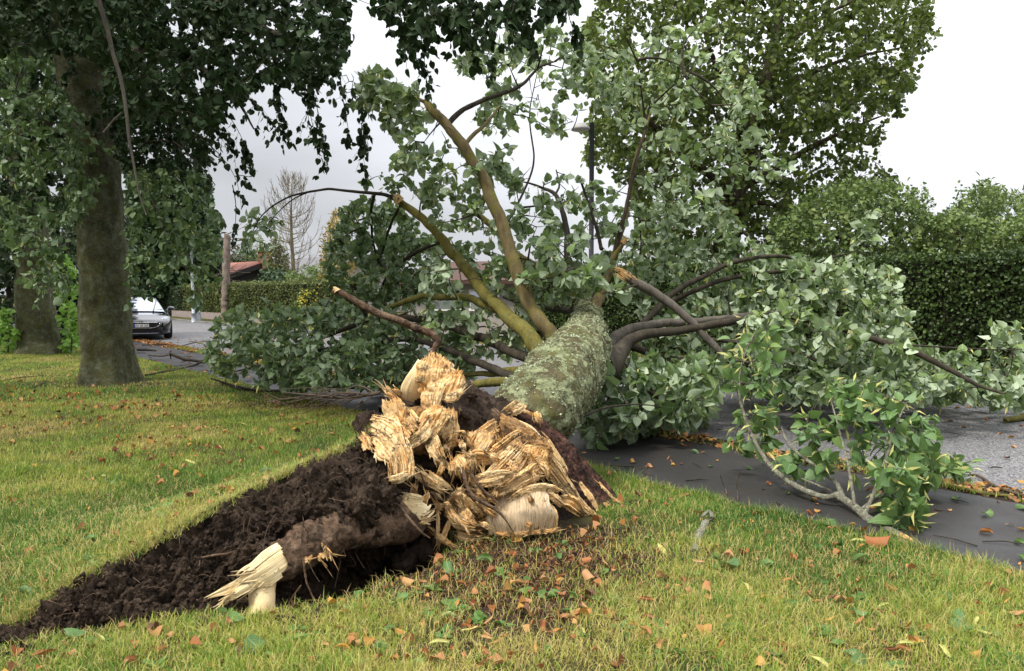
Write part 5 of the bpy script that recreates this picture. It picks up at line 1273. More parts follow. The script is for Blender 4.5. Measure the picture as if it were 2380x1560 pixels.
for pts, wd, n in [
 ([(690,110,10.6),(720,190,10.5),(745,290,10.4),(757,388,10.4)], 14, 150), ([(700,180,10.6),(715,240,10.5),(735,330,10.5)], 18, 110),
 ([(640,150,11),(648,240,10.9),(660,315,10.9)], 18, 120), ([(560,210,11.6),(600,250,11.5),(640,300,11.4)], 18, 80), ([(500,230,12),(545,290,11.9),(583,366,11.8)], 16, 120), ([(480,260,12),(520,310,12),(545,330,12)], 22, 110),
 ([(830,200,10.2),(842,260,10.1),(838,330,10.1),(850,395,10.1)], 14, 120), ([(790,180,10.4),(800,250,10.3),(815,330,10.3)], 16, 90),
 ([(925,10,9.6),(938,80,9.5),(945,160,9.5)], 14, 90), ([(985,20,9.4),(985,110,9.3),(990,190,9.3)], 18, 120), ([(1040,40,9.2),(1070,90,9.2),(1112,155,9.2)], 14, 70), ([(1100,60,9.2),(1130,110,9.2),(1142,150,9.2)], 14, 60),
 ([(1310,-20,9.3),(1325,50,9.3),(1345,100,9.3)], 14, 90), ([(1210,20,9.2),(1235,80,9.2),(1240,130,9.2)], 16, 90), ([(560,30,11),(740,40,10.6),(800,70,10.5)], 22, 90), ([(600,110,11),(700,130,10.8),(790,150,10.6)], 22, 120), ([(880,-20,9.8),(900,40,9.7),(905,75,9.7)], 12, 60),
 ([(430,290,11.9),(470,340,11.8),(500,390,11.7)], 22, 90), ([(380,300,12),(420,350,12),(450,420,11.9)], 24, 110)]:
    tongue(pts, wd, n)
for pts, wd, n in [([(430,310,11.8),(490,340,11.7),(545,410,11.6),(562,490,11.6)], 9, 24), ([(545,410,11.6),(570,410,11.6),(572,430,11.6)], 7, 16), ([(540,430,11.6),(548,480,11.6),(545,560,11.6)], 9, 20), ([(470,320,11.8),(500,330,11.7),(525,345,11.6)], 10, 14)]:
    tongue(pts, wd, n)
LF = [
 ([(-20,130),(110,70),(140,190),(190,260),(190,420),(165,560),(150,700),(100,690),(60,560),(-20,560)], 11.3, 13.2, 330, 12, (.0, .75)),
 ([(150,280),(250,330),(240,420),(180,520),(150,440)], 11.6, 13.0, 60, 9, (.1, .75)),
 ([(300,380),(480,400),(520,500),(520,600),(400,640),(300,660),(290,500)], 11.2, 12.8, 250, 12, (.15, .9)),
 ([(400,590),(500,600),(520,680),(470,735),(420,690)], 11.2, 12, 30, 8, (.45, 1)),
 ([(200,60),(300,40),(320,120),(280,200),(230,160)], 11.8, 13, 40, 9, (.0, .6)),
 ([(285,640),(330,640),(345,690),(300,715)], 12, 12.6, 10, 8, (.0, .5)),
 ([(30,560),(110,560),(130,640),(70,740),(40,690)], 11.6, 12.6, 24, 9, (.3, 1)),
]
for poly, d0, d1, n, per, tn in LF:
    t = region(poly, d0, d1, n, rl2); tw = grow(ln, t, rl2, .12, .3, maxd=2.8)
    ln = np.vstack([ln] + [x[1:] for x in tw]); twig_tubes(ltw, tw, .007, .0025, 4)
    dress(lt, tw, rl2, per, .082, LHf, u0=.15, hang=1.1, up=(0, -.25, .2), spread=.65, tint=tn, petiole=.8)
    dress(lbr, [x for x in tw if rl2.random() < .35], rl2, 2, .075, diamond(.3, .3, .2), u0=.3, hang=1.2, spread=.5, tint=(0, 1))
multi('crown', [(dk, M['lime_shaded']), (ltw, M['bark_dark'])], lime)
multi('hanging_sprays', [(lt, M['lime_lit']), (lbr, M['bract'])], lime)['label'] = 'lower hanging sprays of leaves coloured lit green'
# ------------------------------------------------------------------ other trees, hedges and houses
def make_tree(name, label, cat, base, trunk, crown, mat, leaf, tmpl, seed, bmat='bark_brown', limbs=(), hang=.5, spread=.9, seg=.5, maxd=5, tint=(0, 1), group=None, tw_r=.02, up=(0, 0, .6), rough=.1, parts=('crown',), twig_sides=3, bias=(0, 0, 0), clump=.55):
    t = thing(name, label, cat, base, group)
    r = np.random.default_rng(seed); nd = []
    if trunk:
        limb('trunk', trunk, bmat, 18, None, rough, seed, parent=t); nd.append(spline(WP([a[:3] for a in trunk]), 50)[len(limbs) * 0 + 8:])
    for q, p in enumerate(limbs):
        limb('branch', p, bmat, 8, None, rough, seed + 1 + q, parent=t); nd.append(spline(WP([a[:3] for a in p]), 30)[4:])
    nd = np.vstack(nd) if nd else np.array([base], float)
    fa, ta = Acc(), Acc()
    for poly, d0, d1, n, per in crown:
        tg = region(poly, d0, d1, n, r); tg[:, 2] = np.maximum(tg[:, 2], .1)
        tw = grow(nd, tg, r, .1, seg, maxd); nd = np.vstack([nd] + [x[1:] for x in tw])
        twig_tubes(ta, tw, tw_r, tw_r * .25, twig_sides, ref=2)
        dress(fa, tw, r, per, leaf, tmpl, u0=.25, hang=hang, up=up, spread=spread, tint=tint, petiole=1.2, clump=clump, bias=bias)
    if fa.n: multi('crown', [(fa, M[mat]), (ta, M[bmat])], t)
    return t
OV, DI, HE = oval(.3, .25, .5), diamond(.2, .2, .6), heart(.2, .2, .95)
# big oval-leaved tree behind the fallen crown
make_tree('walnut_tree', 'big round-crowned tree with brown trunk and oval olive leaves against white sky', 'tree', G(1685, 760)*0 + np.array([W(1685, 600, 22)[0], 22, 0]),
 [(1668,745,22,.46),(1678,690,22,.40),(1684,620,22,.36),(1692,540,22,.34),(1702,470,22,.33),(1718,400,22,.30),(1740,330,22,.27),(1765,240,22,.22),(1790,150,22,.17),(1810,40,22,.12),(1820,-80,22,.07)],
 [([(1340,120),(1400,-120),(1800,-200),(2140,-120),(2165,20),(2188,100),(2120,135),(2080,90),(2000,130),(1900,140),(1700,200),(1500,260),(1380,260)], 18.5, 25.5, 1400, 19),
  ([(1360,280),(1500,220),(1750,170),(1950,150),(2110,130),(2125,200),(2085,270),(2000,250),(1900,300),(1700,330),(1480,400),(1360,380)], 19, 25, 900, 18),
  ([(1400,400),(1600,330),(1800,300),(2000,260),(2060,300),(2050,380),(2085,430),(1960,500),(1750,520),(1500,490)], 19.5, 25, 560, 16),
  ([(1480,470),(1700,480),(1720,570),(1640,600),(1480,580)], 20, 24, 260, 16), ([(1720,470),(1900,480),(1860,600),(1740,600)], 20, 24, 150, 14)],
 'walnut', .120, OV, 601, 'bark_brown',
 [[(1705,455,22,.14),(1640,400,21,.11),(1560,330,20.3,.08),(1480,250,20,.05),(1420,150,20,.02)], [(1712,440,22,.16),(1790,400,22.5,.11),(1890,340,22.5,.08),(2000,290,22.3,.04),(2050,270,22.2,.02)],
  [(1735,340,22,.14),(1700,240,21.5,.10),(1650,120,21,.06),(1620,0,21,.03)], [(1760,260,22,.12),(1850,190,22.5,.09),(1960,140,22.6,.05),(2100,110,22.5,.02)],
  [(1698,500,22,.10),(1760,470,21.5,.07),(1830,490,21.2,.05),(1890,540,21,.02)], [(1790,150,22,.1),(1880,60,22.4,.07),(1990,0,22.4,.04),(2100,-20,22.4,.02)], [(1800,80,22,.08),(1720,0,21.5,.05),(1600,-60,21,.02)], [(1690,560,22,.07),(1730,540,22,.05),(1790,545,22,.03),(1840,560,22,.01)]],
 hang=.7, maxd=3.0, tint=(0, 1), tw_r=.016, clump=.6)
# shrubby fruit trees rising above the hedge
make_tree('apple_tree', 'yellow-green bushy fruit tree rising above the dark clipped hedge', 'tree', np.array([W(1990, 600, 19)[0], 19, 0]),
 [(1990,760,19,.12),(1985,640,19,.10),(1975,560,19,.08),(1960,500,19,.05)],
 [([(1790,520),(1870,450),(1930,425),(2050,408),(2120,440),(2150,480),(2180,540),(2160,620),(1800,620)], 17.3, 20.5, 1150, 18)],
 'fruit', .082, OV, 621, 'bark_brown', [[(1980,580,19,.06),(2040,520,19,.04),(2110,470,18.8,.02)], [(1978,570,19,.06),(1900,520,19,.04),(1860,470,19,.02)]], maxd=2, tint=(0, 1), tw_r=.01, up=(0, -.2, .8))
make_tree('apple_tree', 'lighter yellow-green leafy shrub just above the hedge beside the feathery conifer', 'tree', np.array([W(2230, 600, 17.6)[0], 17.6, 0]),
 [(2235,780,17.6,.08),(2230,640,17.6,.07),(2225,560,17.6,.05),(2220,520,17.6,.03)],
 [([(2130,560),(2150,500),(2220,490),(2330,520),(2379,500),(2440,560),(2440,640),(2130,630)], 17, 18.6, 620, 17), ([(2120,440),(2140,420),(2170,460),(2165,520),(2130,500)], 17.4, 18, 24, 8), ([(2215,440),(2235,430),(2245,480),(2225,510)], 17.4, 18, 14, 8)],
 'fruit', .075, OV, 631, 'bark_brown', maxd=2, tint=(.3, 1), tw_r=.008, up=(0, -.2, .8))
make_tree('conifer_tree', 'feathery green conifer with plumed tips above the hedge, beside the right shrub'.replace(', beside the right shrub', ' and white sky'), 'tree', np.array([W(2310, 600, 21)[0], 21, 0]),
 [(2310,770,21,.16),(2305,600,21,.12),(2300,500,21,.08),(2298,430,21,.03)],
 [([(2185,520),(2230,470),(2262,440),(2290,412),(2320,440),(2379,450),(2480,480),(2480,620),(2190,620)], 19.5, 22.5, 800, 22)],
 'fruit', .12, diamond(.35, .2, .45), 641, 'bark_brown', maxd=2.2, tint=(.2, 1), tw_r=.01, hang=.1, up=(0, 0, .9), clump=.7)

def hedge(name, label, s0, s1, n0, n1, z0, z1, mat, leaf, dens, seed, group=None, tint=(0, 1)):
    """A clipped hedge along the road: a dark woody core wrapped in leaves on every face."""
    c = SN((s0 + s1) / 2, (n0 + n1) / 2); t = thing(name, label, 'hedge', (c[0], c[1], z0), group); r = np.random.default_rng(seed)
    ac = Acc(); Ln, Wd, H = s1 - s0, n1 - n0, z1 - z0
    ns, nn_, nz = max(4, int(Ln / .25)), 6, max(4, int(H / .2))
    a = Acc()
    bx(a, (c[0], c[1], z0 + H / 2 - .03), (Ln - .16, Wd - .16, H - .10), math.atan2(NX, -NY), 0)
    a.build('branch_core', M['hedge_core'], t, smooth=False)
    faces = [('f', Ln * H), ('b', Ln * H), ('t', Ln * Wd), ('e0', Wd * H), ('e1', Wd * H)]
    for f, area in faces:
        k = int(area * dens * (1 if f in 'ft' else .45)); u, v = r.random(k), r.random(k); dpt = -.10 * r.random(k) + .03
        if f in 'fb': s = s0 + u * Ln; z = z0 + v * H; n = (n0 - dpt if f == 'f' else n1 + dpt); nv = np.array([-NX, -NY, 0]) * (1 if f == 'f' else -1); n = n + 0 * u
        elif f == 't': s = s0 + u * Ln; n = n0 + v * Wd; z = z1 + dpt; nv = np.array([0, 0, 1.0])
        else: s = (s0 - dpt if f == 'e0' else s1 + dpt); n = n0 + u * Wd; z = z0 + v * H; nv = np.array([-NY, NX, 0]) * (-1 if f == 'e0' else 1); s = s + 0 * u
        wob = .05 * n2(s * 1.0 + z, n + z * .7, 1.6, seed) + .03 * n2(s, z, 5, seed + 2)
        X = NX * n - NY * s; Y = NY * n + NX * s
        Pp = np.stack([X, Y, z + 0 * X], -1) + nv * wob[:, None]
        keep = (n2(s * 1.3, z * 1.0 + n, 3.5, seed + 4) + .35 * r.normal(0, 1, k)) > -.75
        Pp = Pp[keep]; k = len(Pp)
        D = unit(r.normal(0, .8, (k, 3)) + nv * .5 + [0, 0, .3])
        tn = np.clip(tint[0] + (tint[1] - tint[0]) * (.35 + .3 * fbm(Pp * 1.2, 3, seed + 6) + .2 * r.normal(0, 1, k) + (.15 if f == 't' else 0)), 0, 1)  # top face tinted lighter, painting in its lit edge
        leaves_acc(ac, Pp, D, r.normal(0, .5, (k, 3)) + nv * .9, leaf * (.6 + .8 * r.random(k)), DI if leaf > .06 else OV, tn)
        if f == 't':                                     # shoots standing up from the clipped top
            m = int(area * 5); s = s0 + r.random(m) * Ln; n = n0 + r.random(m) * Wd
            for q in range(m):
                b = np.array([NX * n[q] - NY * s[q], NY * n[q] + NX * s[q], z1 + .02]); h = .05 + .10 * r.random()
                kk = 5; pp = b + np.array([0, 0, 1]) * (np.linspace(.2, 1, kk) * h)[:, None]
                leaves_acc(ac, pp, unit(r.normal(0, .7, (kk, 3)) + [0, 0, .7]), r.normal(0, 1, (kk, 3)), leaf, DI, np.clip(.5 + .3 * r.random(kk), 0, 1))
    ac.build('foliage', M[mat], t)
    return t
M['hedge_core'] = plain('shaded_twiggy_hedge_core', (.016, .018, .010), .95, .4, 6, .05, bumpk=.5)
hedge('clipped_hedge', 'tall dark green clipped hedge behind the fallen crown beside the road', 0.5, 18.5, HEDGE_N, HEDGE_N + 1.1, .05, 2.22, 'hedge_dark', .052, 900, 651)
hedge('clipped_hedge', 'sunny olive-green clipped hedge on a low brick wall behind the car', 30.0, 52.0, HEDGE_N + .2, HEDGE_N + 1.4, .42, 2.05, 'hedge_pale', .095, 300, 652)
hedge('clipped_hedge', 'shaded darker end of the far hedge right behind the black car', 52.3, 60.0, HEDGE_N + .2, HEDGE_N + 1.4, .10, 1.95, 'dim', .11, 220, 653)
# low brick wall under the far hedge
wa = Acc(); s0, s1 = 30, 54
V, UV = [], []
c0, c1 = SN(s0, HEDGE_N + .08), SN(s1, HEDGE_N + .08); d0, d1 = SN(s0, HEDGE_N + .32), SN(s1, HEDGE_N + .32)
ring = [(c0, .05), (c1, .05), (c1, .46), (c0, .46), (d1, .05), (d0, .05), (d0, .46), (d1, .46)]
V = np.array([[p[0], p[1], z] for p, z in ring]); UVv = np.array([[0, 0], [24, 0], [24, .42], [0, .42], [24, 0], [0, 0], [0, .42], [24, .42]])
wa.add(V, [np.array([[0, 3, 2, 1], [4, 7, 6, 5], [3, 6, 7, 2], [0, 5, 6, 3], [1, 2, 7, 4]])[:, ::-1]], 0, UVv)
tag(wa.build('brick_wall', M['brick'], smooth=False), 'low brick garden wall at the foot of the far hedge', 'wall')

# yellow flowering shrub and dark shrubs near the red roof
ys = make_tree('flowering_shrub', 'yellow flowering shrub in front of the far clipped hedge', 'shrub', np.array([W(730, 700, 36)[0], 36, 0]), [(730,762,36,.06),(730,720,36,.05),(732,690,36,.03)],
 [([(685,700),(700,672),(760,668),(772,690),(770,745),(690,745)], 35, 37, 130, 12)], 'fruit', .12, DI, 661, maxd=2, tint=(.2, .9), tw_r=.01)
fa = Acc(); rf = np.random.default_rng(662); pp = region([(688,700),(705,672),(760,668),(772,690),(768,725),(700,725)], 34.7, 36, 190, rf)
leaves_acc(fa, pp, rf.normal(0, 1, (190, 3)), np.array([0, -1, .3]) + rf.normal(0, .4, (190, 3)), .10, DI, rf.random(190)); fa.build('blossom', M['flower'], ys)
make_tree('yew_bush', 'dark spreading evergreen bush in front of the red roofed house', 'shrub', np.array([W(610, 660, 46)[0], 46, 0]), [(612,742,46,.08),(612,690,46,.06),(614,650,46,.04)],
 [([(572,672),(598,648),(618,626),(650,630),(670,668),(660,700),(572,700)], 44.5, 47.5, 230, 14)], 'conifer', .20, DI, 663, maxd=3, tint=(0, .8), tw_r=.012)
make_tree('yew_bush', 'low light green bush left of the dark bush by the red roof', 'shrub', np.array([W(545, 670, 45)[0], 45, 0]), [(545,742,45,.05),(545,700,45,.03)],
 [([(528,664),(560,655),(580,664),(575,690),(528,690)], 44.4, 45.6, 70, 12)], 'hedge_pale', .14, DI, 664, maxd=3, tint=(.2, 1), tw_r=.01)
make_tree('cypress_tree', 'olive brown cypress beside the bare larch', 'tree', np.array([W(640, 660, 50)[0], 50, 0]), [(640,736,50,.14),(640,640,50,.10),(642,575,50,.05)],
 [([(618,660),(622,600),(632,560),(645,548),(662,590),(672,640),(700,660),(720,690),(620,690)], 48.5, 51.5, 330, 15)], 'yewolive', .22, diamond(.3, .2, .4), 665, maxd=4, tint=(0, .9), tw_r=.014, hang=.2)
make_tree('cypress_tree', 'low olive shrubbery growing at the foot of the bare larch', 'shrub', np.array([W(720, 670, 47)[0], 47, 0]), [(720,740,47,.08),(720,690,47,.05),(720,650,47,.03)],
 [([(640,690),(660,640),(690,622),(730,615),(750,640),(756,690)], 45.5, 48.5, 240, 14)], 'fruit', .17, DI, 666, maxd=3, tint=(0, .7), tw_r=.012)
make_tree('golden_cypress', 'golden yellow cypress behind the arching dark twigs', 'tree', np.array([W(785, 640, 42)[0], 42, 0]), [(790,740,42,.14),(788,640,42,.10),(784,540,42,.05),(780,495,42,.02)],
 [([(742,640),(752,560),(768,510),(780,488),(800,520),(820,600),(825,680),(742,680)], 40.6, 43.4, 330, 15)], 'gold', .17, diamond(.3, .2, .45), 667, maxd=3, tint=(0, .8), tw_r=.012, hang=.1)
make_tree('evergreen_tree', 'dense dark green tree behind the standing trunk and over the car', 'tree', np.array([W(420, 660, 54)[0], 54, 0]),
 [(425,742,54,.20),(425,660,54,.14),(420,560,54,.12),(415,460,54,.10),(410,400,54,.04)],
 [([(300,400),(380,370),(440,385),(480,430),(500,500),(512,560),(520,620),(515,680),(300,690),(280,560)], 52, 57, 1100, 17)], 'conifer', .29, HE, 668, maxd=3.5, tint=(.1, 1), tw_r=.02, hang=.4, clump=.7)
# second standing trunk and the dark growth at the far left
make_tree('lime_tree', 'farther shaded lime trunk at the left edge under heavy dark foliage', 'tree', G(92, 818),
 [(93,850,20.6,.66),(90,808,20.7,.56),(88,780,20.7,.50),(84,720,20.7,.46),(78,640,20.7,.43),(70,540,20.7,.42),(62,420,20.7,.40),(55,260,20.7,.36),(50,80,20.7,.32),(46,-120,20.7,.26)],
 [([(-200,-100),(420,-100),(330,280),(280,430),(160,470),(60,520),(-60,560),(-200,480)], 16.5, 24, 1000, 15), ([(-160,420),(70,440),(60,560),(30,640),(-160,640)], 18, 22.5, 130, 13)],
 'lime_shaded', .12, HE, 671, 'bark_standing', [[(60,380,20.7,.16),(140,240,20,.12),(240,120,19.5,.08),(340,60,19,.04)], [(56,280,20.7,.15),(-20,160,20,.1),(-140,60,19.6,.06)], [(52,100,20.7,.14),(160,-40,20,.1),(300,-80,19.5,.05)]],
 maxd=4, tint=(0, .55), tw_r=.02, hang=.9)
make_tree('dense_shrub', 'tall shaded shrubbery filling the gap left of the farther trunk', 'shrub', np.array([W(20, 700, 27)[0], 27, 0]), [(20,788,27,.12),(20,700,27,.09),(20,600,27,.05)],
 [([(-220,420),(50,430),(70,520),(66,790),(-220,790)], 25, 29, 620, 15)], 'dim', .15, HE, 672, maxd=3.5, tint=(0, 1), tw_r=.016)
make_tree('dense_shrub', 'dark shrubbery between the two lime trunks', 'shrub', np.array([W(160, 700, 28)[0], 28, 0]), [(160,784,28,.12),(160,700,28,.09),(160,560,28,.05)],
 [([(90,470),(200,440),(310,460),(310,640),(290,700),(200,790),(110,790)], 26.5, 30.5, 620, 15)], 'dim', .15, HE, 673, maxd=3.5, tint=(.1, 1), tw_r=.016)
for q, (lab, poly, d, n, base) in enumerate([
 ('bright yellow-green sapling half way up between the two lime trunks', [(112,620),(150,600),(185,625),(180,680),(150,700),(115,690)], 24.5, 60, (150, 778)),
 ('bright leafy sapling at ground level beside the farther trunk', [(140,720),(165,690),(188,715),(190,775),(170,815),(142,800)], 20.5, 46, (165, 818)),
 ('yellow-green seedling growth at the far left edge of the lawn', [(-10,715),(20,720),(50,770),(48,800),(0,822),(-20,800)], 20.5, 46, (18, 822))]):
    b = np.array([W(base[0], base[1], d)[0], d, 0])
    make_tree('leafy_sapling', lab, 'sapling', b, [(base[0], base[1], d, .02), (base[0] + 3, base[1] - 40, d, .016), (base[0] + 2, np.mean([p[1] for p in poly]), d, .010)],
     [(poly, d - .5, d + .5, n, 9)], 'bright', .12, HE, 680 + q, 'bark_brown', maxd=2, tint=(0, 1), tw_r=.008, hang=.5, up=(0, -.3, .6))

# bare larch and dead trunk
def bare_tree(name, label, base_px, d, h_px, half_px, seed, mat, nb, up0):
    px, py0, py1 = base_px, h_px[0], h_px[1]
    b = W(px, py0, d); b[2] = 0; top = W(px, py1, d); t = thing(name, label, 'tree', b); r = np.random.default_rng(seed)
    H = top[2]; tube_acc = Acc()
    z = np.linspace(0, H, 30); Pt = np.stack([b[0] + .06 * np.sin(z * .8), b[1] + 0 * z, z], -1)
    tube(tube_acc, Pt, np.interp(z, [0, H], [.20, .015]), 10, .1, 0, seed); tube_acc.build('trunk', M[mat], t)
    ba = Acc(); wmax = half_px * d / FPX
    for q in range(nb):
        f = r.random() ** .8; z0 = H * (.12 + .86 * f); a = r.random() * 6.2832
        ln = wmax * np.interp(f, [0, .15, .5, .75, .9, 1], [.9, 1.08, 1.0, .80, .50, .2]) * (.7 + .4 * r.random())
        o = np.array([b[0] + .06 * math.sin(z0 * .8), b[1], z0]); dr = np.array([math.cos(a), math.sin(a), 0])
        P = np.array([o, o + dr * ln * .5 + [0, 0, ln * up0 * .15], o + dr * ln * .85 + [0, 0, ln * up0 * .5], o + dr * ln + [0, 0, ln * up0 * 1.0]])
        Pc = spline(P, 9); tube(ba, Pc, np.linspace(.028 * (1.2 - f), .008, 9), 4, 0, 0, cap=False)
        for k in range(7):
            i = r.integers(2, 9); s = Pc[i]; e = s + dr * .15 * r.random() + np.array([r.normal(0, .13), r.normal(0, .13), .18 + .4 * r.random() * up0])
            tube(ba, np.array([s, (s + e) / 2 + r.normal(0, .03, 3), e]), np.array([.011, .009, .006]), 3, cap=False)
    ba.build('branches', M[mat], t); return t
lt_ = bare_tree('bare_larch', 'leafless larch with upswept bare branches against the grey sky', 682, 50, (740, 410), 62, 701, 'bark_larch' if 'bark_larch' in M else 'bark_limb', 120, .95)
dt = thing('dead_tree', 'pale dead trunk with a few bare twigs left of the red roof', 'tree', np.array([W(524, 742, 44)[0], 44, 0]))
limb('trunk', [(524,744,44,.24),(524,700,44,.23),(525,640,44,.215),(527,590,44,.20),(528,545,44,.17)], 'bark_pale', 14, None, .12, 711, parent=dt)
da = Acc(); rd = np.random.default_rng(712)
for q in range(42):
    u = rd.random(); o = W(527, 655 - 115 * u, 44); sgn = 1 if rd.random() < .7 else -1; ln = (.8 + 1.6 * rd.random()) * (1.0 if u > .5 else .5)
    e = o + np.array([sgn * ln, rd.normal(0, .5), ln * rd.normal(.35, .3)]); c = (o + e) / 2 + [0, 0, -.12 * ln]
    tube(da, spline(np.array([o, c, e]), 7), np.linspace(.022, .008, 7), 3, cap=False)
da.build('branches', M['bark_pale'], dt)
make_tree('far_tree', 'small hazy green tree beyond the red roof', 'tree', np.array([W(560, 600, 90)[0], 90, 0]), [(560,712,90,.2),(560,650,90,.15),(560,600,90,.08)],
 [([(530,625),(545,585),(570,575),(600,600),(610,625)], 88, 92, 90, 12)], 'conifer', .5, DI, 713, maxd=6, tint=(.5, 1), tw_r=.03)
make_tree('far_tree', 'pale weeping tree behind the arching twig tips', 'tree', np.array([W(600, 600, 70)[0], 70, 0]), [(606,715,70,.12),(606,650,70,.10),(604,560,70,.04)],
 [([(592,560),(606,540),(622,570),(622,640),(594,640)], 69, 71, 60, 9)], 'fruit', .28, diamond(.2, .2, .3), 714, maxd=4, tint=(0, .8), tw_r=.02, hang=1.6)
tl = Acc(); rt = np.random.default_rng(721); k = 5200
x = (rt.random(k) * 2 - 1) * 95; top = 3.0 + 1.6 * n2(x, x * 0, .09, 722) + .8 * n2(x, x * 0, .5, 723); top = np.where(x < -34, top + 5, top); top = np.where(x > 12, top + 2, top)
P = np.stack([x, 86 + 8 * rt.random(k), top * rt.random(k) ** .6], -1)
leaves_acc(tl, P, rt.normal(0, 1, (k, 3)), rt.normal(0, 1, (k, 3)) + [0, -.6, .6], .9 + .6 * rt.random(k), DI, rt.random(k))
tag(tl.build('distant_treeline', M['dim'], smooth=False), 'far line of dark trees behind the houses', 'trees', kind='stuff')

# houses
def quadmesh(name, quads, mat, parent, th=.0):
    a = Acc()
    for qd in quads: a.add(np.array(qd), [np.array([[0, 1, 2, 3]])])
    return a.build(name, M[mat], parent, smooth=False)
def house(name, label, R0, R1, hw, zr, ze, roofmat, wallmat, over=.5, chimney=None, fascia='darkwood', windows=()):
    """Gabled house: ridge from R0 to R1 in plan, half width hw, ridge height zr, eaves height ze."""
    R0, R1 = np.array(R0, float), np.array(R1, float); ax = unit(R1 - R0); nn = np.array([ax[1], -ax[0]])
    c = (R0 + R1) / 2; t = thing(name, label, 'house', (c[0], c[1], 0))
    p = lambda r, s, z: np.array([*(r + nn * s), z])
    th = .14; a = Acc()
    for sg in (1, -1):
        A, B_, C_, D_ = p(R0, 0, zr), p(R1, 0, zr), p(R1, sg * hw, ze), p(R0, sg * hw, ze)
        up = [q + np.array([0, 0, th]) for q in (A, B_, C_, D_)]; lo = [A, B_, C_, D_]
        V = np.array(up + lo); f = np.array([[0, 1, 2, 3], [7, 6, 5, 4], [0, 4, 5, 1], [1, 5, 6, 2], [2, 6, 7, 3], [3, 7, 4, 0]])
        a.add(V, [f if sg > 0 else f[:, ::-1]])
    roof = a.build('roof', M[roofmat], t, smooth=False)
    b = Acc(); i0, i1 = R0 + ax * over, R1 - ax * over; w_ = hw - over; zt = zr - (zr - ze) * (w_ / hw) - .02
    V = np.array([p(i0, w_, 0), p(i1, w_, 0), p(i1, -w_, 0), p(i0, -w_, 0), p(i0, w_, zt), p(i1, w_, zt), p(i1, -w_, zt), p(i0, -w_, zt), p(i0, 0, zr - .03), p(i1, 0, zr - .03)])
    b.add(V, [np.array([[0, 1, 5, 4], [2, 3, 7, 6], [1, 2, 6, 5], [3, 0, 4, 7]]), np.array([[5, 6, 9], [7, 4, 8]])])
    b.build('wall', M[wallmat], t, smooth=False)
    f = Acc()
    for r, o in ((R0, -.04), (R1, .04)):
        for sg in (1, -1):
            e = r + ax * o; V = np.array([[*(e), zr - .26], [*(e), zr + .1], [*(e + nn * sg * hw), ze + .1], [*(e + nn * sg * hw), ze - .26]])
            V = np.vstack([V, V + np.array([*(ax * np.sign(o) * .03), 0])]); f.add(V, [np.array([[0, 1, 2, 3], [7, 6, 5, 4], [0, 4, 5, 1], [1, 5, 6, 2], [2, 6, 7, 3], [3, 7, 4, 0]])])
    f.build('bargeboard', M[fascia], t, smooth=False)
    if chimney:
        m_, u, s, w2, zc = chimney; k = Acc(); q = R0 + (R1 - R0) * u + nn * s
        bx(k, (q[0], q[1], (zr - .5 + zc) / 2), (w2, w2, zc - zr + .5), math.atan2(ax[1], ax[0])); bx(k, (q[0], q[1], zc + .05), (w2 + .12, w2 + .12, .1), math.atan2(ax[1], ax[0]))
        k.build('chimney', M[m_], roof, smooth=False)
    for u, wd, z0, z1 in windows:
        q = R0 + (R1 - R0) * u; k = Acc(); cc = q + nn * (w_ + .03); bx(k, (cc[0], cc[1], (z0 + z1) / 2), (wd, .06, z1 - z0), math.atan2(ax[1], ax[0])); wdw = k.build('window', M['plate_white'], t, smooth=False)
        k = Acc(); cc = q + nn * (w_ + .065); bx(k, (cc[0], cc[1], (z0 + z1) / 2), (wd - .16, .02, z1 - z0 - .16), math.atan2(ax[1], ax[0])); k.build('pane', M['glass'], wdw, smooth=False)
    return t
r1_, r0_ = W(618, 611, 58), W(440, 608, 66)
house('red_roofed_house', 'low house with red tiled roof and orange chimney beyond the hedge', r0_[:2], r1_[:2], 6.0, r1_[2], r1_[2] - 2.0, 'redroof', 'darkwood', chimney=('chimney', .985, 0, .7, r1_[2] + .75), windows=((.3, 1.4, .9, 1.6), (.6, 1.4, .9, 1.6)))
g0, g1 = W(700, 618, 72), W(850, 590, 64)
house('grey_roofed_house', 'grey roofed house half hidden behind the golden cypress', g0[:2], g1[:2], 5.0, 4.6, 2.6, 'greyroof', 'housewall')
b0, b1 = W(1010, 625, 34), W(1330, 625, 32)
house('brown_roofed_house', 'house with dark brown roof glimpsed through the middle of the fallen crown', b0[:2], b1[:2], 4.0, 2.75, 1.9, 'brownroof' if 'brownroof' in M else 'redroof', 'housewall', windows=((.35, 1.2, .9, 1.7), (.6, 1.2, .9, 1.7)))
h0, h1 = W(1790, 575, 34), W(1960, 575, 36)
house('slate_roofed_house', 'grey house with rendered chimney behind the brown trunk and hedge', h0[:2], h1[:2], 4.5, 3.55, 2.2, 'greyroof', 'housewall', chimney=('greychim', .1, 0, .8, 4.3))
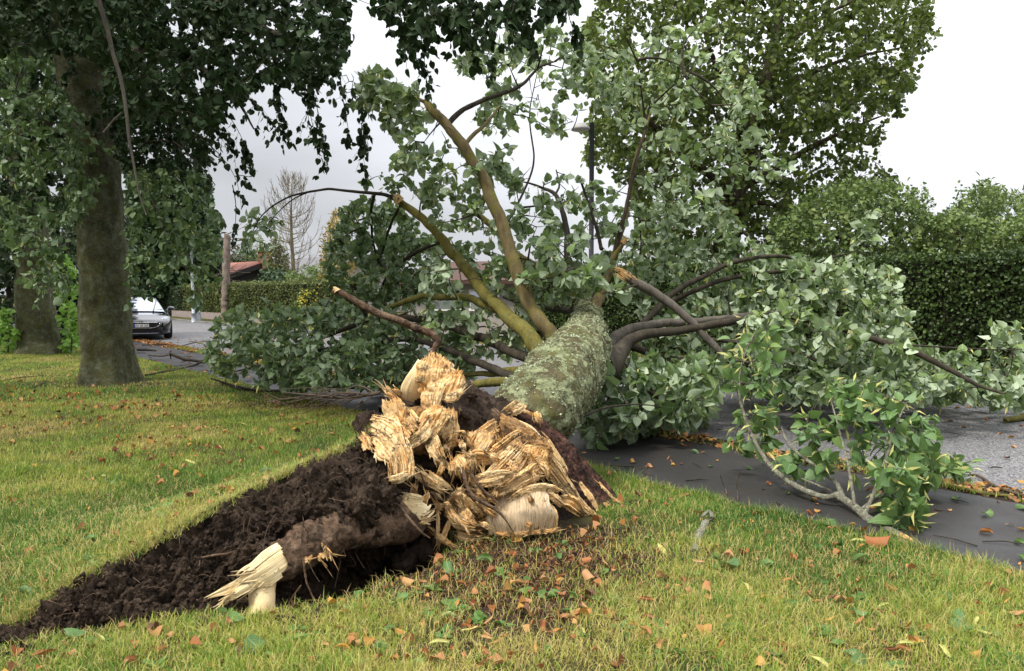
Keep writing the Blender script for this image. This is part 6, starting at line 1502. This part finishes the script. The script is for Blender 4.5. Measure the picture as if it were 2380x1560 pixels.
# ------------------------------------------------------------------ the parked car
def build_car(loc, heading):
    """Black fastback saloon. Built nose at y = 0 running back along +y, x to its left as seen from the front."""
    ca, sa = math.cos(heading), math.sin(heading)
    def X(V):
        V = np.asarray(V, float)
        return np.stack([V[..., 0] * ca - V[..., 1] * sa + loc[0], V[..., 0] * sa + V[..., 1] * ca + loc[1], V[..., 2] + loc[2]], -1)
    t = thing('parked_car', 'shiny black saloon car parked facing the camera behind the standing lime trunk', 'car', X([0, 2.4, 0]))
    # stations: y, half width, bottom, shoulder height, top centre height
    ST = [(0.0,.50,.30,.50,.60),(.04,.66,.24,.54,.66),(.14,.80,.20,.60,.71),(.32,.90,.18,.66,.76),(.60,.955,.17,.72,.815),(.95,.975,.17,.77,.865),(1.35,.98,.17,.82,.92),(1.60,.982,.17,.85,.955),(2.4,.985,.18,.88,.93),(3.4,.985,.18,.91,.95),(4.1,.975,.20,.94,1.0),(4.55,.93,.25,.95,1.05),(4.85,.86,.32,.90,1.02),(4.96,.72,.42,.80,.92)]
    S_ = spline(np.array(ST), 70)
    rows = []
    for y, w_, zb, zs, zt in S_:
        prof = [(0, zb), (w_ * .80, zb), (w_ * .95, zb + .06), (w_ * .985, zb + (zs - zb) * .45), (w_, zs - .12), (w_ * .975, zs - .02), (w_ * .90, zs + (zt - zs) * .42), (w_ * .70, zs + (zt - zs) * .74), (w_ * .40, zs + (zt - zs) * .93), (0, zt)]
        pr = spline(np.c_[np.array(prof), np.zeros(10)], 22)[:, :2]
        rows.append([(a, y, z) for a, z in pr] + [(-a, y, z) for a, z in pr[::-1][1:-1]])
    Rw = np.array(rows); n = Rw.shape[1]
    a = Acc(); a.add(X(Rw.reshape(-1, 3)), [grid_faces(70, n, True)])
    for i, flip in ((0, True), (69, False)):
        c = Rw[i].mean(0); V = np.vstack([Rw[i], c]); k = np.arange(n)
        f = np.stack([k, (k + 1) % n, np.full(n, n)], -1); a.add(X(V), [f[:, ::-1] if not flip else f])
    body = a.build('body', M['car_paint'], t)
    # glasshouse
    GS = [(1.30,.80,.90,.70,.925),(1.62,.82,.90,.66,1.09),(2.0,.83,.90,.60,1.27),(2.35,.835,.90,.565,1.375),(2.8,.835,.91,.555,1.425),(3.3,.83,.92,.55,1.415),(3.9,.80,.94,.53,1.31),(4.4,.74,.97,.50,1.15),(4.68,.68,1.0,.46,1.04)]
    g = spline(np.array(GS), 50); rows = []
    for y, wb, zb, wt, zt in g:
        pr = spline(np.array([(wb, zb, 0), ((wb * .45 + wt * .55) + .03, zb + (zt - zb) * .55, 0), (wt, zt - .03 * min(1, (zt - zb) * 3), 0), (wt * .6, zt + .012, 0), (0, zt + .022, 0)]), 14)[:, :2]
        rows.append([(u, y, z) for u, z in pr] + [(-u, y, z) for u, z in pr[::-1][1:]])
    Rg = np.array(rows); a = Acc(); a.add(X(Rg.reshape(-1, 3)), [grid_faces(50, Rg.shape[1])]); a.build('windows', M['glass'], t)
    ra = Acc()
    for sg in (0, -1):                                   # A pillars and roof rails
        e = Rg[:, sg]; r_ = Rg[:, 6 if sg == 0 else -7]
        tube(ra, X(spline(r_[:14] + [0, -.004, .006], 20)), .026, 8); tube(ra, X(spline(r_[13:46], 30)), .02, 8)
    rf = Rg[20:36, 8:19] + [0, 0, .008]; ra.add(X(rf.reshape(-1, 3)), [grid_faces(16, 11)])
    ra.build('roof', M['car_paint'], t)
    wi = Acc()
    for x0 in (-.36, .22): tube(wi, X(np.array([[x0, 1.34, .945], [x0 + .25, 1.40, .985], [x0 + .52, 1.43, .995]])), .008, 5)
    wi.build('wiper', M['black_plastic'], t)
    def front(x, z, out=.012):
        """Point on the nose skin at this x and z (scans the station rows)."""
        best = None
        for i in range(0, 40):
            r = Rw[i]; k = np.argmin((np.abs(r[:, 0]) - abs(x)) ** 2 * 0 + (r[:, 2] - z) ** 2 + 10 * (np.sign(r[:, 0]) != np.sign(x if x else 1)) * (np.abs(r[:, 0]) > .01))
            if abs(r[k, 0]) >= abs(x): return np.array([x, r[k, 1] - out, z])
        return np.array([x, .5, z])
    def patch(name, mat, outline, th=.015, nrow=14):
        """A panel following the nose: outline given as rows (z, x0, x1)."""
        o = np.array(outline, float); o = spline(np.c_[o], nrow) if len(o) > 2 else o
        V = np.array([[front(x0 + (x1 - x0) * u, z, th) for u in np.linspace(0, 1, 16)] for z, x0, x1 in o])
        a = Acc(); a.add(X(V.reshape(-1, 3)), [grid_faces(len(o), 16)]); return a.build(name, M[mat], t)
    for sg in (1, -1):
        # headlamp wrapping the corner
        V = []
        for u in np.linspace(0, 1, 14):
            x = .56 + .34 * u; y = .10 + .42 * u ** 1.6; zl = .60 + .05 * u; zh = .655 + .115 * math.sin(min(1, u * 1.15) * 2.2)
            V.append([(sg * (x + .010), y - .035 + .10 * k + (.02 if k else 0), zl + (zh - zl) * k) for k in np.linspace(0, 1, 7)])
        V = np.array(V); a = Acc(); a.add(X(V.reshape(-1, 3)), [grid_faces(14, 7) if sg > 0 else grid_faces(14, 7)[:, ::-1]])
        hl = a.build('headlight', M['lampglass'], t)
        a = Acc(); c = np.array([sg * .72, .185, .68]); u = np.linspace(0, 6.2832, 17); tube(a, X(c + np.stack([.045 * np.cos(u), 0 * u, .045 * np.sin(u)], -1)), .008, 6); a.build('lens', M['chrome'], hl)
        # mirror
        a = Acc(); u = np.linspace(0.05, 3.09, 10); v = np.linspace(0, 6.2832, 16, endpoint=False)
        E = np.stack([np.sin(u)[:, None] * np.cos(v) * .125, np.sin(u)[:, None] * np.sin(v) * .085, (np.cos(u)[:, None] + 0 * v) * .075], -1) + [sg * 1.03, 1.72, 1.02]
        a.add(X(E.reshape(-1, 3)), [grid_faces(10, 16, True)]); tube(a, X(np.array([[sg * .86, 1.70, .95], [sg * .98, 1.72, .99]])), .022, 8)
        mi = a.build('mirror', M['car_paint'], t)
        a = Acc(); bx(a, [0, 0, 0], (.20, .008, .11)); V = a.V[0] + [sg * 1.03, 1.80, 1.02]; a.V[0] = X(V); a.build('mirror_glass', M['chrome'], mi, smooth=False)
        # wheels
        for y in (.92, 3.88):
            c = np.array([sg * .865, y, .345]); a = Acc(); prof = np.array([(-.12, .24), (-.125, .30), (-.10, .337), (0, .345), (.10, .337), (.125, .30), (.12, .24)])
            v = np.linspace(0, 6.2832, 40, endpoint=False)
            V = np.array([[(c[0] + px, c[1] + r * math.cos(q), c[2] + r * math.sin(q)) for q in v] for px, r in prof]); a.add(X(V.reshape(-1, 3)), [grid_faces(7, 40, True)])
            wh = thing('wheel', None, None, X(c)); wh.parent = t; wh.location = np.array(X(c)) - np.array(t.location)
            a.build('tyre', M['rubber'], wh)
            a = Acc()
            for q in range(10):
                an = q * .6283; d = np.array([0, math.cos(an), math.sin(an)]); tube(a, X(np.array([c + [sg * .105, 0, 0] + d * .05, c + [sg * .10, 0, 0] + d * .235])), .016, 5)
            u = np.linspace(0, 6.2832, 33); tube(a, X(c + np.stack([0 * u + sg * .10, .236 * np.cos(u), .236 * np.sin(u)], -1)), .014, 6); bx(a, [0, 0, 0], (.10, .1, .1)); a.V[-1] = X(a.V[-1] + c + [sg * .06, 0, 0])
            a.build('rim', M['alloy'], wh)
    # black nose cone, chrome bar, emblem, lower intake, splitter
    patch('grille', 'black_plastic', [(.415,-.50,.50),(.45,-.60,.60),(.50,-.62,.62),(.56,-.56,.56),(.60,-.50,.50)], .022)
    a = Acc(); xs = np.linspace(-.52, .52, 30); tube(a, X(np.array([front(x, .595 - .012 * abs(x), .036) for x in xs])), .011, 6); a.build('chrome_strip', M['chrome'], t)
    a = Acc(); xs = np.linspace(-1, 1, 36); pts = np.array([front(.63 * s, .585 - .185 * (1 - abs(s) ** 5), .030) for s in xs]); tube(a, X(pts), .007, 6); a.build('grille_surround', M['chrome'], t)
    patch('lower_intake', 'black_plastic', [(.25,-.62,.62),(.28,-.66,.66),(.31,-.66,.66),(.345,-.60,.60)], .018, 8)
    for sg in (1, -1):
        V = np.array([[(sg * (.70 + .17 * u), .05 + .26 * u ** 1.5 - .012 + (0 if k else .01), .30 + (.17 - .03 * u) * k) for k in np.linspace(0, 1, 5)] for u in np.linspace(0, 1, 8)])
        a = Acc(); a.add(X(V.reshape(-1, 3)), [grid_faces(8, 5)])
        for z in (.33, .37, .41): tube(a, X(np.array([(sg * (.70 + .17 * u), .05 + .26 * u ** 1.5 - .022, z) for u in np.linspace(0, 1, 8)])), .006, 4)
        a.build('side_intake', M['black_plastic'], t)
    a = Acc(); xs = np.linspace(-.90, .90, 40); tube(a, X(np.array([(x, -.01 + .42 * abs(x / .9) ** 3.2, .225 + .03 * abs(x) ** 3) for x in xs])), .012, 6); a.build('splitter', M['galv'], t)
    # T-shaped emblem plate: a curved cap over a tapering stem
    a = Acc(); yb = -.052
    cap = [[(x, yb, z0 + .012 * (1 - (x / .06) ** 2)) for x in np.linspace(-.06, .06, 11)] for z0 in (.628, .642)]
    stem = [[(-.010 * (1 - .85 * v), yb, .622 - .085 * v), (.010 * (1 - .85 * v), yb, .622 - .085 * v)] for v in np.linspace(0, 1, 6)]
    arm = [[(x, yb, .622 - .012 * (x / .05) ** 2 - (.016 if k == 0 else 0)) for x in np.linspace(-.05, .05, 9)] for k in (0, 1)]
    for gq in (cap, stem[::-1], arm):
        V = np.array(gq); r_, c_ = V.shape[:2]; f = grid_faces(r_, c_); B2_ = V + [0, .012, 0]; a.add(X(np.vstack([V.reshape(-1, 3), B2_.reshape(-1, 3)])), [np.vstack([f, f[:, ::-1] + r_ * c_])])
    a.build('emblem', M['chrome'], t, smooth=False)
    # number plate
    a = Acc(); bx(a, [0, 0, 0], (.46, .014, .105)); a.V[0] = X(a.V[0] + [0, -.055, .487]); pl = a.build('number_plate', M['plate_white'], t, smooth=False); pl['label'] = 'white number plate reading AY 82 305'
    a = Acc(); bx(a, [0, 0, 0], (.042, .004, .100)); a.V[0] = X(a.V[0] + [-.206, -.064, .487]); a.build('plate_band', M['plate_blue'], pl, smooth=False)
    cu = bpy.data.curves.new('plate_lettering', 'FONT'); cu.body = 'AY 82 305'; cu.size = .096; cu.align_x = 'CENTER'; cu.align_y = 'CENTER'; cu.extrude = .002; cu.space_character = 1.02
    tmp = bpy.data.objects.new('plate_lettering_source', cu); COL.objects.link(tmp)
    bpy.context.view_layer.update()
    me = bpy.data.meshes.new_from_object(tmp.evaluated_get(bpy.context.evaluated_depsgraph_get()))
    bpy.data.objects.remove(tmp)
    n = len(me.vertices); co = np.zeros(n * 3); me.vertices.foreach_get('co', co); co = co.reshape(-1, 3)
    V = np.stack([co[:, 0] * .92 + .022, -.065 - co[:, 2], co[:, 1] + .487], -1); me.vertices.foreach_set('co', X(V).ravel().astype(np.float32)); me.name = 'plate_lettering'
    me.materials.clear(); me.materials.append(M['ink']); me.update()
    lo = bpy.data.objects.new('plate_lettering', me); COL.objects.link(lo); lo.parent = pl; lo.location = [-c for c in world_loc(pl)]
    return t
cpos = W(329, 790, 26.3); CAR_HEAD = math.atan2(-cpos[0], cpos[1]) * .0 + R(27.0)
build_car((cpos[0], cpos[1], .003), CAR_HEAD)

# ------------------------------------------------------------------ street lamp, utility cabinet and the pale lamp post by the far hedge
lp = W(1373, 700, 18.5); lp[2] = 0
t = thing('street_lamp', 'dark grey street lamp with a dome shade rising behind the fallen crown', 'street lamp', lp)
a = Acc(); zt = W(1373, 286, 18.5)[2]; tube(a, np.array([lp, lp + [0, 0, zt * .5], lp + [0, 0, zt]]), [.062, .058, .055], 16); a.build('pole', M['lamp_grey'], t)
a = Acc(); z1 = W(1373, 303, 18.5)[2]; tube(a, np.array([lp + [0, 0, z1], lp + [-.12, 0, z1 + .01], lp + [-.26, 0, z1 + .05]]), .022, 8); a.build('arm', M['lamp_grey'], t)
def lathe(acc, prof, c, n=36):
    v = np.linspace(0, 6.2832, n, endpoint=False); V = np.array([[(c[0] + r * math.cos(q), c[1] + r * math.sin(q), c[2] + z) for q in v] for r, z in prof])
    acc.add(V.reshape(-1, 3), [grid_faces(len(prof), n, True)])
sc = lp + [-.25, 0, z1 + .0]; a = Acc(); lathe(a, [(.005, .165), (.08, .16), (.14, .13), (.20, .06), (.225, 0), (.215, 0), (.19, .05), (.13, .115), (.005, .14)], sc); a.build('lamp_shade', M['lamp_shade'], t)
a = Acc(); lathe(a, [(.20, .005), (.15, -.02), (.005, -.03)], sc); a.build('lamp_glass', M['lamp_bulb'], t)
cb = W(459, 748, 42.5)
t = thing('utility_cabinet', 'small pale grey utility cabinet standing at the foot of the far hedge', 'cabinet', (cb[0], cb[1], 0.05))
a = Acc(); bx(a, (cb[0], cb[1], .47), (.34, .26, .80), .3); bd = a.build('body', M['galv'], t, smooth=False)
a = Acc(); bx(a, (cb[0], cb[1], .895), (.38, .30, .045), .3); a.build('lid', M['galv'], t, smooth=False)
a = Acc(); bx(a, (cb[0] + .04, cb[1] - .136, .46), (.27, .012, .70), .3); dr = a.build('door', M['galv'], t, smooth=False)
a = Acc(); bx(a, (cb[0] + .13, cb[1] - .125, .5), (.02, .03, .10), .3); a.build('handle', M['black_plastic'], dr, smooth=False)
pb = W(450, 748, 42.3); pt = W(443, 556, 42.3)
t = thing('lamp_post', 'slender pale grey post leaning slightly beside the utility cabinet', 'lamp post', (pb[0], pb[1], 0.05))
a = Acc(); pm = np.array([pb[0], pb[1], .05]); tube(a, np.array([pm, (pm + pt) / 2, pt]), [.085, .07, .055], 12); pole = a.build('pole', M['galv'], t)
a = Acc(); q = W(455, 722, 42.2); tube(a, np.array([[pm[0], pm[1], .02], [pm[0], pm[1], .5]]), .11, 12); a.build('base_sleeve', M['galv'], t)

# ------------------------------------------------------------------ sticks and broken branches on the ground
def stick(name, label, cat, chains, mat, group=None, broken=None):
    b = WP([chains[0][0][:3]])[0]; a = Acc()
    for q, p in enumerate(chains): limb('x', p, mat, 8, None, .18, int(900 + p[0][0]) % 997 + q, acc=a)
    o = a.build(name, M[mat]); tag(o, label, cat, group); return o
def gp(px, py, r, up=0.0):
    g = G(px, py, r + up); g[2] = 0
    return (px, py, g[1], r)
stick('stick', 'short grey lichened stick with two forked dark twigs on the lawn before the path', 'stick', [[gp(1612,1286,.026),gp(1625,1250,.028),gp(1640,1215,.027,.02)],[gp(1640,1215,.017,.02),gp(1655,1205,.015,.06),gp(1646,1190,.013,.09),gp(1630,1202,.008,.08)],[gp(1645,1218,.009,.02),gp(1680,1214,.005,.02),gp(1712,1210,.003,.01)]], 'bark_branch')
stick('stick', 'dark forked stick lying from lawn to path left of the fallen crown', 'stick', [[gp(338,872,.02),gp(390,862,.024),gp(440,852,.024),(476,838,16.9,.02)],[(395,822,17.3,.03),(430,835,17.2,.034),(476,842,17.0,.03)],[(395,822,17.3,.016),(397,835,17.3,.014)]], 'bark_dark')
stick('stick', 'brown bare stick on the grass edge beside the standing trunk', 'stick', [[(345,826,18.6,.014),(375,828,18.4,.018),(400,826,18.2,.022),(430,840,17.6,.018)]], 'bark_brown')
stick('stick', 'straight dark stick lying on the far end of the path', 'stick', [[gp(330,802,.022),gp(370,801,.024),gp(406,803,.016)]], 'bark_dark')
stick('stick', 'thick short stick on the grass just right of the standing trunk', 'stick', [[gp(318,813,.03),gp(345,813,.03),gp(362,815,.02)]], 'bark_dark')
stick('stick', 'thin twig among the branch litter on the far road', 'stick', [[gp(420,805,.012),gp(455,796,.012),gp(500,793,.008)],[gp(455,796,.008),gp(480,802,.006)]], 'bark_dark')
stick('stick', 'long thin dark twig across the shaded lawn at the left edge', 'stick', [[gp(0,886,.010),gp(45,878,.012),gp(107,872,.006)]], 'bark_dark')
stick('stick', 'short dark twig below the long one on the shaded lawn', 'stick', [[gp(78,900,.010),gp(106,888,.007)]], 'bark_dark')
stick('stick', 'pale twig lying behind the standing trunk near the saplings', 'stick', [[gp(172,846,.012),gp(205,838,.010),gp(240,836,.006)]], 'bark_grey')
stick('stick', 'dark bowed twig poking out of the crown onto the lawn', 'stick', [[gp(514,888,.022),gp(545,900,.022),gp(600,908,.018),gp(650,906,.012)]], 'bark_dark')
stick('stick', 'mossy thick branch end lying on the road at the right edge', 'stick', [[gp(2440,955,.05),gp(2390,968,.045),gp(2335,978,.03)],[gp(2345,975,.012,.02),gp(2330,968,.008,.04)]], 'bark_mossy')
stick('stick', 'brown twig running from the leafy branch over the road edge', 'stick', [[gp(2240,1106,.010,.02),gp(2270,1104,.012,.02),gp(2310,1128,.014),gp(2370,1150,.012),gp(2420,1158,.01)]], 'bark_brown')
stick('stick', 'green mossy stick lying along the verge of the path', 'stick', [[gp(2165,1115,.014),gp(2220,1132,.017),gp(2290,1146,.014),gp(2350,1152,.01)]], 'bark_mossy')
stick('stick', 'thin reddish twig standing in the grass at the path edge', 'stick', [[gp(1688,1165,.004),(1687,1140,6.1,.004),(1678,1120,6.1,.003),(1674,1105,6.1,.002)]], 'bark_root')
stick('stick', 'forked reddish twig standing in the grass right of the thinner one', 'stick', [[gp(1715,1172,.004),(1713,1140,6.0,.004),(1712,1118,6.0,.003),(1720,1098,6.0,.002)],[(1713,1140,6.0,.002),(1722,1128,6.0,.0015)]], 'bark_root')
stick('stick', 'curled dark twig lying on the wet path by the trunk', 'stick', [[gp(1490,1090,.004),gp(1505,1086,.005),gp(1494,1098,.005),gp(1518,1106,.003)]], 'bark_dark')
stick('stick', 'straight grey twig in the leaf litter below the stump', 'stick', [[gp(1180,1285,.004),gp(1215,1290,.006),gp(1252,1294,.004)]], 'bark_grey')
stick('stick', 'crooked grey twig in the bare earth at the bottom of the lawn', 'stick', [[gp(1205,1505,.006),gp(1225,1520,.007),gp(1262,1540,.005)]], 'bark_grey')
la = Acc(); rr = np.random.default_rng(921)
for q in range(170):                                    # broken twigs scattered over path and road
    while True:
        n = PATH0 + .1 + (ROAD1 - PATH0) * rr.random() ** 1.6; s = -3 + 30 * rr.random(); x, y = SN(s, n)
        if y > 3 and abs(x) < .7 * y and not (PATH1 - .1 < n < ROAD0): break
    a_ = rr.random() * 6.28; ln = .05 + .25 * rr.random() ** 2; d = np.array([math.cos(a_), math.sin(a_), 0]) * ln
    p = np.array([x, y, .012]); tube(la, np.array([p, p + d * .5 + [rr.normal(0, .1 * ln), rr.normal(0, .1 * ln), .008], p + d]), np.array([.003, .0035, .0015]) * (.6 + rr.random() + .05 * y), 4)
tag(la.build('twig_litter', M['bark_dark']), 'small broken twigs scattered over path and road', 'twigs', kind='stuff')

# ------------------------------------------------------------------ dry and green leaves lying about
def curl_mesh(tmpl_len, seed, kind):
    """One lying leaf, length 1 along y, curled and a little twisted."""
    r = np.random.default_rng(seed); nu, nv = 9, 7
    u = np.linspace(0, 1, nu); v = np.linspace(-1, 1, nv)
    if kind == 'heart': wv = .46 * np.sin(np.pi * np.clip(u * .9 + .10, 0, 1)) ** .6 * np.where(u > .85, (1 - u) / .15 * .55 + .12, 1)
    elif kind == 'oval': wv = .26 * np.sin(np.pi * np.clip(u, .03, .985)) ** .75
    else: wv = .13 * np.sin(np.pi * np.clip(u, .03, .97)) ** .6
    U, Vv = np.meshgrid(u, v, indexing='ij')
    cx = r.uniform(1.0, 5.5) * r.choice([1, 1, -.5]); cy = r.uniform(-1.5, 1.8); tw = r.normal(0, .9)
    x = wv[:, None] * Vv; ang = x * cx * 2
    X = np.where(abs(cx) > .05, np.sin(ang) / (cx * 2), x); Z = np.abs(1 - np.cos(ang)) / (abs(cx) * 2) * np.sign(cx)
    Z = Z + .16 * cy * (U - .5) ** 2 * 2 + .03 * fbm(np.stack([U * 4, Vv * 2, 0 * U + seed], -1), 2, seed)
    c, s = np.cos(tw * (U - .5)), np.sin(tw * (U - .5)); X, Z = X * c - Z * s, X * s + Z * c
    V = np.stack([X, U - .5, Z - Z.min()], -1).reshape(-1, 3)
    me_o = mk('lying_leaf_shape', V, [grid_faces(nu, nv)], M['dryleaf'], attrs={'tint': np.full(nu * nv, 0.0)}, uv=np.stack([Vv * .3, U], -1).reshape(-1, 2))
    me = me_o.data; bpy.data.objects.remove(me_o); return me
DRY = [curl_mesh(1, 940 + q, k) for q, k in enumerate(['heart', 'oval', 'heart', 'oval', 'oval', 'oval', 'strap', 'strap', 'strap', 'oval', 'heart', 'strap', 'oval', 'oval'])]
GREEN = []
for q in range(4):
    m = curl_mesh(1, 960 + q, 'heart'); m.materials.clear(); m.materials.append(M['lime_fresh']); m.attributes['tint'].data.foreach_set('value', np.full(len(m.vertices), .2 + .15 * q, np.float32)); GREEN.append(m)
STRAP = []
for q in range(2):
    m = curl_mesh(1, 970 + q, 'strap'); m.materials.clear(); m.materials.append(M['bract']); m.attributes['tint'].data.foreach_set('value', np.full(len(m.vertices), .3 + .4 * q, np.float32)); STRAP.append(m)
rd2 = np.random.default_rng(981)
PLACED = []
def lay(name, me, label, cat, group, p, size):
    o = bpy.data.objects.new(name, me); COL.objects.link(o)
    o.location = [float(p[0]), float(p[1]), float(p[2])]; o.scale = (size,) * 3
    o.rotation_euler = (rd2.normal(0, .30), rd2.normal(0, .30), rd2.random() * 6.28)
    tag(o, label, cat, group); return o
def spot(zone):
    while True:
        if zone == 'lawn':
            px, py = 2379 * rd2.random() ** .8, 930 + 630 * rd2.random() ** .65
            p = G(px, py); n = nrm(p[0], p[1])
            if px < 1000 and rd2.random() < .4: continue
            if not lawn_ok(np.array([p[0]]), np.array([p[1]]))[0] or n > PATH0 - .05: continue
            p[2] = gz(p[0], p[1]) + .022
        elif zone == 'litter':
            p = np.array([rd2.normal(.15, .55), rd2.normal(4.3, .5), 0])
            if not lawn_ok(np.array([p[0]]), np.array([p[1]]))[0] or p[1] < 3.3: continue
            p[2] = gz(p[0], p[1]) + .014
        else:
            px, py = 900 + 1480 * rd2.random(), 1010 + 330 * rd2.random(); p = G(px, py); n = nrm(p[0], p[1])
            if not (PATH0 + .05 < n < PATH1 + .2): continue
            p[2] = .010
        return p
for q in range(195): lay('dry_leaf', DRY[rd2.integers(0, 14)], 'dry curled orange-brown leaf lying in the lawn grass', 'dry leaf', 'dry leaves scattered over the lawn', spot('lawn'), .035 + .055 * rd2.random() ** 1.5)
for q in range(50): lay('dry_leaf', DRY[rd2.integers(0, 14)], 'dry brown leaf in the bare earth litter below the stump', 'dry leaf', 'dry leaves on the bare earth below the stump', spot('litter'), .03 + .035 * rd2.random())
for q in range(42): lay('dry_leaf', DRY[rd2.integers(0, 14)], 'dry orange leaf lying on the wet dark path', 'dry leaf', 'dry leaves on the path', spot('path'), .04 + .04 * rd2.random())
for q in range(20): lay('green_leaf', GREEN[rd2.integers(0, 4)], 'torn off green heart-shaped leaf lying on the lawn', 'green leaf', 'green leaves blown onto the lawn', spot('lawn'), .06 + .05 * rd2.random())
for q in range(18): lay('green_leaf', GREEN[rd2.integers(0, 4)], 'torn off green heart-shaped leaf lying on the path', 'green leaf', 'green leaves blown onto the path', spot('path'), .05 + .04 * rd2.random())
for q in range(26): lay('lime_bract', STRAP[rd2.integers(0, 2)], 'narrow yellow-green lime bract lying on the lawn', 'bract', 'yellow lime bracts on the lawn', spot('lawn'), .06 + .05 * rd2.random())
# named single leaves
for px, py, me, sz, lab in [(2040, 1278, DRY[0], .15, 'large pale pink-brown dry leaf on the grass by the broken branch end'), (2000, 1315, GREEN[1], .13, 'large pale green leaf on the grass below the broken branch'), (1695, 1330, GREEN[0], .13, 'grey-green leaf lying in the lawn right of the litter'), (395, 1440, DRY[3], .10, 'folded orange leaf leaning on the torn earth at its lower edge'), (465, 1415, GREEN[2], .09, 'blue-green leaf stuck upright at the edge of the torn earth'), (105, 1535, DRY[4], .11, 'orange leaf in the lower left corner of the lawn'), (1500, 1490, DRY[6], .12, 'long yellowish strap-like dry leaf on the foreground lawn')]:
    p = G(px, py); p[2] = gz(p[0], p[1]) + .03
    lay('dry_leaf' if me in DRY else 'green_leaf', me, lab, 'leaf', None, p, sz)
# the many small ones
sa_ = Acc(); k = 7500
x = (rd2.random(k) * 2 - 1) * 9; y = 3.0 + 15 * rd2.random(k) ** 1.3; m = in_view(x, y) & lawn_ok(x, y); x, y = x[m], y[m]
m = rd2.random(len(x)) < np.clip(.30 + .6 * n2(x, y, .6, 991) + .5 * np.clip(bare(x, y), 0, 1), .05, 1); x, y = x[m], y[m]
P = np.stack([x, y, gz(x, y) + .018 + .02 * rd2.random(len(x))], -1); D = rd2.normal(0, 1, (len(x), 3)) * [1, 1, .25]
leaves_acc(sa_, P, D, rd2.normal(0, .35, (len(x), 3)) + [0, 0, 1], .02 + .045 * rd2.random(len(x)) ** 2 + .0016 * y, oval(.5, .9, .55), rd2.random(len(x)))
k = 5000; nn = np.where(rd2.random(k) < .45, PATH1 + .05 + .45 * rd2.random(k), PATH0 + (ROAD1 + 1.5 - PATH0) * rd2.random(k)); ss = -4 + 34 * rd2.random(k); x = NX * nn - NY * ss; y = NY * nn + NX * ss
m = (y > 3) & in_view(x, y) & ((nn < ROAD0 + .1) & (nn > PATH1 - .15) | (rd2.random(k) < .22)); x, y, nn = x[m], y[m], nn[m]
P = np.stack([x, y, np.where(nn > ROAD1, .115, .010)], -1); leaves_acc(sa_, P, rd2.normal(0, 1, (len(x), 3)) * [1, 1, .1], rd2.normal(0, .2, (len(x), 3)) + [0, 0, 1], .025 + .035 * rd2.random(len(x)) + .002 * y, oval(.4, .5, .6), rd2.random(len(x)))
# litter crumbs thick on the bare earth
k = 3000; x = rd2.normal(.15, .6, k); y = rd2.normal(4.45, .5, k); m = lawn_ok(x, y) & (y > 3.2) & (rd2.random(k) < np.clip(bare(x, y), 0, 1)); x, y = x[m], y[m]
P = np.stack([x, y, gz(x, y) + .008 + .01 * rd2.random(len(x))], -1); leaves_acc(sa_, P, rd2.normal(0, 1, (len(x), 3)) * [1, 1, .3], rd2.normal(0, .5, (len(x), 3)) + [0, 0, 1], .010 + .022 * rd2.random(len(x)), oval(.5, .9, .5), np.where(rd2.random(len(x)) < .8, .001 + .06 * rd2.random(len(x)), .001 + rd2.random(len(x)) * .4))
tag(sa_.build('leaf_litter', M['dryleaf'], smooth=False), 'scattered small dry leaves and crumbs over lawn, verge and path', 'leaf litter', kind='stuff')

# ------------------------------------------------------------------ broad-leaved weeds in the turf
wd_ = Acc(); rw = np.random.default_rng(995)
for q in range(190):
    while True:
        p = G(2379 * rw.random(), 1180 + 380 * rw.random())
        if lawn_ok(np.array([p[0]]), np.array([p[1]]))[0] and nrm(p[0], p[1]) < PATH0 - .03: break
    p[2] = gz(p[0], p[1]); k = rw.integers(3, 7); a_ = rw.random(k) * 6.28
    D = np.stack([np.cos(a_), np.sin(a_), .3 + .7 * rw.random(k)], -1)
    leaves_acc(wd_, np.repeat(p[None], k, 0), D, np.array([0, 0, 1]) + rw.normal(0, .3, (k, 3)), .025 + .045 * rw.random(k), oval(.35, .3, .30 + .25 * rw.random()), .2 + .6 * rw.random(k))
tag(wd_.build('lawn_weeds', M['weed'], smooth=False), 'small broad-leaved weeds growing in the lawn', 'weeds', kind='stuff')
for u in range(0): pass
